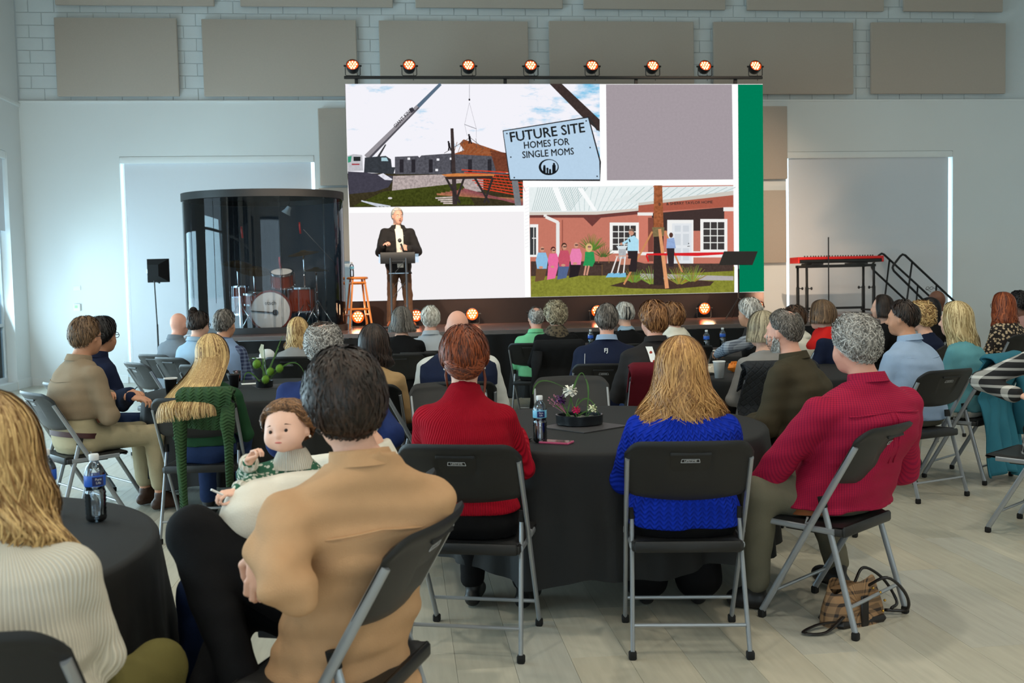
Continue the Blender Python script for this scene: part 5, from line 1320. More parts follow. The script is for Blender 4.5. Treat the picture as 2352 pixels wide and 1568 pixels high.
def short_hair(hb, n, T=.010, L=.06, curl=0.0, bald=0.0, baldc=(0, -.30, .95), seed=0, w_=.0035, nape=1.0, down=.35, front=1.0, messy=.5):
    r = np.random.RandomState(seed); bc_ = np.array(baldc)/np.linalg.norm(baldc)
    def hl(ph): return hairline(ph)*np.where(np.abs(ph) > 2.0, nape, 1)*np.where(np.abs(ph) < 1.0, front, 1)
    nph, nth = 44, 16; ph = np.linspace(-PI, PI, nph, endpoint=False)[None, :]; u = np.linspace(0, 1, nth)[:, None]
    th = u*hl(ph); tk = T*(1-u**6)*(1+.12*np.sin(9*ph+5*u)); P = scalp(th, ph*np.ones_like(u), tk-.001)
    if bald > 0:
        d = P-SC; d /= np.linalg.norm(d, axis=-1, keepdims=True); ang = np.arccos(np.clip(d@bc_, -1, 1)); k = np.clip((ang-bald)/.25, 0, 1); P = SC+(P-SC)*(1-(1-k)[..., None]*(.08+T*8)/1.0)
    hb.grid(P, .36+.14*np.sin(7*ph+3*u), True)
    phs = r.uniform(-PI, PI, n); ths = np.arccos(1-r.rand(n)*(1-np.cos(hl(phs)*.97)))
    d0 = np.stack([np.sin(ths)*np.sin(phs), np.sin(ths)*np.cos(phs), np.cos(ths)], -1); ok = np.arccos(np.clip(d0@bc_, -1, 1)) > bald*(1+.12*r.randn(n)) if bald > 0 else np.ones(n, bool)
    phs, ths = phs[ok], ths[ok]; n = len(phs); m = 7; t = np.linspace(0, 1, m)[None, :]
    Ls = L*(.6+.8*r.rand(n)); sweep = r.randn(n)*messy
    # lie along the scalp away from the crown at the back
    back = (np.cos(phs)*.0)
    dth = (Ls/.095)[:, None]*t; dph = sweep[:, None]*t*.5+back[:, None]
    th = ths[:, None]+dth*(1-.0*t); ph2 = phs[:, None]+dph/np.maximum(np.sin(ths[:, None]), .35)
    if curl: th = th+curl*6*np.sin(t*9+r.rand(n)[:, None]*6)*.3; ph2 = ph2+curl*8*np.cos(t*9+r.rand(n)[:, None]*6)*.3
    lim = hl(ph2)+.06; over = np.maximum(th-lim, 0); th = np.minimum(th, lim)
    off = T*(.75+.6*r.rand(n))[:, None]*(1+.35*np.sin(t*PI))*np.clip((lim+.35-th)/.5, .35, 1)+curl*np.sin(t*11+r.rand(n)[:, None]*6)*.4
    P = scalp(th, ph2, off); P[..., 2] -= over*.09*down
    if curl: P += curl*.35*np.stack([np.sin(t*10+r.rand(n)[:, None]*6), np.cos(t*10+r.rand(n)[:, None]*6), np.sin(t*8+r.rand(n)[:, None]*6)], -1)
    hb.strands(P, w_*(.7+.6*r.rand(n)), r.rand(n))
def long_hair(hb, n, T=.014, L=.25, wx=.12, wy=.07, bx=0.0, by=-.06, open_=1.05, seed=0, w_=.004, wave=.006, flip=0.0, rag=.08, part=0.0, frontz=1.0):
    """hair that follows the skull and then falls to a ring of half widths wx, wy around (bx, by)"""
    r = np.random.RandomState(seed); th1 = math.radians(92)
    sv = r.rand(9)*6.3
    def path(ph0, v, off, noise=0.0):
        """v 0..1 over skull + drop"""
        sk = .34 if L > .12 else .5
        a = np.clip(v/sk, 0, 1); th = a*th1; sg = np.where(ph0 >= 0, 1, -1); aph = np.abs(ph0); ph = sg*np.maximum(aph, open_*smooth01(np.clip(a*1.25*frontz, 0, 1)))
        P = scalp(th, ph, off+T*(.6+.4*a)); d = np.clip((v-sk)/(1-sk), 0, 1); e = smooth01(np.clip(d*1.15, 0, 1))
        rx, ry = SR[0]+T, SR[1]+T; X = np.sin(ph)*(rx+(wx-rx)*e+off); Y = np.cos(ph)*(ry+(wy-ry)*e+off)+SC[1]+(by-SC[1])*e; Z = SC[2]+math.cos(th1)*SR[2]-L*d
        X = X+bx*e+wave*np.sin(d*13+sv[0]+ph*3)*e; Y = Y+flip*np.clip(d-.8, 0, 1)*5*np.cos(ph)
        D = np.stack([X+0*Z, Y+0*Z, Z+0*X], -1); k = (v > sk)[..., None] if np.ndim(v) else v > sk
        return np.where(k, D, P)
    nph, nv = 56, 26; ph = np.linspace(-PI*.999, PI*.999, nph); ph = ph[None, :]*np.ones((nv, 1)); v = np.linspace(0, .97, nv)[:, None]*np.ones((1, nph))
    v = v*(1-.5*rag*np.abs(np.sin(ph*5+sv[1])))
    P = path(ph, v, -.002+.003*np.sin(ph*17+sv[2]+3*v)); hb.grid(P, .42+.2*np.sin(ph*19+3*v))
    inner = P.copy(); inner[..., 0] *= .9; inner[..., 1] = SC[1]*0+(inner[..., 1]-by)*.86+by; hb.grid(inner[10:], .4*np.ones((nv-10, nph)))
    m = 18; t = np.linspace(0, 1, m)[None, :]; phs = r.uniform(-PI, PI, n); v0 = r.rand(n)**1.5*.45; v1 = 1-rag*r.rand(n)**2*2
    v0[:n//3] = 0; v = v0[:, None]+(v1-v0)[:, None]*t
    am = wave*(.5+r.rand(n))[:, None]; jit = am/.08*np.sin(t*(5+7*r.rand(n)[:, None])+r.rand(n)[:, None]*6.3)*t + (r.randn(n)*.08)[:, None]*t
    P = path(phs[:, None]+jit, v, (.001+.009*r.rand(n))[:, None]*(1+.5*t)+am*.5*np.sin(t*9+r.rand(n)[:, None]*6)*t)
    hb.strands(P, w_*(.6+.8*r.rand(n)), r.rand(n))
def bun(hb, c, r_, n, seed=0, w_=.003):
    r = np.random.RandomState(seed); c = np.array(c); a = np.linspace(0, 2*PI, 20, endpoint=False)[None, :]; b = np.linspace(.02, PI-.02, 12)[:, None]
    hb.grid(c+np.stack([np.sin(b)*np.cos(a)*r_[0], np.sin(b)*np.sin(a)*r_[1], np.cos(b)*r_[2]*np.ones_like(a)], -1)*.95, .25+.2*np.sin(a*4+b*5), True)
    m = 12; t = np.linspace(0, 1, m)[None, :]; u = r.rand(n)[:, None]*2*PI+t*(2+r.rand(n)[:, None]); v = r.uniform(.2, 2.9, n)[:, None]+.4*np.sin(t*3+r.rand(n)[:, None]*6)
    rr = (1+.10*r.rand(n))[:, None]; hb.strands(c+np.stack([np.sin(v)*np.cos(u)*r_[0]*rr, np.sin(v)*np.sin(u)*r_[1]*rr, np.cos(v)*r_[2]*rr], -1), w_*np.ones(n), r.rand(n))
HAIRC = {'brown': ((34, 22, 16), (96, 66, 46)), 'darkbrown': ((18, 13, 11), (58, 42, 34)), 'black': ((10, 9, 10), (38, 34, 36)), 'auburn': ((62, 24, 12), (150, 72, 34)), 'red': ((82, 30, 16), (176, 92, 52)),
         'blond': ((120, 82, 42), (232, 196, 134)), 'gold': ((128, 84, 44), (214, 164, 102)), 'paleblond': ((150, 124, 80), (240, 218, 166)), 'grey': ((84, 80, 76), (186, 182, 176)), 'silver': ((128, 124, 118), (226, 222, 214)), 'white': ((166, 160, 148), (240, 236, 226)),
         'darkgrey': ((52, 48, 44), (132, 124, 116)), 'ginger': ((84, 50, 28), (176, 124, 78)), 'greyblond': ((104, 92, 72), (190, 176, 146)), 'ash': ((70, 58, 46), (150, 130, 106)), 'baby': ((70, 46, 30), (160, 116, 78)), 'brownbob': ((56, 40, 28), (132, 102, 74))}
def make_hair(spec, parent, R, c, seed, near, name='hair'):
    kind, colr = spec[0], spec[1]; o = dict(spec[2]) if len(spec) > 2 else {}
    mat = hairmat('hair_'+colr, *HAIRC[colr]); hb = HB(); N_ = {2: 2.6, 1: 1.0, 0: .5}[near]; ws = {2: .62, 1: 1.0, 0: 1.5}[near]
    ns = int(1500*N_); nl = int(1500*N_)
    if kind == 'short': o.setdefault('w_', .0032*ws); short_hair(hb, int(ns*o.pop('dens', 1)), seed=seed, **o)
    elif kind == 'long': long_hair(hb, nl, seed=seed, w_=.0034*ws, **o)
    elif kind == 'updo':
        short_hair(hb, ns, T=.018, L=.075, seed=seed, w_=.0032*ws, down=0, nape=.9, messy=.25); bun(hb, o.get('c', (0, -.09, .02)), o.get('r', (.062, .05, .055)), int(260*N_)+60, seed, .004*ws)
    elif kind == 'fringe':
        short_hair(hb, int(ns*.7), T=.004, L=.02, bald=o.get('bald', 1.15), baldc=(0, .1, 1), seed=seed, w_=.002*ws, down=0)
    return hb.obj(name, mat, parent, R, c)

def rotz(a): c, s_ = math.cos(a), math.sin(a); return np.array([[c, -s_, 0], [s_, c, 0], [0, 0, 1.]])
def rotx(a): c, s_ = math.cos(a), math.sin(a); return np.array([[1, 0, 0], [0, c, -s_], [0, s_, c]])
def roty(a): c, s_ = math.cos(a), math.sin(a); return np.array([[c, 0, s_], [0, 1, 0], [-s_, 0, c]])
def head_sdf(v, C, R, sex=0, kk=1.0):
    P = lambda x, y, z: C+R@np.array([x, y, z])*kk
    v.ell(P(0, -.012, .02), (.074*kk, .094*kk, .098*kk), R, .02*kk); v.ell(P(0, .020, -.035), (.060*kk, .068*kk, .080*kk), R, .03*kk); v.ell(P(0, .046, -.088), (.034*kk, .036*kk, .028*kk), R, .03*kk)
    for s_ in (-1, 1):
        v.ell(P(s_*.034, .052, -.045), (.026*kk, .026*kk, .03*kk), R, .02*kk)                       # cheeks
        v.ell(P(s_*.077, -.004, -.010), (.010*kk, .019*kk, .031*kk), R@rotz(-s_*.35)@roty(s_*.12), .008)      # ears
        v.ell(P(s_*.088, -.001, -.008), (.006*kk, .010*kk, .016*kk), R, .003, sub=True)
    v.ell(P(0, .072, .020), (.048*kk, .016*kk, .011*kk), R, .02*kk)                                  # brow
    for s_ in (-1, 1): v.ell(P(s_*.031, .092, .002), (.017*kk, .012*kk, .011*kk), R, .01, sub=True)  # sockets
    v.cap(P(0, .082, .002), P(0, .104, -.030), .008*kk, .0125*kk, .012*kk); v.ell(P(0, .098, -.034), (.018*kk, .012*kk, .009*kk), R, .008*kk)
    v.ell(P(0, .080, -.062), (.024*kk, .013*kk, .010*kk), R, .01*kk)
def baby_head(v, C, R):
    P = lambda x, y, z: C+R@np.array([x, y, z])
    v.ell(P(0, -.008, .016), (.064, .074, .062), R, .02); v.ell(P(0, .020, -.018), (.054, .050, .046), R, .03); v.ell(P(0, .044, -.050), (.022, .022, .018), R, .02)
    for s_ in (-1, 1):
        v.ell(P(s_*.032, .036, -.030), (.024, .026, .024), R, .02); v.ell(P(s_*.064, .0, -.012), (.008, .014, .021), R@rotz(-s_*.35), .006); v.ell(P(s_*.072, .003, -.011), (.005, .008, .011), R, .003, sub=True)
        v.ell(P(s_*.025, .071, -.006), (.013, .008, .009), R, .008, sub=True)
    v.ell(P(0, .068, -.020), (.009, .012, .008), R, .008); v.ell(P(0, .062, .002), (.007, .010, .014), R, .012); v.ell(P(0, .062, -.040), (.016, .010, .007), R, .008)
def baby_face(root, C, R, hairm):
    P = lambda x, y, z: tuple(C+R@np.array([x, y, z]))
    for s_ in (-1, 1):
        m_ = MB(); m_.mat(0).ball(P(s_*.0245, .0545, -.006), (.0108,)*3, 14, 10); m_.mat(1).ball(P(s_*.0245+.001, .0632, -.006), .0058, 12, 8); m_.mat(2).ball(P(s_*.0245+.001, .0672, -.006), .0030, 8, 6)
        m_.obj('eye', [M('eye_white', (226, 222, 218), .2), M('iris_baby', (46, 34, 28), .15), mat_black], root, smooth=True)
    m_ = MB(); m_.ball(P(0, .0715, -.0395), (.0125, .0035, .0030), 12, 6); m_.obj('mouth', M('lips_baby', (196, 110, 104), .4), root, smooth=True)
    m_ = MB()
    for s_ in (-1, 1): m_.tube([P(s_*.013, .0655, .010), P(s_*.025, .0655, .013), P(s_*.038, .057, .009)], [.0014, .0018, .001], 6)
    m_.obj('eyebrows', M('brow_baby', (96, 66, 48), .7), root, smooth=True)
def face_parts(root, C, R, hairm, kk=1.0, eyes=(96, 70, 50), brow=True, open_=False):
    P = lambda x, y, z: tuple(C+R@np.array([x, y, z])*kk)
    for s_ in (-1, 1):
        m_ = MB()
        m_.mat(0).ball(P(s_*.030, .076, .001), .0125*kk, 12, 8); q = C+R@np.array([s_*.030+.0*s_, .0862, .001])*kk; m_.mat(1).ball(tuple(q), .0052*kk, 10, 6); q = C+R@np.array([s_*.030, .0900, .001])*kk; m_.mat(2).ball(tuple(q), .0026*kk, 8, 6)
        m_.obj('eye', [M('eye_white', (226, 222, 218), .2), M('iris_%d' % eyes[0], eyes, .2), mat_black], root, smooth=True)
    m_ = MB(); m_.ball(P(0, .090, -.060), (.019*kk, .006*kk, .0045*kk), 12, 6)
    if open_: m_.mat(1).ball(P(0, .093, -.064), (.013*kk, .005*kk, .006*kk), 10, 6)
    m_.obj('mouth', [M('lips', (176, 96, 88), .45), M('mouth_dark', (70, 28, 26), .6)], root, smooth=True)
    if brow:
        m_ = MB()
        for s_ in (-1, 1): m_.tube([P(s_*.014, .089, .020), P(s_*.030, .090, .025), P(s_*.047, .078, .020)], [.003*kk, .0035*kk, .002*kk], 6)
        m_.obj('eyebrows', hairm, root, smooth=True)
def glasses(root, C, R, mat, r_=.024):
    m_ = MB(); P = lambda x, y, z: tuple(C+R@np.array([x, y, z]))
    for s_ in (-1, 1):
        m_.tube([P(s_*.031+r_*math.cos(a), .099-.004*abs(math.cos(a)), .0+r_*.8*math.sin(a)) for a in [k*2*PI/14 for k in range(15)]], .0024, 5)
        m_.tube([P(s_*(.031+r_), .096, .004), P(s_*.083, .06, .006), P(s_*.084, -.01, .002)], .0024, 5)
    m_.tube([P(-.008, .1, .004), P(.008, .1, .004)], .002, 5); return m_.obj('glasses', mat, root, smooth=True)
def neck_mats(): pass

PEOPLE = []
def figure(loc, face, label, J, h, cfg, seed, group=None):
    """grow a clothed figure from joints J (local frame, facing +y)"""
    root = empty('person', loc, -math.radians(face), label, 'person', group)
    C, R = J['head'], J['R']; g = cfg
    kk = g.get('kk', 1.0); bulk = g.get('bulk', 1.0)
    pts = np.array([p for k, p in J.items() if k not in ('R', 'st', 'tw')]); lo = pts.min(0)-.24*kk; hi = pts.max(0)+.24*kk; lo[2] = max(lo[2], -.03)
    st = J['st']
    body = Vol(lo, hi, h)
    if g.get('baby'): baby_head(body, C, R)
    else: head_sdf(body, C, R, kk=kk)
    body.cap(C+R@np.array([0, -.022, -.05])*kk, J['neck'], .050*kk*(.8 if g.get('baby') else 1), .056*kk, .03*kk)
    body.stack([(s_[0], s_[1], s_[2], s_[3]*.95-.004, s_[4]*.95-.004, s_[5]) for s_ in st], 0, .03*kk)
    ar = g.get('arm', 1.0)*kk; lr = g.get('legr', 1.0)*kk
    for s_ in 'LR':
        body.cap(J['sh'+s_], J['el'+s_], .044*ar, .036*ar, .03*kk); body.cap(J['el'+s_], J['wr'+s_], .036*ar, .024*kk, .015*kk)
        body.cap(J['hip'+s_], J['kn'+s_], .074*lr, .054*lr, .03*kk); body.cap(J['kn'+s_], J['an'+s_], .052*lr, .034*kk, .02*kk); body.cap(J['an'+s_], J['to'+s_], .034*kk, .026*kk, .02*kk)
    V, Q = body.mesh('body')
    if h <= .011: V = lapl(V, Q, 1, .35)
    Vs, Qs, n = [V], [Q], len(V)
    for s_, mir in (('L', -1), ('R', 1)):
        hv, hq = handmesh(g.get('curl'+s_, g.get('curl', .6)), g.get('hh', .0075)); W = hv*g.get('hk', kk)*np.array([mir, 1, 1]); d = J['hd'+s_]-J['wr'+s_]; d = d/(np.linalg.norm(d)+1e-9); n_ = J.get('pn'+s_, np.array([0, 0, 1.])); n_ = n_-d*(n_@d); n_ = n_/(np.linalg.norm(n_)+1e-9)
        x_ = np.cross(d, n_); B_ = np.stack([x_, d, n_], 1); Vs.append(W@B_.T+J['wr'+s_]); Qs.append((hq if mir > 0 else hq[:, ::-1])+n); n += len(hv)
    me = npmesh('body', np.concatenate(Vs), np.concatenate(Qs)); sm = skin(g.get('skin', 'fair')); b_ = meshobj('body', me, sm, root)
    # upper garment
    tm = g['top']; inf = g.get('loose', .012)*kk; v = Vol(lo, hi, h)
    tb_ = [(s_[0], s_[1], s_[2], s_[3], s_[4], s_[5]) for s_ in st if s_[0] >= g.get('hem', .50)-.001]
    if g.get('skirt'):
        e = g['skirt']; b0 = tb_[0]; tb_ = [(e[0], b0[1]+e[3] if len(e) > 3 else b0[1], b0[2]+(e[4] if len(e) > 4 else 0), b0[3]*e[1], b0[4]*e[2], b0[5])]+tb_
    v.stack(tb_, inf, .03*kk)
    for s_ in 'LR':
        sl = g.get('sleeve', 1.0)
        e2 = J['el'+s_]+(J['wr'+s_]-J['el'+s_])*(sl if sl <= 1 else 1); ra = (.046+inf*1.0)*ar; rb = (.040+inf)*ar; rc = (.033+inf*.9)*ar
        if g.get('puff'): rb = .118*ar; rc = .095*ar; ra = .075*ar
        v.cap(J['sh'+s_], J['el'+s_], ra, rb, .035*kk); v.cap(J['el'+s_], e2, rb, rc, .02*kk)
    nk = J['neck']
    cb_ = g.get('collar', 'round')
    if cb_ == 'turtle': v.cap(C+R@np.array([0, -.022, -.085]), nk, .062, .068, .02)
    v.folds(g.get('fold', .004), seed, g.get('fsc', 1.0))
    ztop = nk[2]+{'round': -.002, 'turtle': .055, 'shirt': .012, 'mock': .03, 'v': -.005}[cb_]*kk
    x, y, z = v.xyz(tuple(slice(None) for _ in range(3)))
    tilt = J.get('tw', 0); cut = (z-ztop)+((y-nk[1])*math.cos(tilt)-(x-nk[0])*math.sin(tilt))*(.35 if cb_ != 'v' else .7)
    near_ = ((x-nk[0])**2+(y-nk[1])**2 < (.20*kk)**2) & (z > -9)
    v.f = np.where(near_, np.maximum(v.f, cut), v.f).astype(np.float32)
    if cb_ != 'turtle': v.cap(nk+np.array([0, .0, -.04])*kk, nk+np.array([0, .01, .08])*kk, .054*kk, .066*kk, .01, sub=True)
    V, Q = v.mesh('top'); V = lapl(V, Q, 1, .3)
    top = meshobj(g.get('topname', 'sweater'), npmesh('top', V, Q), tm, root)
    if cb_ in ('shirt', 'mock'):
        m_ = MB(); ring = 26; hgt = {'shirt': .042, 'mock': .05}[cb_]*kk; ax_ = (C+R@np.array([0, -.022, -.05])*kk)-nk; ax_ = ax_/np.linalg.norm(ax_); ax_ = ax_*.6+np.array([0, 0, .4]); ax_ = ax_/np.linalg.norm(ax_)
        gap = .5 if cb_ == 'shirt' else .12; 
        def fn(u, v_):
            a = tilt+PI/2+gap+(2*PI-2*gap)*u; prof = [(.063, -.022), (.062, .0), (.061, .6), (.063, 1.0), (.068, 1.02), (.072, .7), (.077, .25), (.080, .05)]
            k = v_*(len(prof)-1); i = min(int(k), len(prof)-2); t = k-i; r_ = (prof[i][0]*(1-t)+prof[i+1][0]*t)*kk; zz = prof[i][1]*(1-t)+prof[i+1][1]*t; zz = zz*hgt if zz > 0 else zz
            back_ = math.sin(a-tilt); r_ += .006*kk*(1-back_)
            c_ = nk+ax_*(zz-.006)+np.array([0, 0, -.012*back_-.0])
            return (c_[0]+r_*math.cos(a)*1.04, c_[1]+r_*math.sin(a), c_[2]+(0 if v_ < .6 else -.006*back_*0))
        m_.grid(fn, ring, 15); cl_ = m_.obj('collar', g.get('collarmat', tm), root, smooth=True)
    # trousers
    bm_ = g['bottom']; v = Vol(lo, hi, h if h > .011 else h*1.15); bi = g.get('bloose', .010)*kk
    v.stack([(s_[0], s_[1], s_[2], s_[3]*.97, s_[4]*.97, s_[5]) for s_ in st if s_[0] <= max(g.get('hem', .5), .55)+.10], bi*.6, .04*kk)
    for s_ in 'LR':
        v.cap(J['hip'+s_], J['kn'+s_], .078*lr+bi, .058*lr+bi, .035*kk); a_ = J['kn'+s_]+(J['an'+s_]-J['kn'+s_])*g.get('plen', .94); v.cap(J['kn'+s_], a_, .056*lr+bi, g.get('cuff', .048)*kk+bi*.6, .025*kk)
    v.folds(.004, seed+5, .9); V, Q = v.mesh('t'); bo = meshobj(g.get('botname', 'trousers'), npmesh('trousers', V, Q), bm_, root)
    # shoes
    for s_ in 'LR':
        a, t_ = J['an'+s_], J['to'+s_]; v = Vol(np.minimum(a, t_)-.10*kk, np.maximum(a, t_)+.10*kk, .009 if h < .013 else .013)
        hl = a+(a-t_)*.22; hl[2] = t_[2]; v.cap(hl+[0, 0, .004], t_+[0, 0, .0], .038*kk, .034*kk, .02); v.cap(a, a*.6+t_*.4, .042*kk, .036*kk, .03); v.ell(t_-(t_-a)*.15, (.045*kk, .055*kk, .034*kk), None, .03)
        x, y, z = v.xyz(tuple(slice(None) for _ in range(3))); v.f = np.maximum(v.f, (t_[2]-.030*kk-z+0*x+0*y).astype(np.float32)); V, Q = v.mesh('s')
        meshobj('shoe', npmesh('shoe', V, Q), g.get('shoe', mat_black), root)
    hr = g.get('hair')
    if hr:
        hb_ = hr if isinstance(hr, list) else [hr]
        for i, sp in enumerate(hb_): make_hair(sp, root, R@np.diag([.86, .80, .66]) if g.get('baby') else R*kk, C, seed+i, g.get('near', 0), 'hair' if i == 0 else 'hair')
    if g.get('glasses'): glasses(root, C, R, mat_black)
    if g.get('baby'): baby_face(root, C, R, None)
    if g.get('faceparts'): face_parts(root, C, R, hairmat('hair_'+(hr[1] if hr and not isinstance(hr, list) else 'brown'), *HAIRC[hr[1] if hr and not isinstance(hr, list) else 'brown']), kk, eyes=g.get('eyes', (96, 70, 50)), open_=g.get('open', False))
    return root
STAGE_X, STAGE_Y = map(float, PD(925, 560, 14.6)[:2])
SEATED = {}
def seated(key, px, py, s_, face, label, top, bottom, hair, short, look=None, chair_=True, seat_off=.03, **g):
    """px,py: top of the head in the picture, s_: picture scale there; face: heading of the hips, degrees clockwise from the stage"""
    D = F/s_; ht = PD(px, py, D); a = math.radians(face); fx, fy = math.sin(a), math.cos(a)
    kk = 1.0; off = seat_off; lat = g.pop('lat', 0.0)
    cx, cy = float(ht[0])-fx*off-fy*lat, float(ht[1])-fy*off+fx*lat
    ca = g.pop('at', None)
    if ca is not None: pp = PD(ca[0], 1000, ca[1]); cx, cy = float(pp[0]), float(pp[1])
    Rl = rotz(a)   # world->local for heading a: local = Rz(a) (w - root)
    H = Rl@(ht-np.array([cx, cy, 0])); H[2] -= g.pop('hairh', .012)
    if look is None: look = math.degrees(math.atan2(STAGE_X-cx, STAGE_Y-cy))
    ha = math.radians(face-look); pitch = math.radians(g.pop('nod', 0)); R = rotz(ha)@roty(math.radians(g.pop('tilt', 0)))@rotx(pitch)
    fem = g.pop('fem', False); sc_ = .93 if fem else 1.0; bulk = g.get('bulk', 1.0)
    Cc = H-np.array([0, 0, .118]); 
    Cc = H-R@np.array([0, -.012, .118])
    neck = np.array([H[0]*.9-.0, H[1]-.045, H[2]-.268]); tw = math.radians(g.pop('twist', (face-look)*.35 if abs(face-look) < 80 else 20))
    if g.get('lean'): neck = neck+np.array(g['lean']+(0,))
    g.pop('lean', None)
    zs = neck[2]-.055; hipz = .53; sw = g.pop('sw', .180*sc_*(1+(bulk-1)*.5)); w_ = sc_*bulk
    hy = -.045
    def cy_(z): t = (z-.45)/(neck[2]-.45); return hy*(1-t)+neck[1]*t-.035*math.sin(PI*min(1, t))
    def cx__(z): t = (z-.45)/(neck[2]-.45); return neck[0]*t**1.3
    wb_, wd_ = .175*w_*(1.05 if fem else 1.0), .120*w_
    lv = [(.452, wb_*.96, wd_*.95), (.50, wb_*1.04, wd_*1.08), (.56, wb_*1.0, wd_*1.05), (.68, .152*w_*(.92 if fem else 1.03), .112*w_), (zs-.20, .166*w_, .120*w_*(1.04 if fem else 1.02)), (zs-.10, .178*sc_*(.5+bulk*.5), .118*w_), (zs-.03, .178*sc_*(.55+bulk*.45), .098*(.6+.4*bulk)), (zs+.012, .142*sc_, .080), (zs+.045, .088*sc_, .066), (zs+.08, .056, .056)]
    st = [(z, cx__(min(z, neck[2])), cy_(min(z, neck[2])), a_, b_, tw*smooth01(max(0, min(1, (z-.5)/(zs-.55))))) for z, a_, b_ in lv]
    Rt = rotz(tw)
    if sw > .2: st = [(q0, q1, q2, q3*(1.08 if q0 > zs-.16 and q0 < zs+.02 else 1), q4, q5) for (q0, q1, q2, q3, q4, q5) in st]
    J = {'head': Cc, 'neck': neck, 'R': R, 'st': st, 'tw': tw}
    sc0 = np.array([cx__(zs), cy_(zs)+.012, zs-.035-(.03 if sw > .2 else 0)])
    for q, n in ((-1, 'L'), (1, 'R')):
        J['sh'+n] = sc0+Rt@np.array([q*(sw-.012), 0, 0]); J['el'+n] = J['sh'+n]+Rt@np.array([q*.055*bulk, .06, -.265*sc_]); J['wr'+n] = np.array([q*.085, .25, .635]); J['hd'+n] = np.array([q*.02, .33, .615]); J['pn'+n] = np.array([q*.2, 0, 1.])
        J['hip'+n] = np.array([q*.088*sc_, -.02, .535]); J['kn'+n] = np.array([q*.115, .41*sc_, .515]); J['an'+n] = np.array([q*.12, .44*sc_, .105]); J['to'+n] = np.array([q*.135, .58*sc_, .036])
    pose = g.pop('pose', None)
    def L_(p): return Rl@(np.array(p, float)-np.array([cx, cy, 0]))
    if pose == 'table':
        for q, n in ((-1, 'L'), (1, 'R')): J['el'+n] = J['sh'+n]+Rt@np.array([q*.06, .14, -.235]); J['wr'+n] = np.array([q*.12, .34, .80]); J['hd'+n] = np.array([q*.05, .42, .80])
    elif pose == 'chin':
        J['elR'] = J['shR']+Rt@np.array([.04, .18, -.20]); J['wrR'] = Cc+R@np.array([.05, .10, -.14]); J['hdR'] = Cc+R@np.array([.03, .09, -.08])
    elif pose == 'chinL':
        J['elL'] = J['shL']+Rt@np.array([-.06, .20, -.18]); J['wrL'] = Cc+R@np.array([-.05, .09, -.15]); J['hdL'] = Cc+R@np.array([-.03, .08, -.08])
    elif pose == 'crossed':
        J['wrL'] = np.array([.06, .14, .80]); J['hdL'] = np.array([.13, .12, .82]); J['wrR'] = np.array([-.06, .16, .78]); J['hdR'] = np.array([-.13, .14, .80])
    for k_, v_ in (g.pop('J', None) or {}).items(): J[k_] = L_(v_) if isinstance(v_, np.ndarray) else np.array(v_, float)
    cfg = dict(g); cfg.update(top=top, bottom=bottom, hair=hair, arm=cfg.get('arm', (.86 if fem else 1.0)*(.6+.4*bulk)), legr=cfg.get('legr', (.94 if fem else 1.0)*(.55+.45*bulk)), near=2 if s_ > 400 else 1 if s_ > 300 else 0)
    h = .010 if s_ > 450 else .0125 if s_ > 300 else .0155
    r = figure((cx, cy, 0), face, label, J, cfg.pop('h', h), cfg, hash_(key))
    SEATED[key] = dict(root=r, J=J, cx=cx, cy=cy, face=face, C=Cc, R=R)
    if chair_: SEATED[key]['chair'] = chair(cx-fx*(.035+.12*max(0, bulk-1)), cy-fy*(.035+.12*max(0, bulk-1)), face, 'black folding chair under ' + short, near=s_ > 240)
    return SEATED[key]
def hash_(s_): return sum(ord(c)*(i+3) for i, c in enumerate(s_)) % 9973
# ------------------------------------------------------------------ clothes
def cl(name, col, **k):
    k.setdefault('bump', .18); k.setdefault('bs', 260); k.setdefault('spec', .2); return M('cloth_'+name, col, k.pop('rough', .85), **k)
c_tan = cl('tan_wool', (190, 150, 112), var=.06, vs_=30); c_red = M('cloth_red_rib', (168, 12, 36), .85, var=.05, pat='rib', f=520, spec=.15); c_blue = M('cloth_blue_knit', (10, 44, 168), .85, var=.08, pat='knit', f=170, spec=.15, bump=.8)
c_rose = M('cloth_red_check', (172, 30, 62), .8, var=.05, pat='check', col2=(110, 22, 58), f=900, spec=.15); c_cream = M('cloth_cream_rib', (230, 225, 210), .85, var=.04, pat='rib', f=560, spec=.15)
c_khaki = cl('khaki_shirt', (140, 122, 100)); c_chino = cl('chino', (170, 158, 128)); c_olive = cl('olive_jacket', (62, 56, 42)); c_olivep = cl('olive_trousers', (98, 92, 50)); c_blk = cl('black', (13, 13, 15)); c_navy = cl('navy', (22, 30, 54)); c_blazer = cl('navy_blazer', (32, 48, 96))
c_denim = cl('denim', (34, 50, 86), vs_=60, var=.15); c_ltblue = cl('light_blue_shirt', (150, 172, 200)); c_denimj = cl('pale_denim_jacket', (150, 176, 196)); c_teal = cl('teal_knit', (92, 150, 160)); c_tealcoat = cl('teal_wool', (48, 110, 130)); c_green = M('cloth_green_knit', (44, 78, 40), .85, var=.08, pat='knit', f=190, bump=1.0)
c_white = cl('white_linen', (226, 220, 206)); c_mint = cl('mint_polo', (120, 200, 148)); c_camel = cl('camel_sweater', (168, 138, 98)); c_grey = cl('grey_melange', (138, 136, 134)); c_greyp = cl('grey_trousers', (104, 100, 84)); c_leop = M('cloth_spots', (34, 26, 24), .85, pat='spots', col2=(196, 172, 140), f=34)
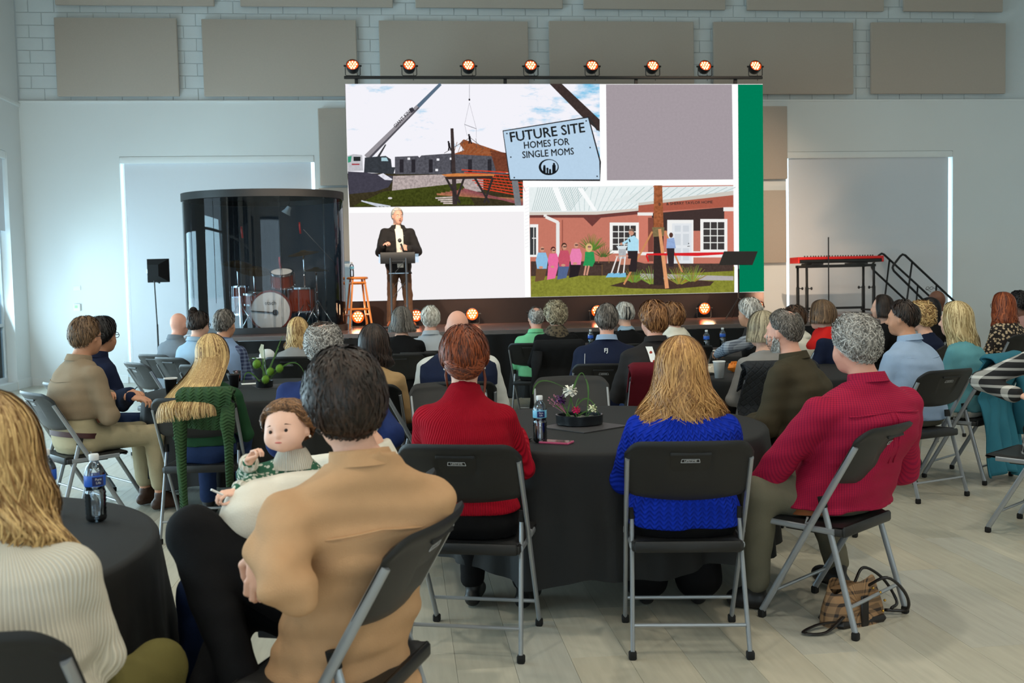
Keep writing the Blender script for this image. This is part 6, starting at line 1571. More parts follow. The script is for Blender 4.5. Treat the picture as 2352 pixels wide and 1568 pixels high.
c_plaid = M('cloth_black_white_plaid', (26, 26, 28), .9, pat='plaid', col2=(196, 194, 188), f=130); c_checks = M('cloth_blue_check', (150, 160, 172), .85, pat='check', col2=(60, 70, 90), f=300); c_maroon = cl('maroon_fleece', (92, 18, 30)); c_fleece = cl('black_fleece', (26, 27, 29)); c_quilt = M('cloth_quilt', (24, 28, 34), .8, pat='quilt', f=60, bump=.8)
c_redsc = cl('red_scarf', (206, 34, 30)); c_greysh = cl('grey_heather_shirt', (112, 120, 128)); c_brownc = cl('brown_coat', (92, 54, 38)); c_scarf = M('cloth_mottled_scarf', (96, 84, 66), .9, pat='spots', col2=(50, 44, 36), f=30); c_char = cl('charcoal_jacket', (40, 38, 38)); c_brownt = cl('brown_trousers', (96, 70, 54)); c_vest = cl('blue_vest', (128, 152, 186)); c_pchk = M('cloth_navy_grid', (34, 44, 76), .85, pat='check', col2=(110, 124, 150), f=200)
shoe_br = M('shoe_brown', (70, 46, 34), .5); shoe_tan = M('shoe_tan', (150, 78, 38), .5)
S_ = seated
# -- front left
P2 = S_('p2', -36, 905, 1090, 10, 'woman with long blond hair in a cream ribbed sweater at the bottom left edge', c_cream, c_olivep, ('long', 'blond', dict(L=.30, wx=.125, wy=.085, by=-.03, bx=.03, wave=.02, T=.016, flip=.01)), 'the woman in the cream ribbed sweater', fem=True, h=.010, sleeve=1.0, fold=.004, loose=.022, bulk=1.12, at=(40, 2.10), J=dict(elR=PD(225, 1500, 2.15), wrR=PD(180, 1480, 2.4), hdR=PD(140, 1470, 2.5)))
# -- tan coat man: crossed leg, hands clasped, chair turned left
tc = PD(790, 1450, 2.66); 
TJ = dict(elL=PD(668, 1345, 2.30), wrL=PD(612, 1262, 2.44), hdL=PD(600, 1310, 2.43), pnL=np.array([-.8, -.4, .5]), elR=PD(770, 1230, 2.75), wrR=PD(660, 1270, 2.52), hdR=PD(610, 1325, 2.47), pnR=np.array([-.3, -.8, .6]),
          hipL=PD(815, 1460, 2.80), knL=PD(445, 1225, 2.78), anL=PD(560, 1590, 2.60), toL=PD(470, 1640, 2.66), hipR=PD(800, 1440, 2.84), knR=PD(560, 1370, 3.0), anR=PD(470, 1600, 2.72), toR=PD(420, 1700, 2.8))
P1 = S_('p1', 788, 812, 900, -50, 'man with thick dark hair in a tan wool overshirt holding his hands together', c_tan, cl('black_trousers', (14, 15, 18)), ('short', 'darkbrown', dict(T=.020, L=.055, messy=.35, nape=1.04, w_=.0026, dens=2.2)), 'the man in the tan overshirt', look=-16, twist=-30, h=.010, J=TJ, skirt=(.20, 1.08, 1.66, .0, .03), at=(728, 2.72), sw=.203, loose=.020, collar='shirt', topname='jacket', chair_=False, seat_off=-.02, bulk=1.02, curl=.75, hh=.005, arm=1.05, fold=.012, legr=1.1)
chc = chair(float(tc[0]), float(tc[1]), -68, 'black folding chair under the man in the tan overshirt')
# -- mother and child
MJ = dict(elL=PD(590, 1185, 2.86), wrL=PD(640, 1180, 3.1), hdL=PD(690, 1150, 3.15), elR=PD(700, 1120, 3.4), wrR=PD(610, 1150, 3.25), hdR=PD(580, 1130, 3.2))
P3 = S_('p3', 798, 822, 738, -74, 'seated woman in a white puff sleeved blouse, hidden behind the dark haired man', c_white, c_denim, ('short', 'brown', dict(T=.016, L=.05)), 'the woman in the white blouse', look=-40, at=(738, 3.16), twist=10, fem=True, J=MJ, puff=True, loose=.022, hh=.007, h=.0105, fold=.008, topname='blouse')
# baby: own joints, world heading so that the face turns to the camera
def baby():
    D = 3.0; ht = PD(655, 918, D); face = 178; a = math.radians(face); Rl = rotz(a); org = np.array([float(ht[0]), float(ht[1]), 0]); kk = .62
    L_ = lambda px, py, d: Rl@(PD(px, py, d)-org)
    H = Rl@(ht-org); R = rotz(math.radians(face-196))@roty(math.radians(7))@rotx(.10); C = H-R@np.array([0, -.008, .086])
    nk = C+np.array([-.012, -.03, -.085]); J = {'head': C, 'R': R, 'neck': nk, 'tw': .0}
    zb = nk[2]-.25
    J['st'] = [(zb, nk[0], nk[1]+.02, .085, .075, 0), (zb+.08, nk[0], nk[1]+.02, .092, .082, 0), (zb+.16, nk[0], nk[1]+.01, .088, .068, 0), (zb+.205, nk[0], nk[1], .075, .05, 0), (zb+.245, nk[0], nk[1], .04, .036, 0)]
    for q, n in ((-1, 'L'), (1, 'R')):
        J['sh'+n] = nk+np.array([q*.07, 0, -.05]); J['hip'+n] = np.array([nk[0]+q*.045, nk[1]+.02, zb+.04]); J['kn'+n] = np.array([nk[0]-.10+q*.03, nk[1]+.06, zb-.02]); J['an'+n] = np.array([nk[0]-.14, nk[1]+.04+q*.03, zb-.10]); J['to'+n] = np.array([nk[0]-.16, nk[1]+.07+q*.03, zb-.11])
    J['elR'] = L_(585, 1112, 2.90); J['wrR'] = L_(545, 1128, 2.84); J['hdR'] = L_(505, 1134, 2.80); J['pnR'] = np.array([0, .3, .9])
    J['elL'] = L_(568, 1092, 2.98); J['wrL'] = L_(572, 1060, 2.90); J['hdL'] = L_(590, 1030, 2.88); J['pnL'] = np.array([.5, -.6, .3])
    J['shL'], J['shR'] = J['shR'], J['shL']; J['shL'] = nk+np.array([.07, 0, -.05]); J['shR'] = nk+np.array([.06, .03, -.08])
    sm = M('baby_knit', (44, 98, 74), .9, var=.1, pat='spots', col2=(206, 210, 196), f=70)
    r = figure((org[0], org[1], 0), face, 'brown haired baby in a green patterned sweater looking back at the camera', J, .0058, dict(kk=kk, hk=.50, baby=True, arm=.95, legr=.9, skin='baby', top=sm, bottom=c_denim, hair=('short', 'baby', dict(T=.012, L=.05, messy=.9, front=.80, nape=1.0)), near=2, collar='round', hem=zb, fold=.002, loose=.014, sleeve=.86, hh=.005, curl=.85, topname='knit_sweater', shoe=c_white), 77)
    m_ = MB()
    m_.grid(lambda u, v: ((.038+.030*v)*math.cos(u*2*PI)+nk[0], (.036+.026*v)*math.sin(u*2*PI)+nk[1]+.006, nk[2]+.022-.06*v**1.3), 30, 7, True); m_.obj('collar', M('cloth_cream_rib'), r, smooth=True)
    for n in 'LR':
        w_, e_ = J['wr'+n], J['el'+n]; d = (e_-w_)/np.linalg.norm(e_-w_); MB().tube([w_+d*.002, w_+d*.006, w_+d*.020, w_+d*.024], [.024, .029, .029, .025], 14).obj('cuff', M('cloth_cream_rib'), r, smooth=True)
    for q in (-1, 1):
        p = C+R@np.array([q*.070, .002, -.032]); MB().ball(tuple(p), .0038, 10, 8).obj('earring', M('pearl', (236, 232, 222), .15), r, smooth=True)
    p = PD(485, 1124, 2.78); e = empty('plastic_stick', p, 0, 'short white plastic stick held in the baby hand', 'stick'); q = PD(512, 1136, 2.80)-p; MB().tube([(0, 0, 0), tuple(q)], .0035, 6).obj('stick_body', mat_trim, e)
baby()
# -- centre table
P4 = S_('p4', 1065, 752, 553, 17, 'woman with auburn pinned up hair in a red ribbed turtleneck', c_red, c_blk, ('updo', 'auburn', dict(c=(0, -.078, -.005), r=(.078, .05, .072))), 'the woman in the red turtleneck', look=3, fem=True, collar='turtle', pose='table', topname='turtleneck', loose=.014, fold=.003, hem=.53, at=(1090, 4.10), bulk=1.08)
P5 = S_('p5', 1563, 776, 556, 9, 'woman with long wavy golden hair in a cobalt blue cable sweater', c_blue, c_blk, ('long', 'gold', dict(L=.37, wx=.19, wy=.11, by=-.055, T=.018, wave=.026, rag=.16, flip=-.003)), 'the woman in the cobalt blue sweater', look=8, fem=True, bulk=1.22, collar='round', loose=.022, fold=.003, hem=.50, pose='table', bloose=.03, cuff=.09, at=(1562, 4.08))
P6 = S_('p6', 1966, 724, 540, -38, 'large man with wavy grey hair in a red checked shirt', c_rose, c_greyp, ('short', 'grey', dict(T=.014, L=.05, curl=.008, messy=1.0, w_=.0022)), 'the man in the red checked shirt', look=-20, bulk=1.42, collar='shirt', loose=.018, topname='shirt', skin='pink', fold=.006, hem=.50, chair_=False, skirt=(.49, 1.03, 1.03), at=(1888, 4.42), twist=-20, sw=.25, J=dict(elL=PD(1748, 1118, 4.32), wrL=PD(1800, 1165, 4.62), hdL=PD(1850, 1160, 4.72), elR=PD(2075, 1080, 4.55), knL=PD(1745, 1135, 4.28), anL=PD(1738, 1345, 4.38), toL=PD(1690, 1375, 4.42), knR=PD(1885, 1165, 4.88), anR=PD(1925, 1300, 4.62), toR=PD(1885, 1318, 4.74)))
PC = PD(1911, 1422, 4.28)
chair(float(PC[0]), float(PC[1]), -38, 'black folding chair under the man in the red checked shirt')
P7 = S_('p7', 1803, 708, 410, -48, 'grey bearded man in an olive field jacket', c_olive, c_denim, [('short', 'darkgrey', dict(T=.007, L=.022, bald=.42, baldc=(0, -.25, .97), messy=.3))], 'the man in the olive jacket', look=-46, bulk=1.22, collar='shirt', topname='jacket', skin='pink', loose=.022, fold=.006)
# -- left table
KJ = None
P33 = S_('p33', 194, 728, 352, 52, 'man with greying brown hair in a khaki shirt and cream trousers', c_khaki, c_chino, ('short', 'brownbob', dict(T=.014, L=.05, messy=.2)), 'the man in the khaki shirt', look=32, bulk=1.05, collar='shirt', topname='shirt', skin='tan', pose='crossed', shoe=shoe_br, fold=.005, glasses=True, loose=.018, plen=.82, hem=.61)
P34 = S_('p34', 232, 729, 322, 50, 'dark haired woman with black glasses and a brown coat beside the khaki shirt man', c_navy, c_denim, ('short', 'black', dict(T=.018, L=.06, messy=.2)), 'the dark haired woman with glasses', look=30, fem=True, skin='tan', collar='mock', topname='jacket', glasses=True, fold=.004, J=dict(wrL=PD(300, 900, 6.7), hdL=PD(335, 903, 6.6), wrR=PD(300, 912, 6.5), hdR=PD(335, 915, 6.5)))
P32 = S_('p32', 482, 768, 378, 4, 'woman with long straight blond hair and a green sweater behind her', cl('green_top', (34, 70, 44)), c_denim, ('long', 'blond', dict(L=.35, wx=.155, wy=.045, by=-.39, bx=-.085, T=.012, wave=.004, rag=.10)), 'the woman with long straight blond hair', look=6, fem=True, bulk=.95, tilt=-6, hem=.53, plen=.9, lat=.03)
P31 = S_('p31', 742, 740, 438, -8, 'balding man with curly grey hair in a navy blazer', c_blazer, c_char, ('short', 'grey', dict(T=.016, L=.04, curl=.006, w_=.0028, bald=.62, baldc=(0, -.12, .99), messy=1.2, nape=1.03)), 'the man in the navy blazer', look=6, bulk=1.2, collar='shirt', topname='blazer', skin='pink', loose=.02, J=dict(elR=PD(900, 1000, 5.0)))
P30 = S_('p30', 857, 746, 345, 12, 'woman with shoulder length brown hair in a camel sweater', c_camel, c_blk, ('long', 'darkbrown', dict(L=.17, wx=.115, wy=.095, by=-.03, T=.018, wave=.008, rag=.05)), 'the woman in the camel sweater', look=2, fem=True, bulk=1.08, nod=4)
P27 = S_('p27', 1050, 709, 342, 4, 'bald man in a white, navy and black jacket', cl('white_panel', (206, 208, 204)), c_denim, None, 'the bald man in the colour block jacket', look=-6, bulk=1.3, skin='pink', collar='mock', topname='jacket', loose=.028, collarmat=c_navy)
# -- behind left
P35 = S_('p35', 409, 716, 224, 38, 'bald man in a grey quarter zip near the softbox', c_greysh, c_char, None, 'the bald man in grey near the softbox', look=32, skin='pink', collar='mock')
P36 = S_('p36', 455, 716, 236, 40, 'woman with dark top bun, glasses and a pale denim jacket', c_denimj, c_denim, ('updo', 'darkbrown', dict(c=(-.02, -.06, .135), r=(.036, .034, .040))), 'the woman with the top bun', look=30, fem=True, bulk=1.15, glasses=True, collar='shirt', topname='jacket')
P37 = S_('p37', 514, 710, 264, 26, 'grey haired man in a light blue vest over a dark checked shirt', c_pchk, c_char, ('short', 'darkgrey', dict(T=.011, L=.04, messy=.2)), 'the man in the light blue vest', look=24, bulk=1.1, collar='shirt', skin='tan')
P38 = S_('p38', 684, 729, 242, 10, 'blond woman in a pale grey top near the drum booth', c_grey, c_denim, ('long', 'blond', dict(L=.20, wx=.11, wy=.085, by=-.03, T=.014, wave=.012, rag=.1)), 'the blond woman near the drum booth', look=14, fem=True, bulk=.95)
P29 = S_('p29', 922, 705, 240, 6, 'woman with straight grey hair in a black top before the lectern', c_blk, c_blk, ('long', 'darkgrey', dict(L=.13, wx=.125, wy=.10, by=-.02, T=.016, wave=.003, rag=.03)), 'the woman with straight grey hair', look=0, fem=True, bulk=1.15)
P28 = S_('p28', 988, 703, 232, 2, 'white haired man in a pale shirt with hand raised to his chin', cl('pale_shirt', (176, 184, 192)), c_char, ('short', 'white', dict(T=.015, L=.06, messy=.3)), 'the white haired man in a pale shirt', look=-6, collar='shirt', skin='pink', pose='chinL', topname='shirt', bulk=1.05)
# -- middle, near the stage
P26 = S_('p26', 1231, 704, 212, 20, 'balding grey man in a mint green polo', c_mint, c_char, ('short', 'grey', dict(T=.006, L=.025, bald=.55)), 'the man in the mint green polo', look=-8, skin='pink', collar='shirt', topname='polo_shirt')
P25 = S_('p25', 1276, 696, 222, 4, 'woman with curly ash blond hair, mottled scarf and black top', c_blk, c_blk, ('short', 'greyblond', dict(T=.030, L=.06, curl=.014, messy=1.4, nape=1.06)), 'the woman with curly ash blond hair', look=-8, fem=True, bulk=1.25)
P24 = S_('p24', 1393, 698, 290, 16, 'grey haired man in a navy golf pullover with white piping', c_navy, c_char, ('short', 'darkgrey', dict(T=.013, L=.05, messy=.15, nape=1.03)), 'the man in the navy golf pullover', look=8, skin='pink', bulk=1.32, collar='shirt', collarmat=c_ltblue, topname='pullover')
P23 = S_('p23', 1434, 695, 222, -6, 'woman with silver blond hair in a black claw clip', c_blk, c_blk, ('updo', 'silver', dict(c=(0, -.075, .03), r=(.05, .035, .07))), 'the woman with the black hair clip', look=-10, fem=True)
P21 = S_('p21', 1501, 694, 318, 2, 'ginger haired man in a dark shirt with white patterned strap', c_char, c_denim, ('short', 'ginger', dict(T=.022, L=.07, messy=.35, bald=.22, nape=1.06)), 'the ginger haired man', look=-16, bulk=1.32, skin='pink', collar='shirt', topname='shirt')
P22 = S_('p22', 1546, 697, 236, -18, 'brown haired woman with a fluffy white scarf behind the ginger man', c_grey, c_blk, ('short', 'ginger', dict(T=.024, L=.07, messy=.5, nape=1.08)), 'the brown haired woman with the white scarf', look=-22, fem=True)
P9 = S_('p9', 1722, 686, 258, -62, 'silver haired man in a dark vest over blue checked sleeves', c_checks, c_char, ('short', 'silver', dict(T=.018, L=.06, messy=.3)), 'the silver haired man in the dark vest', look=-36, skin='tan', collar='shirt', J=dict(elL=PD(1672, 800, 8.4), wrL=PD(1650, 812, 8.8), hdL=PD(1640, 808, 9.0)))
P8 = S_('p8', 1752, 716, 322, -4, 'woman with a greyish blond bob in a grey sweater with orange flower', c_grey, c_blk, ('long', 'greyblond', dict(L=.10, wx=.115, wy=.10, by=-.015, T=.018, wave=.002, rag=.02)), 'the woman in grey with the orange flower', look=-24, fem=True, bulk=1.12, lat=.03)
# -- right
P10 = S_('p10', 1888, 691, 262, -58, 'woman with a brown bob and bright red scarf', c_navy, c_blk, ('long', 'brownbob', dict(L=.085, wx=.12, wy=.105, by=-.015, T=.022, wave=.003, rag=.02)), 'the woman with the red scarf', look=-40, fem=True, bulk=1.1, glasses=True)
P11 = S_('p11', 1826, 703, 226, -50, 'dark haired woman in a pale fluffy sweater, mostly hidden', c_white, c_blk, ('short', 'brown', dict(T=.02, L=.06)), 'the woman in the pale fluffy sweater', look=-50, fem=True, skin='tan', glasses=True)
P12 = S_('p12', 2027, 677, 218, -62, 'woman with straight dark brown hair in a black top', c_blk, c_blk, ('long', 'darkbrown', dict(L=.13, wx=.10, wy=.10, by=-.02, T=.012, wave=.002)), 'the woman in black right of the keyboard', look=-62, fem=True)
P13 = S_('p13', 2076, 688, 330, -20, 'dark haired balding man in a light blue shirt', c_ltblue, c_greyp, ('short', 'darkbrown', dict(T=.010, L=.04, messy=.15, bald=.32, baldc=(.1, -.45, .9))), 'the man in the light blue shirt', look=-50, skin='tan', bulk=1.3, collar='shirt', topname='shirt', chair_=False)
pc = PZ(2010, 1120, 0)
chair(float(PD(2103, 1000, 6.68)[0]), float(PD(2103, 1000, 6.68)[1]), -20, 'black folding chair under the man in the light blue shirt')
P14 = S_('p14', 2116, 697, 250, -30, 'woman with curly golden hair between two taller sitters', c_navy, c_blk, ('short', 'blond', dict(T=.028, L=.05, curl=.014, messy=1.2)), 'the woman with curly golden hair', look=-30, fem=True)
P15 = S_('p15', 2135, 684, 214, -34, 'woman with long straight black hair', c_blk, c_blk, ('long', 'black', dict(L=.18, wx=.10, wy=.085, by=-.03, T=.014, wave=.002)), 'the woman with long black hair', look=-40, fem=True, skin='tan')
P16 = S_('p16', 2152, 667, 212, -34, 'bald dark skinned man with glasses pushed up on his head', cl('white_polo', (222, 222, 218)), c_char, None, 'the bald man with raised glasses', look=-20, skin='dark', collar='shirt', hairh=.0)
P17 = S_('p17', 2196, 694, 314, -36, 'woman with long wavy blond hair in a teal sweater', c_teal, c_white, ('long', 'paleblond', dict(L=.30, wx=.13, wy=.10, by=-.05, bx=.05, T=.018, wave=.012, rag=.12)), 'the woman in the teal sweater', look=-42, fem=True, bulk=1.12)
P18 = S_('p18', 2304, 673, 218, -14, 'woman with long wavy red hair in a spotted top', c_leop, c_blk, ('long', 'red', dict(L=.26, wx=.15, wy=.11, by=-.03, T=.024, wave=.014, rag=.1)), 'the woman in the spotted top', look=-30, fem=True, glasses=True)
P19 = S_('p19', 2342, 671, 196, -22, 'black haired person at the right edge behind the red haired woman', cl('pink_top', (170, 130, 124)), c_blk, ('short', 'black', dict(T=.024, L=.05, curl=.01)), 'the black haired person at the right edge', look=-24, skin='dark')
P20 = S_('p20', 2450, 700, 404, 30, 'person in a black and white plaid shirt cut off by the right edge', c_plaid, c_blk, ('short', 'brown', dict(T=.014, L=.05)), 'the person in black and white plaid', look=-30, bulk=1.15, collar='shirt', topname='shirt', J=dict(elL=PD(2252, 876, 5.75), shL=PD(2362, 830, 5.65), wrL=PD(2330, 905, 5.6), hdL=PD(2370, 910, 5.6)), skirt=(.40, 1.1, 1.15), chair_=False)
cp = PD(2395, 1000, 5.62); chair(float(cp[0]), float(cp[1]), -36, 'black folding chair cut off by the right edge, under the plaid shirt')
# empty chairs across the centre table
def freech(px, py, D, face, label):
    p = PD(px, py, D); return chair(float(p[0]), float(p[1]), face, label)
freech(1320, 1000, 6.22, 185, 'empty black folding chair facing us behind the tray of flowers')
freech(1048, 1000, 6.0, 172, 'empty black folding chair facing us, behind the red turtleneck woman')
freech(925, 1000, 6.45, 60, 'empty black folding chair right of the navy blazer man')
freech(378, 880, 9.0, 52, 'empty black folding chair in front of the bald man in grey')
freech(968, 900, 9.6, 12, 'empty black folding chair behind the white haired man in a pale shirt')

# ------------------------------------------------------------------ garments hung on chairs
drape(SEATED['p32']['chair'], 'sweater', 'green knitted sweater hung over the blond woman chair on the left', 'sweater', c_green, wt=.155, wb=.135, zb=.68, zf=.80, fold=.008, seed=4, rag=.01, xo=.085, sleeves=((-.055, .84, .06, .01, .030), (.215, .82, .36, .0, .032)), out=.02)
drape(SEATED['p25']['chair'], 'jacket', 'black fleece jacket hung on the chair of the curly blond woman', 'jacket', c_fleece, wt=.25, wb=.27, zb=.16, fold=.02, seed=2, sleeves=((-.22, .8, .2, -.06, .05),))
drape(SEATED['p21']['chair'], 'jacket', 'maroon fleece hung on the chair of the ginger haired man', 'jacket', c_maroon, wt=.25, wb=.25, zb=.42, fold=.012, seed=3, sleeves=None)
drape(SEATED['p8']['chair'], 'jacket', 'black quilted jacket hung on the chair of the grey sweater woman', 'jacket', c_quilt, wt=.26, wb=.29, zb=.3, fold=.01, seed=6, sleeves=None)
drape(SEATED['p17']['chair'], 'coat', 'long teal wool coat hung on a chair, hem nearly on the floor', 'coat', c_tealcoat, wt=.25, wb=.27, zb=.07, fold=.035, seed=7, rag=.03, sleeves=((.12, .8, .34, .02, .05),), out=.045)
drape(SEATED['p2']['chair'], 'jacket', 'white jacket hung on the chair at the bottom left corner', 'jacket', c_white, wt=.12, wb=.13, zb=.2, fold=.012, seed=8, xo=-.17, sleeves=None)
# white collar tag of the green sweater, belt ties of the teal coat
def local(key, p): s_ = SEATED[key]; a = -math.radians(s_['face']); c, n = math.cos(a), math.sin(a); return (s_['cx']+p[0]*c-p[1]*n, s_['cy']+p[0]*n+p[1]*c, p[2])
def onp(key, name, build, mat, smooth=True):
    m_ = MB(); build(m_); return m_.obj(name, mat, SEATED[key]['root'], smooth=smooth)
def back_y(key, z, x=0.0, off=.02):
    st = np.array(SEATED[key]['J']['st']); cx = np.interp(z, st[:, 0], st[:, 1]); cy = np.interp(z, st[:, 0], st[:, 2]); w_ = np.interp(z, st[:, 0], st[:, 3]); d = np.interp(z, st[:, 0], st[:, 4]); tw = np.interp(z, st[:, 0], st[:, 5])
    u = max(-.95, min(.95, x/w_)); V = -(1-abs(u)**2.3)**(1/2.3)*d-off; return cx+x*math.cos(tw)-V*math.sin(tw), cy+x*math.sin(tw)+V*math.cos(tw)
def backline(key, pts, off=.018):
    out = []
    for i in range(len(pts)-1):
        for t in np.linspace(0, 1, 9)[:(-1 if i < len(pts)-2 else None)]:
            x = pts[i][0]*(1-t)+pts[i+1][0]*t; z = pts[i][1]*(1-t)+pts[i+1][1]*t; X, Y = back_y(key, z, x, off); out.append((X, Y, z))
    return out
# yoke seams
zs6 = SEATED['p6']['J']['neck'][2]; onp('p6', 'yoke_seam', lambda m: m.tube(backline('p6', [(-.19, zs6-.13), (0, zs6-.115), (.19, zs6-.13)], .0205), .0035, 5).tube(backline('p6', [(-.012, zs6-.12), (-.016, zs6-.34)], .021), .003, 5).tube(backline('p6', [(.014, zs6-.12), (.018, zs6-.34)], .021), .003, 5), c_rose)
zs1 = SEATED['p1']['J']['neck'][2]; onp('p1', 'yoke_seam', lambda m: m.tube(backline('p1', [(-.19, zs1-.17), (.0, zs1-.15), (.19, zs1-.17)], .027), .0035, 5), c_tan)
zs = SEATED['p33']['J']['neck'][2]; onp('p33', 'yoke_seam', lambda m: m.tube(backline('p33', [(-.17, zs-.12), (0, zs-.13), (.17, zs-.12)], .02), .003, 5), c_khaki)
zs = SEATED['p13']['J']['neck'][2]; onp('p13', 'yoke_seam', lambda m: m.tube(backline('p13', [(-.19, zs-.11), (0, zs-.12), (.19, zs-.11)], .012), .003, 5), c_ltblue)
def belt(key, z, mat):
    st = np.array(SEATED[key]['J']['st']); cx, cy, w_, d = [np.interp(z, st[:, 0], st[:, q]) for q in (1, 2, 3, 4)]
    def b(m): m.grid(lambda u, v: (cx+(w_+.017)*math.cos(u*2*PI), cy+(d+.017)*math.sin(u*2*PI), z-.017+.034*v-.02*math.sin(u*2*PI)), 44, 3, True)
    onp(key, 'belt', b, mat)
belt('p6', .478, M('belt_tan', (150, 88, 50), .5)); belt('p33', .57, M('belt_dark', (66, 36, 36), .5)); 
# golf pullover piping and letters
zs = SEATED['p24']['J']['neck'][2]
onp('p24', 'white_piping', lambda m: m.tube(backline('p24', [(-.2, zs-.26), (-.1, zs-.22), (.1, zs-.22), (.2, zs-.26)], .017), .003, 5).tube(backline('p24', [(-.165, zs-.10), (-.165, zs-.2), (-.2, zs-.27)], .017), .002, 5), mat_trim)
me = textmesh('FJ', .045, .001, True); me.materials.append(mat_trim); o = bpy.data.objects.new('emblem', me); COL.objects.link(o); o.parent = SEATED['p24']['root']; X, Y = back_y('p24', zs-.075, 0, .026); o.matrix_local = Matrix.Translation((X, Y-.006, zs-.075)) @ Matrix.Rotation(SEATED['p24']['J']['tw'], 4, 'Z') @ Matrix.Rotation(PI/2-.25, 4, 'X')
# ginger man's strap
zs = SEATED['p21']['J']['neck'][2]
def strap(m):
    L_ = backline('p21', [(-.10, zs-.03), (-.095, zs-.12), (-.06, zs-.30)], .020); R_ = backline('p21', [(-.055, zs-.03), (-.05, zs-.12), (-.015, zs-.30)], .020)
    n = len(L_); m.add(L_+R_, [(i, i+1, n+i+1, n+i) for i in range(n-1)])
so_s = onp('p21', 'strap', strap, mat_trim)
def dots(m):
    for i, z in enumerate((.07, .13, .19, .25)):
        x = -.078+.0*i+.02*max(0, (z-.1)*2); X, Y = back_y('p21', zs-z, x+.01*i*.6, .024); m.ball((X, Y, zs-z), (.011, .003, .012), 7, 5)
onp('p21', 'strap_print', dots, M('print_red', (176, 60, 40), .6))
# orange flower on the grey sweater
zs = SEATED['p8']['J']['neck'][2]
def fl8(m):
    for i in range(11):
        a = -1.35+2.7*i/10; x = .125*math.sin(a)*.6; z = zs-.27+.09*math.cos(a)
        X, Y = back_y('p8', z, x-.03, .020); X2, Y2 = back_y('p8', zs-.29, -.03+x*.3, .021); m.ball(((X+X2)/2, min(Y, Y2)+.004, (z+zs-.29)/2+.01), (.028, .006, .055), 8, 6)
onp('p8', 'flower_print', fl8, M('flower_orange', (206, 66, 28), .8, var=.4, vs_=40))
# claw clip, raised glasses, beard, scarves, shawl pieces
c = SEATED['p23']['C']
onp('p23', 'hair_clip', lambda m: [m.tube([(c[0]+q*.012, c[1]-.125, c[2]+.09), (c[0]+q*.020, c[1]-.145, c[2]+.03), (c[0]+q*.012, c[1]-.125, c[2]-.04)], .007, 6) for q in (-1, 1)], mat_black)
def scarf(key, mat, r0=.075, r1=.11, h0=.04, h1=-.05, name='scarf', lump=.012, tail=False):
    n = SEATED[key]['J']['neck']
    def b(m):
        m.grid(lambda u, v: (n[0]+(r0+(r1-r0)*math.sin(v*PI*.5)+lump*math.sin(u*25+v*5)*.5)*math.cos(u*2*PI), n[1]+.005+(r0+(r1-r0)*math.sin(v*PI*.5)+lump*math.cos(u*19+v*9)*.5)*math.sin(u*2*PI), n[2]+h0+(h1-h0)*v+lump*.5*math.sin(u*14)), 40, 9, True)
        m.grid(lambda u, v: (n[0]+(r0*.98-.0*v)*math.cos(-u*2*PI), n[1]+.005+(r0*.98)*math.sin(-u*2*PI), n[2]+h0-.06*v), 30, 3, True)
        if tail: m.tube([(n[0]+.07, n[1]-.06, n[2]-.02), (n[0]+.09, n[1]-.11, n[2]-.12), (n[0]+.03, n[1]-.14, n[2]-.26)], [.05, .06, .05], 10, flat=.4)
    onp(key, name, b, mat)
scarf('p25', c_scarf, .072, .13, .05, -.06); scarf('p23', c_denimj, .06, .085, .04, -.01); scarf('p22', cl('fluffy_white', (222, 216, 200)), .08, .15, .05, -.09, lump=.02); scarf('p10', c_redsc, .08, .17, .05, -.13, tail=True, lump=.02); scarf('p11', c_white, .07, .13, .03, -.05)
n = SEATED['p16']['C']; R_ = SEATED['p16']['R']
gl = glasses(SEATED['p16']['root'], n+R_@np.array([0, .0, .105]), R_@rotx(.4), mat_black)
def beard(key, colr, near, seed=5):
    s_ = SEATED[key]; hb = HB(); r = np.random.RandomState(seed); n = 260; ph = r.uniform(-1.75, 1.75, n); z = r.uniform(-.105, -.02, n); z = np.where(np.abs(ph) < .5, np.minimum(z, -.075), z)
    m = 5; t = np.linspace(0, 1, m)[None, :]; rx, ry = .063, .083; k = (.25+.75*np.clip((z+.12)/.08, 0, 1))**.5
    P = np.stack([np.sin(ph)[:, None]*(rx*k[:, None]+.006+.004*t), .012+np.cos(ph)[:, None]*(ry*k[:, None]+.004+.006*t), z[:, None]-.012*t], -1); hb.strands(P, .0028*np.ones(n), r.rand(n))
    # solid beard under the strands
    a = np.linspace(-1.8, 1.8, 20)[None, :]; v = np.linspace(0, 1, 8)[:, None]; zz = -.02-.1*v-.0*a; kk_ = (.30+.70*np.clip((zz+.125)/.08, 0, 1))**.5; zz2 = np.where(np.abs(a) < .55, np.minimum(zz, -.072), zz)
    hb.grid(np.stack([np.sin(a)*(rx*kk_+.004), .012+np.cos(a)*(ry*kk_+.004), zz2+0*a], -1), .3+0*a*v)
    hb.obj('beard', hairmat('hair_'+colr, *HAIRC[colr]), s_['root'], s_['R'], s_['C'])
beard('p7', 'silver', 1)
def locks(key, colr, pts, r_=.008):
    s_ = SEATED[key]; m_ = MB()
    for P in pts: m_.tube([tuple(s_['C']+s_['R']@np.array(p)) for p in P], [r_, r_*.9, r_*.7, r_*.35][:len(P)], 7, flat=.5)
    m_.obj('loose_lock', M('lock_'+colr, tuple((a+b)//2 for a, b in zip(*HAIRC[colr])), .45, var=.3, vs_=200, stretch=(1, 1, .1)), s_['root'], smooth=True)
locks('p4', 'auburn', [((.075, .0, -.02), (.085, -.01, -.09), (.078, -.02, -.15), (.095, -.03, -.20)), ((-.07, .02, -.02), (-.08, .01, -.07), (-.072, .0, -.12))], .007)
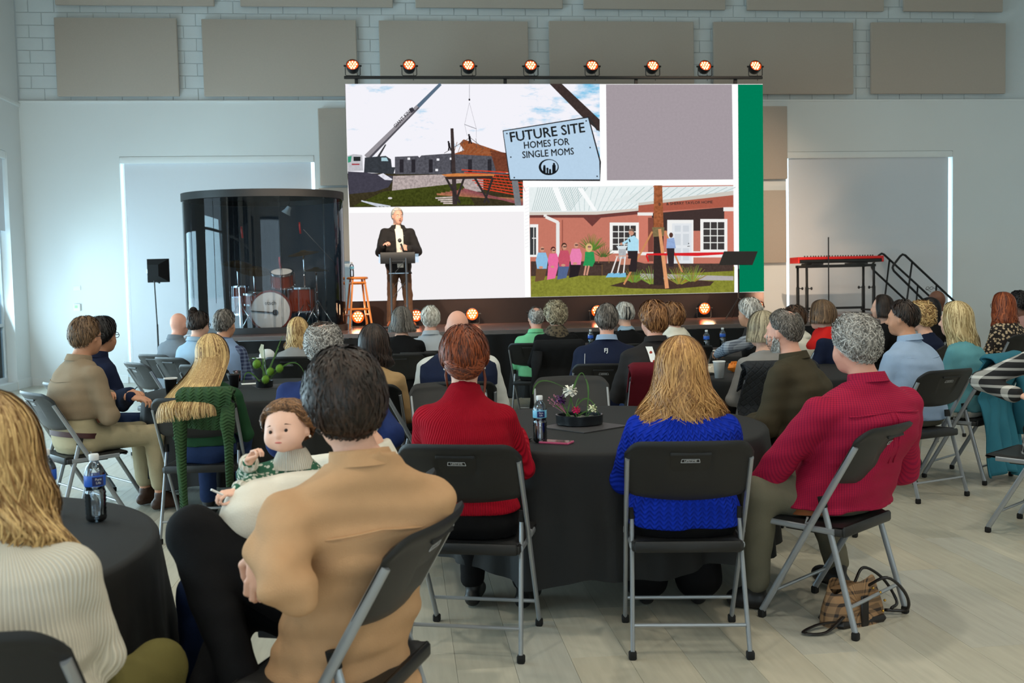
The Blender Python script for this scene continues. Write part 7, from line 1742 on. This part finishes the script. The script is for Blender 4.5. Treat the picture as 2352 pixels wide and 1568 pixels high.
def earr(key, col): s_ = SEATED[key]; m_ = MB(); [m_.ball(tuple(s_['C']+s_['R']@np.array([q*.083, .0, -.042])), .0055, 8, 6) for q in (-1, 1)]; m_.obj('earrings', M('pearl'), s_['root'], smooth=True)
earr('p4', 0)
# vest of the man in light blue, dark vest, colour panels of the bald man's jacket
def shell(key, name, mat, z0, z1, off, x0=-1, x1=1, a0=PI, a1=2*PI, arm=False):
    st = np.array(SEATED[key]['J']['st'])
    def f(u, v):
        z = z0+(z1-z0)*v; cx, cy, w_, d, tw = [np.interp(z, st[:, 0], st[:, q]) for q in (1, 2, 3, 4, 5)]; a = a0+(a1-a0)*u; e = 2/2.3
        U = math.copysign(abs(math.cos(a))**e, math.cos(a))*(w_+off); V = math.copysign(abs(math.sin(a))**e, math.sin(a))*(d+off); return (cx+U*math.cos(tw)-V*math.sin(tw), cy+U*math.sin(tw)+V*math.cos(tw), z)
    onp(key, name, lambda m: m.grid(f, 40, 20), mat)
for k_, mt_ in (('p37', c_vest), ('p9', c_char)):
    nz = SEATED[k_]['J']['neck'][2]; shell(k_, 'vest', mt_, .56, nz+.03, .030, a0=.0, a1=2*PI)
nz = SEATED['p27']['J']['neck'][2]; shell('p27', 'navy_panel', c_navy, nz-.22, nz+.02, .040, a0=0, a1=2*PI); shell('p27', 'navy_panel', c_navy, .50, nz-.30, .036, a0=PI*1.2, a1=PI*1.8)
# brown coat around the woman with glasses
nz = SEATED['p34']['J']['neck'][2]; shell('p34', 'brown_shawl', c_brownc, .50, nz-.14, .034, a0=PI*1.35, a1=PI*2.2)

# ------------------------------------------------------------------ the speaker on the stage
def speaker():
    D = 14.55; ht = PD(912, 477, D); face = 170; a = math.radians(face); Rl = rotz(a); org = np.array([float(ht[0]), float(ht[1]), ZS]); zt_ = float(ht[2])-ZS; k = zt_/1.80
    L_ = lambda px, py, d: Rl@(PD(px, py, d)-org)
    org_l = np.array([0, 0, 0.]); H = np.array([0, 0, zt_-.006]); R = rotz(math.radians(face-158))@rotx(-.05); C = H-R@np.array([0, -.012, .118]); nk = np.array([0, -.03, H[2]-.265])
    z = lambda t: t*k
    zsh = nk[2]-.06
    st = [(z(.84), 0, 0, .150, .105, 0), (z(.93), 0, 0, .172, .122, 0), (z(1.05), 0, -.0, .165, .122, 0), (z(1.18), 0, -.0, .165, .122, 0), (zsh-.16, 0, -.005, .18, .128, 0), (zsh-.03, 0, -.015, .185, .105, 0), (zsh+.015, 0, -.02, .14, .08, 0), (zsh+.05, 0, -.025, .085, .062, 0), (zsh+.085, 0, -.028, .056, .056, 0)]
    J = {'head': C, 'R': R, 'neck': nk, 'st': st, 'tw': 0}
    for q, n in ((-1, 'L'), (1, 'R')):
        J['sh'+n] = np.array([q*.185, -.015, zsh-.035]); J['hip'+n] = np.array([q*.085, 0, z(.90)]); J['kn'+n] = np.array([q*.115, .03, z(.50)]); J['an'+n] = np.array([q*.135, -.01, .085]); J['to'+n] = np.array([q*.17, .13, .036])
    J['elR'] = np.array([.27, .05, zsh-.31]); J['elL'] = np.array([-.27, .05, zsh-.31])
    # facing us: his right hand is at the left of the picture
    J['wrR'] = L_(879, 564, D-.34); J['hdR'] = L_(889, 556, D-.42); J['pnR'] = np.array([.4, .2, .8]); J['wrL'] = L_(940, 571, D-.28); J['hdL'] = L_(926, 569, D-.36); J['pnL'] = np.array([0, 1.0, .3])
    r = figure((org[0], org[1], ZS), face, 'grey haired man in dark jacket and brown trousers speaking on stage', J, .0105, dict(bulk=1.1, skin='pink', top=c_char, bottom=c_brownt, hair=('short', 'silver', dict(T=.006, L=.025, messy=.2, front=.8)), near=1, collar='v', hem=z(.84), skirt=(z(.82), 1.1, 1.12), loose=.022, faceparts=True, open=True, topname='jacket', shoe=shoe_tan, cuff=.056, hh=.0055, curl=.9, bloose=.012, arm=1.1, plen=.97), 31)
    m_ = MB(); y0 = .122
    def sh_(u, v):
        zz = z(.90)+(nk[2]-.03-z(.90))*v; d = np.interp(zz, [s_[0] for s_ in st], [s_[4] for s_ in st]); cy = np.interp(zz, [s_[0] for s_ in st], [s_[2] for s_ in st]); w_ = .045+.012*v; x = (u*2-1)*w_+.0; return (x, cy+d+.036-abs(x)*.15-.02*max(0, v-.85)/.15, zz)
    m_.grid(sh_, 10, 24); m_.obj('shirt_front', c_white, r, smooth=True)
    m_ = MB(); m_.grid(lambda u, v: (nk[0]+(.060+.012*v)*math.cos(u*2*PI), nk[1]+.012+(.058+.016*v)*math.sin(u*2*PI), nk[2]+.045-.05*v-.025*max(0, math.sin(u*2*PI))), 30, 6, True); m_.obj('shirt_collar', c_white, r, smooth=True)
    m_ = MB()
    for q in (-1, 1): m_.add([(q*.030, nk[1]+.075, nk[2]+.03), (q*.095, nk[1]+.05, nk[2]+.015), (q*.125, nk[1]+.085, nk[2]-.05), (q*.055, nk[1]+.115, nk[2]-.085)], [(0, 1, 2, 3), (3, 2, 1, 0)])
    m_.obj('jacket_collar', c_char, r)
    m_ = MB()
    for i in range(4): m_.ball((-.060, .165, z(1.0)+.12*i), .006, 8, 6)
    m_.obj('buttons', mat_chrome, r)
    a_ = L_(918, 552, D-.36); b_ = L_(929, 582, D-.36)
    Ri = np.linalg.inv(Rl); A_, B_ = Ri@a_+org, Ri@b_+org
    e = empty('microphone', tuple(B_), 0, 'black handheld microphone in the speaker hand', 'microphone'); dd = Vector(A_-B_)
    MB().tube([(0, 0, 0), tuple(dd*.75)], [.012, .015], 10).obj('handle', mat_black, e, smooth=True); MB().ball(tuple(dd), (.027, .027, .03)).obj('grille', M('mic_grey'), e, smooth=True)
    q = Ri@L_(886, 555, D-.42)+org; e = empty('presentation_clicker', tuple(q), 0, 'small black clicker in the raised right hand of the speaker', 'clicker'); MB().box((-.012, -.02, 0), (.012, .05, .02), .005).obj('clicker_body', mat_black, e)
speaker()
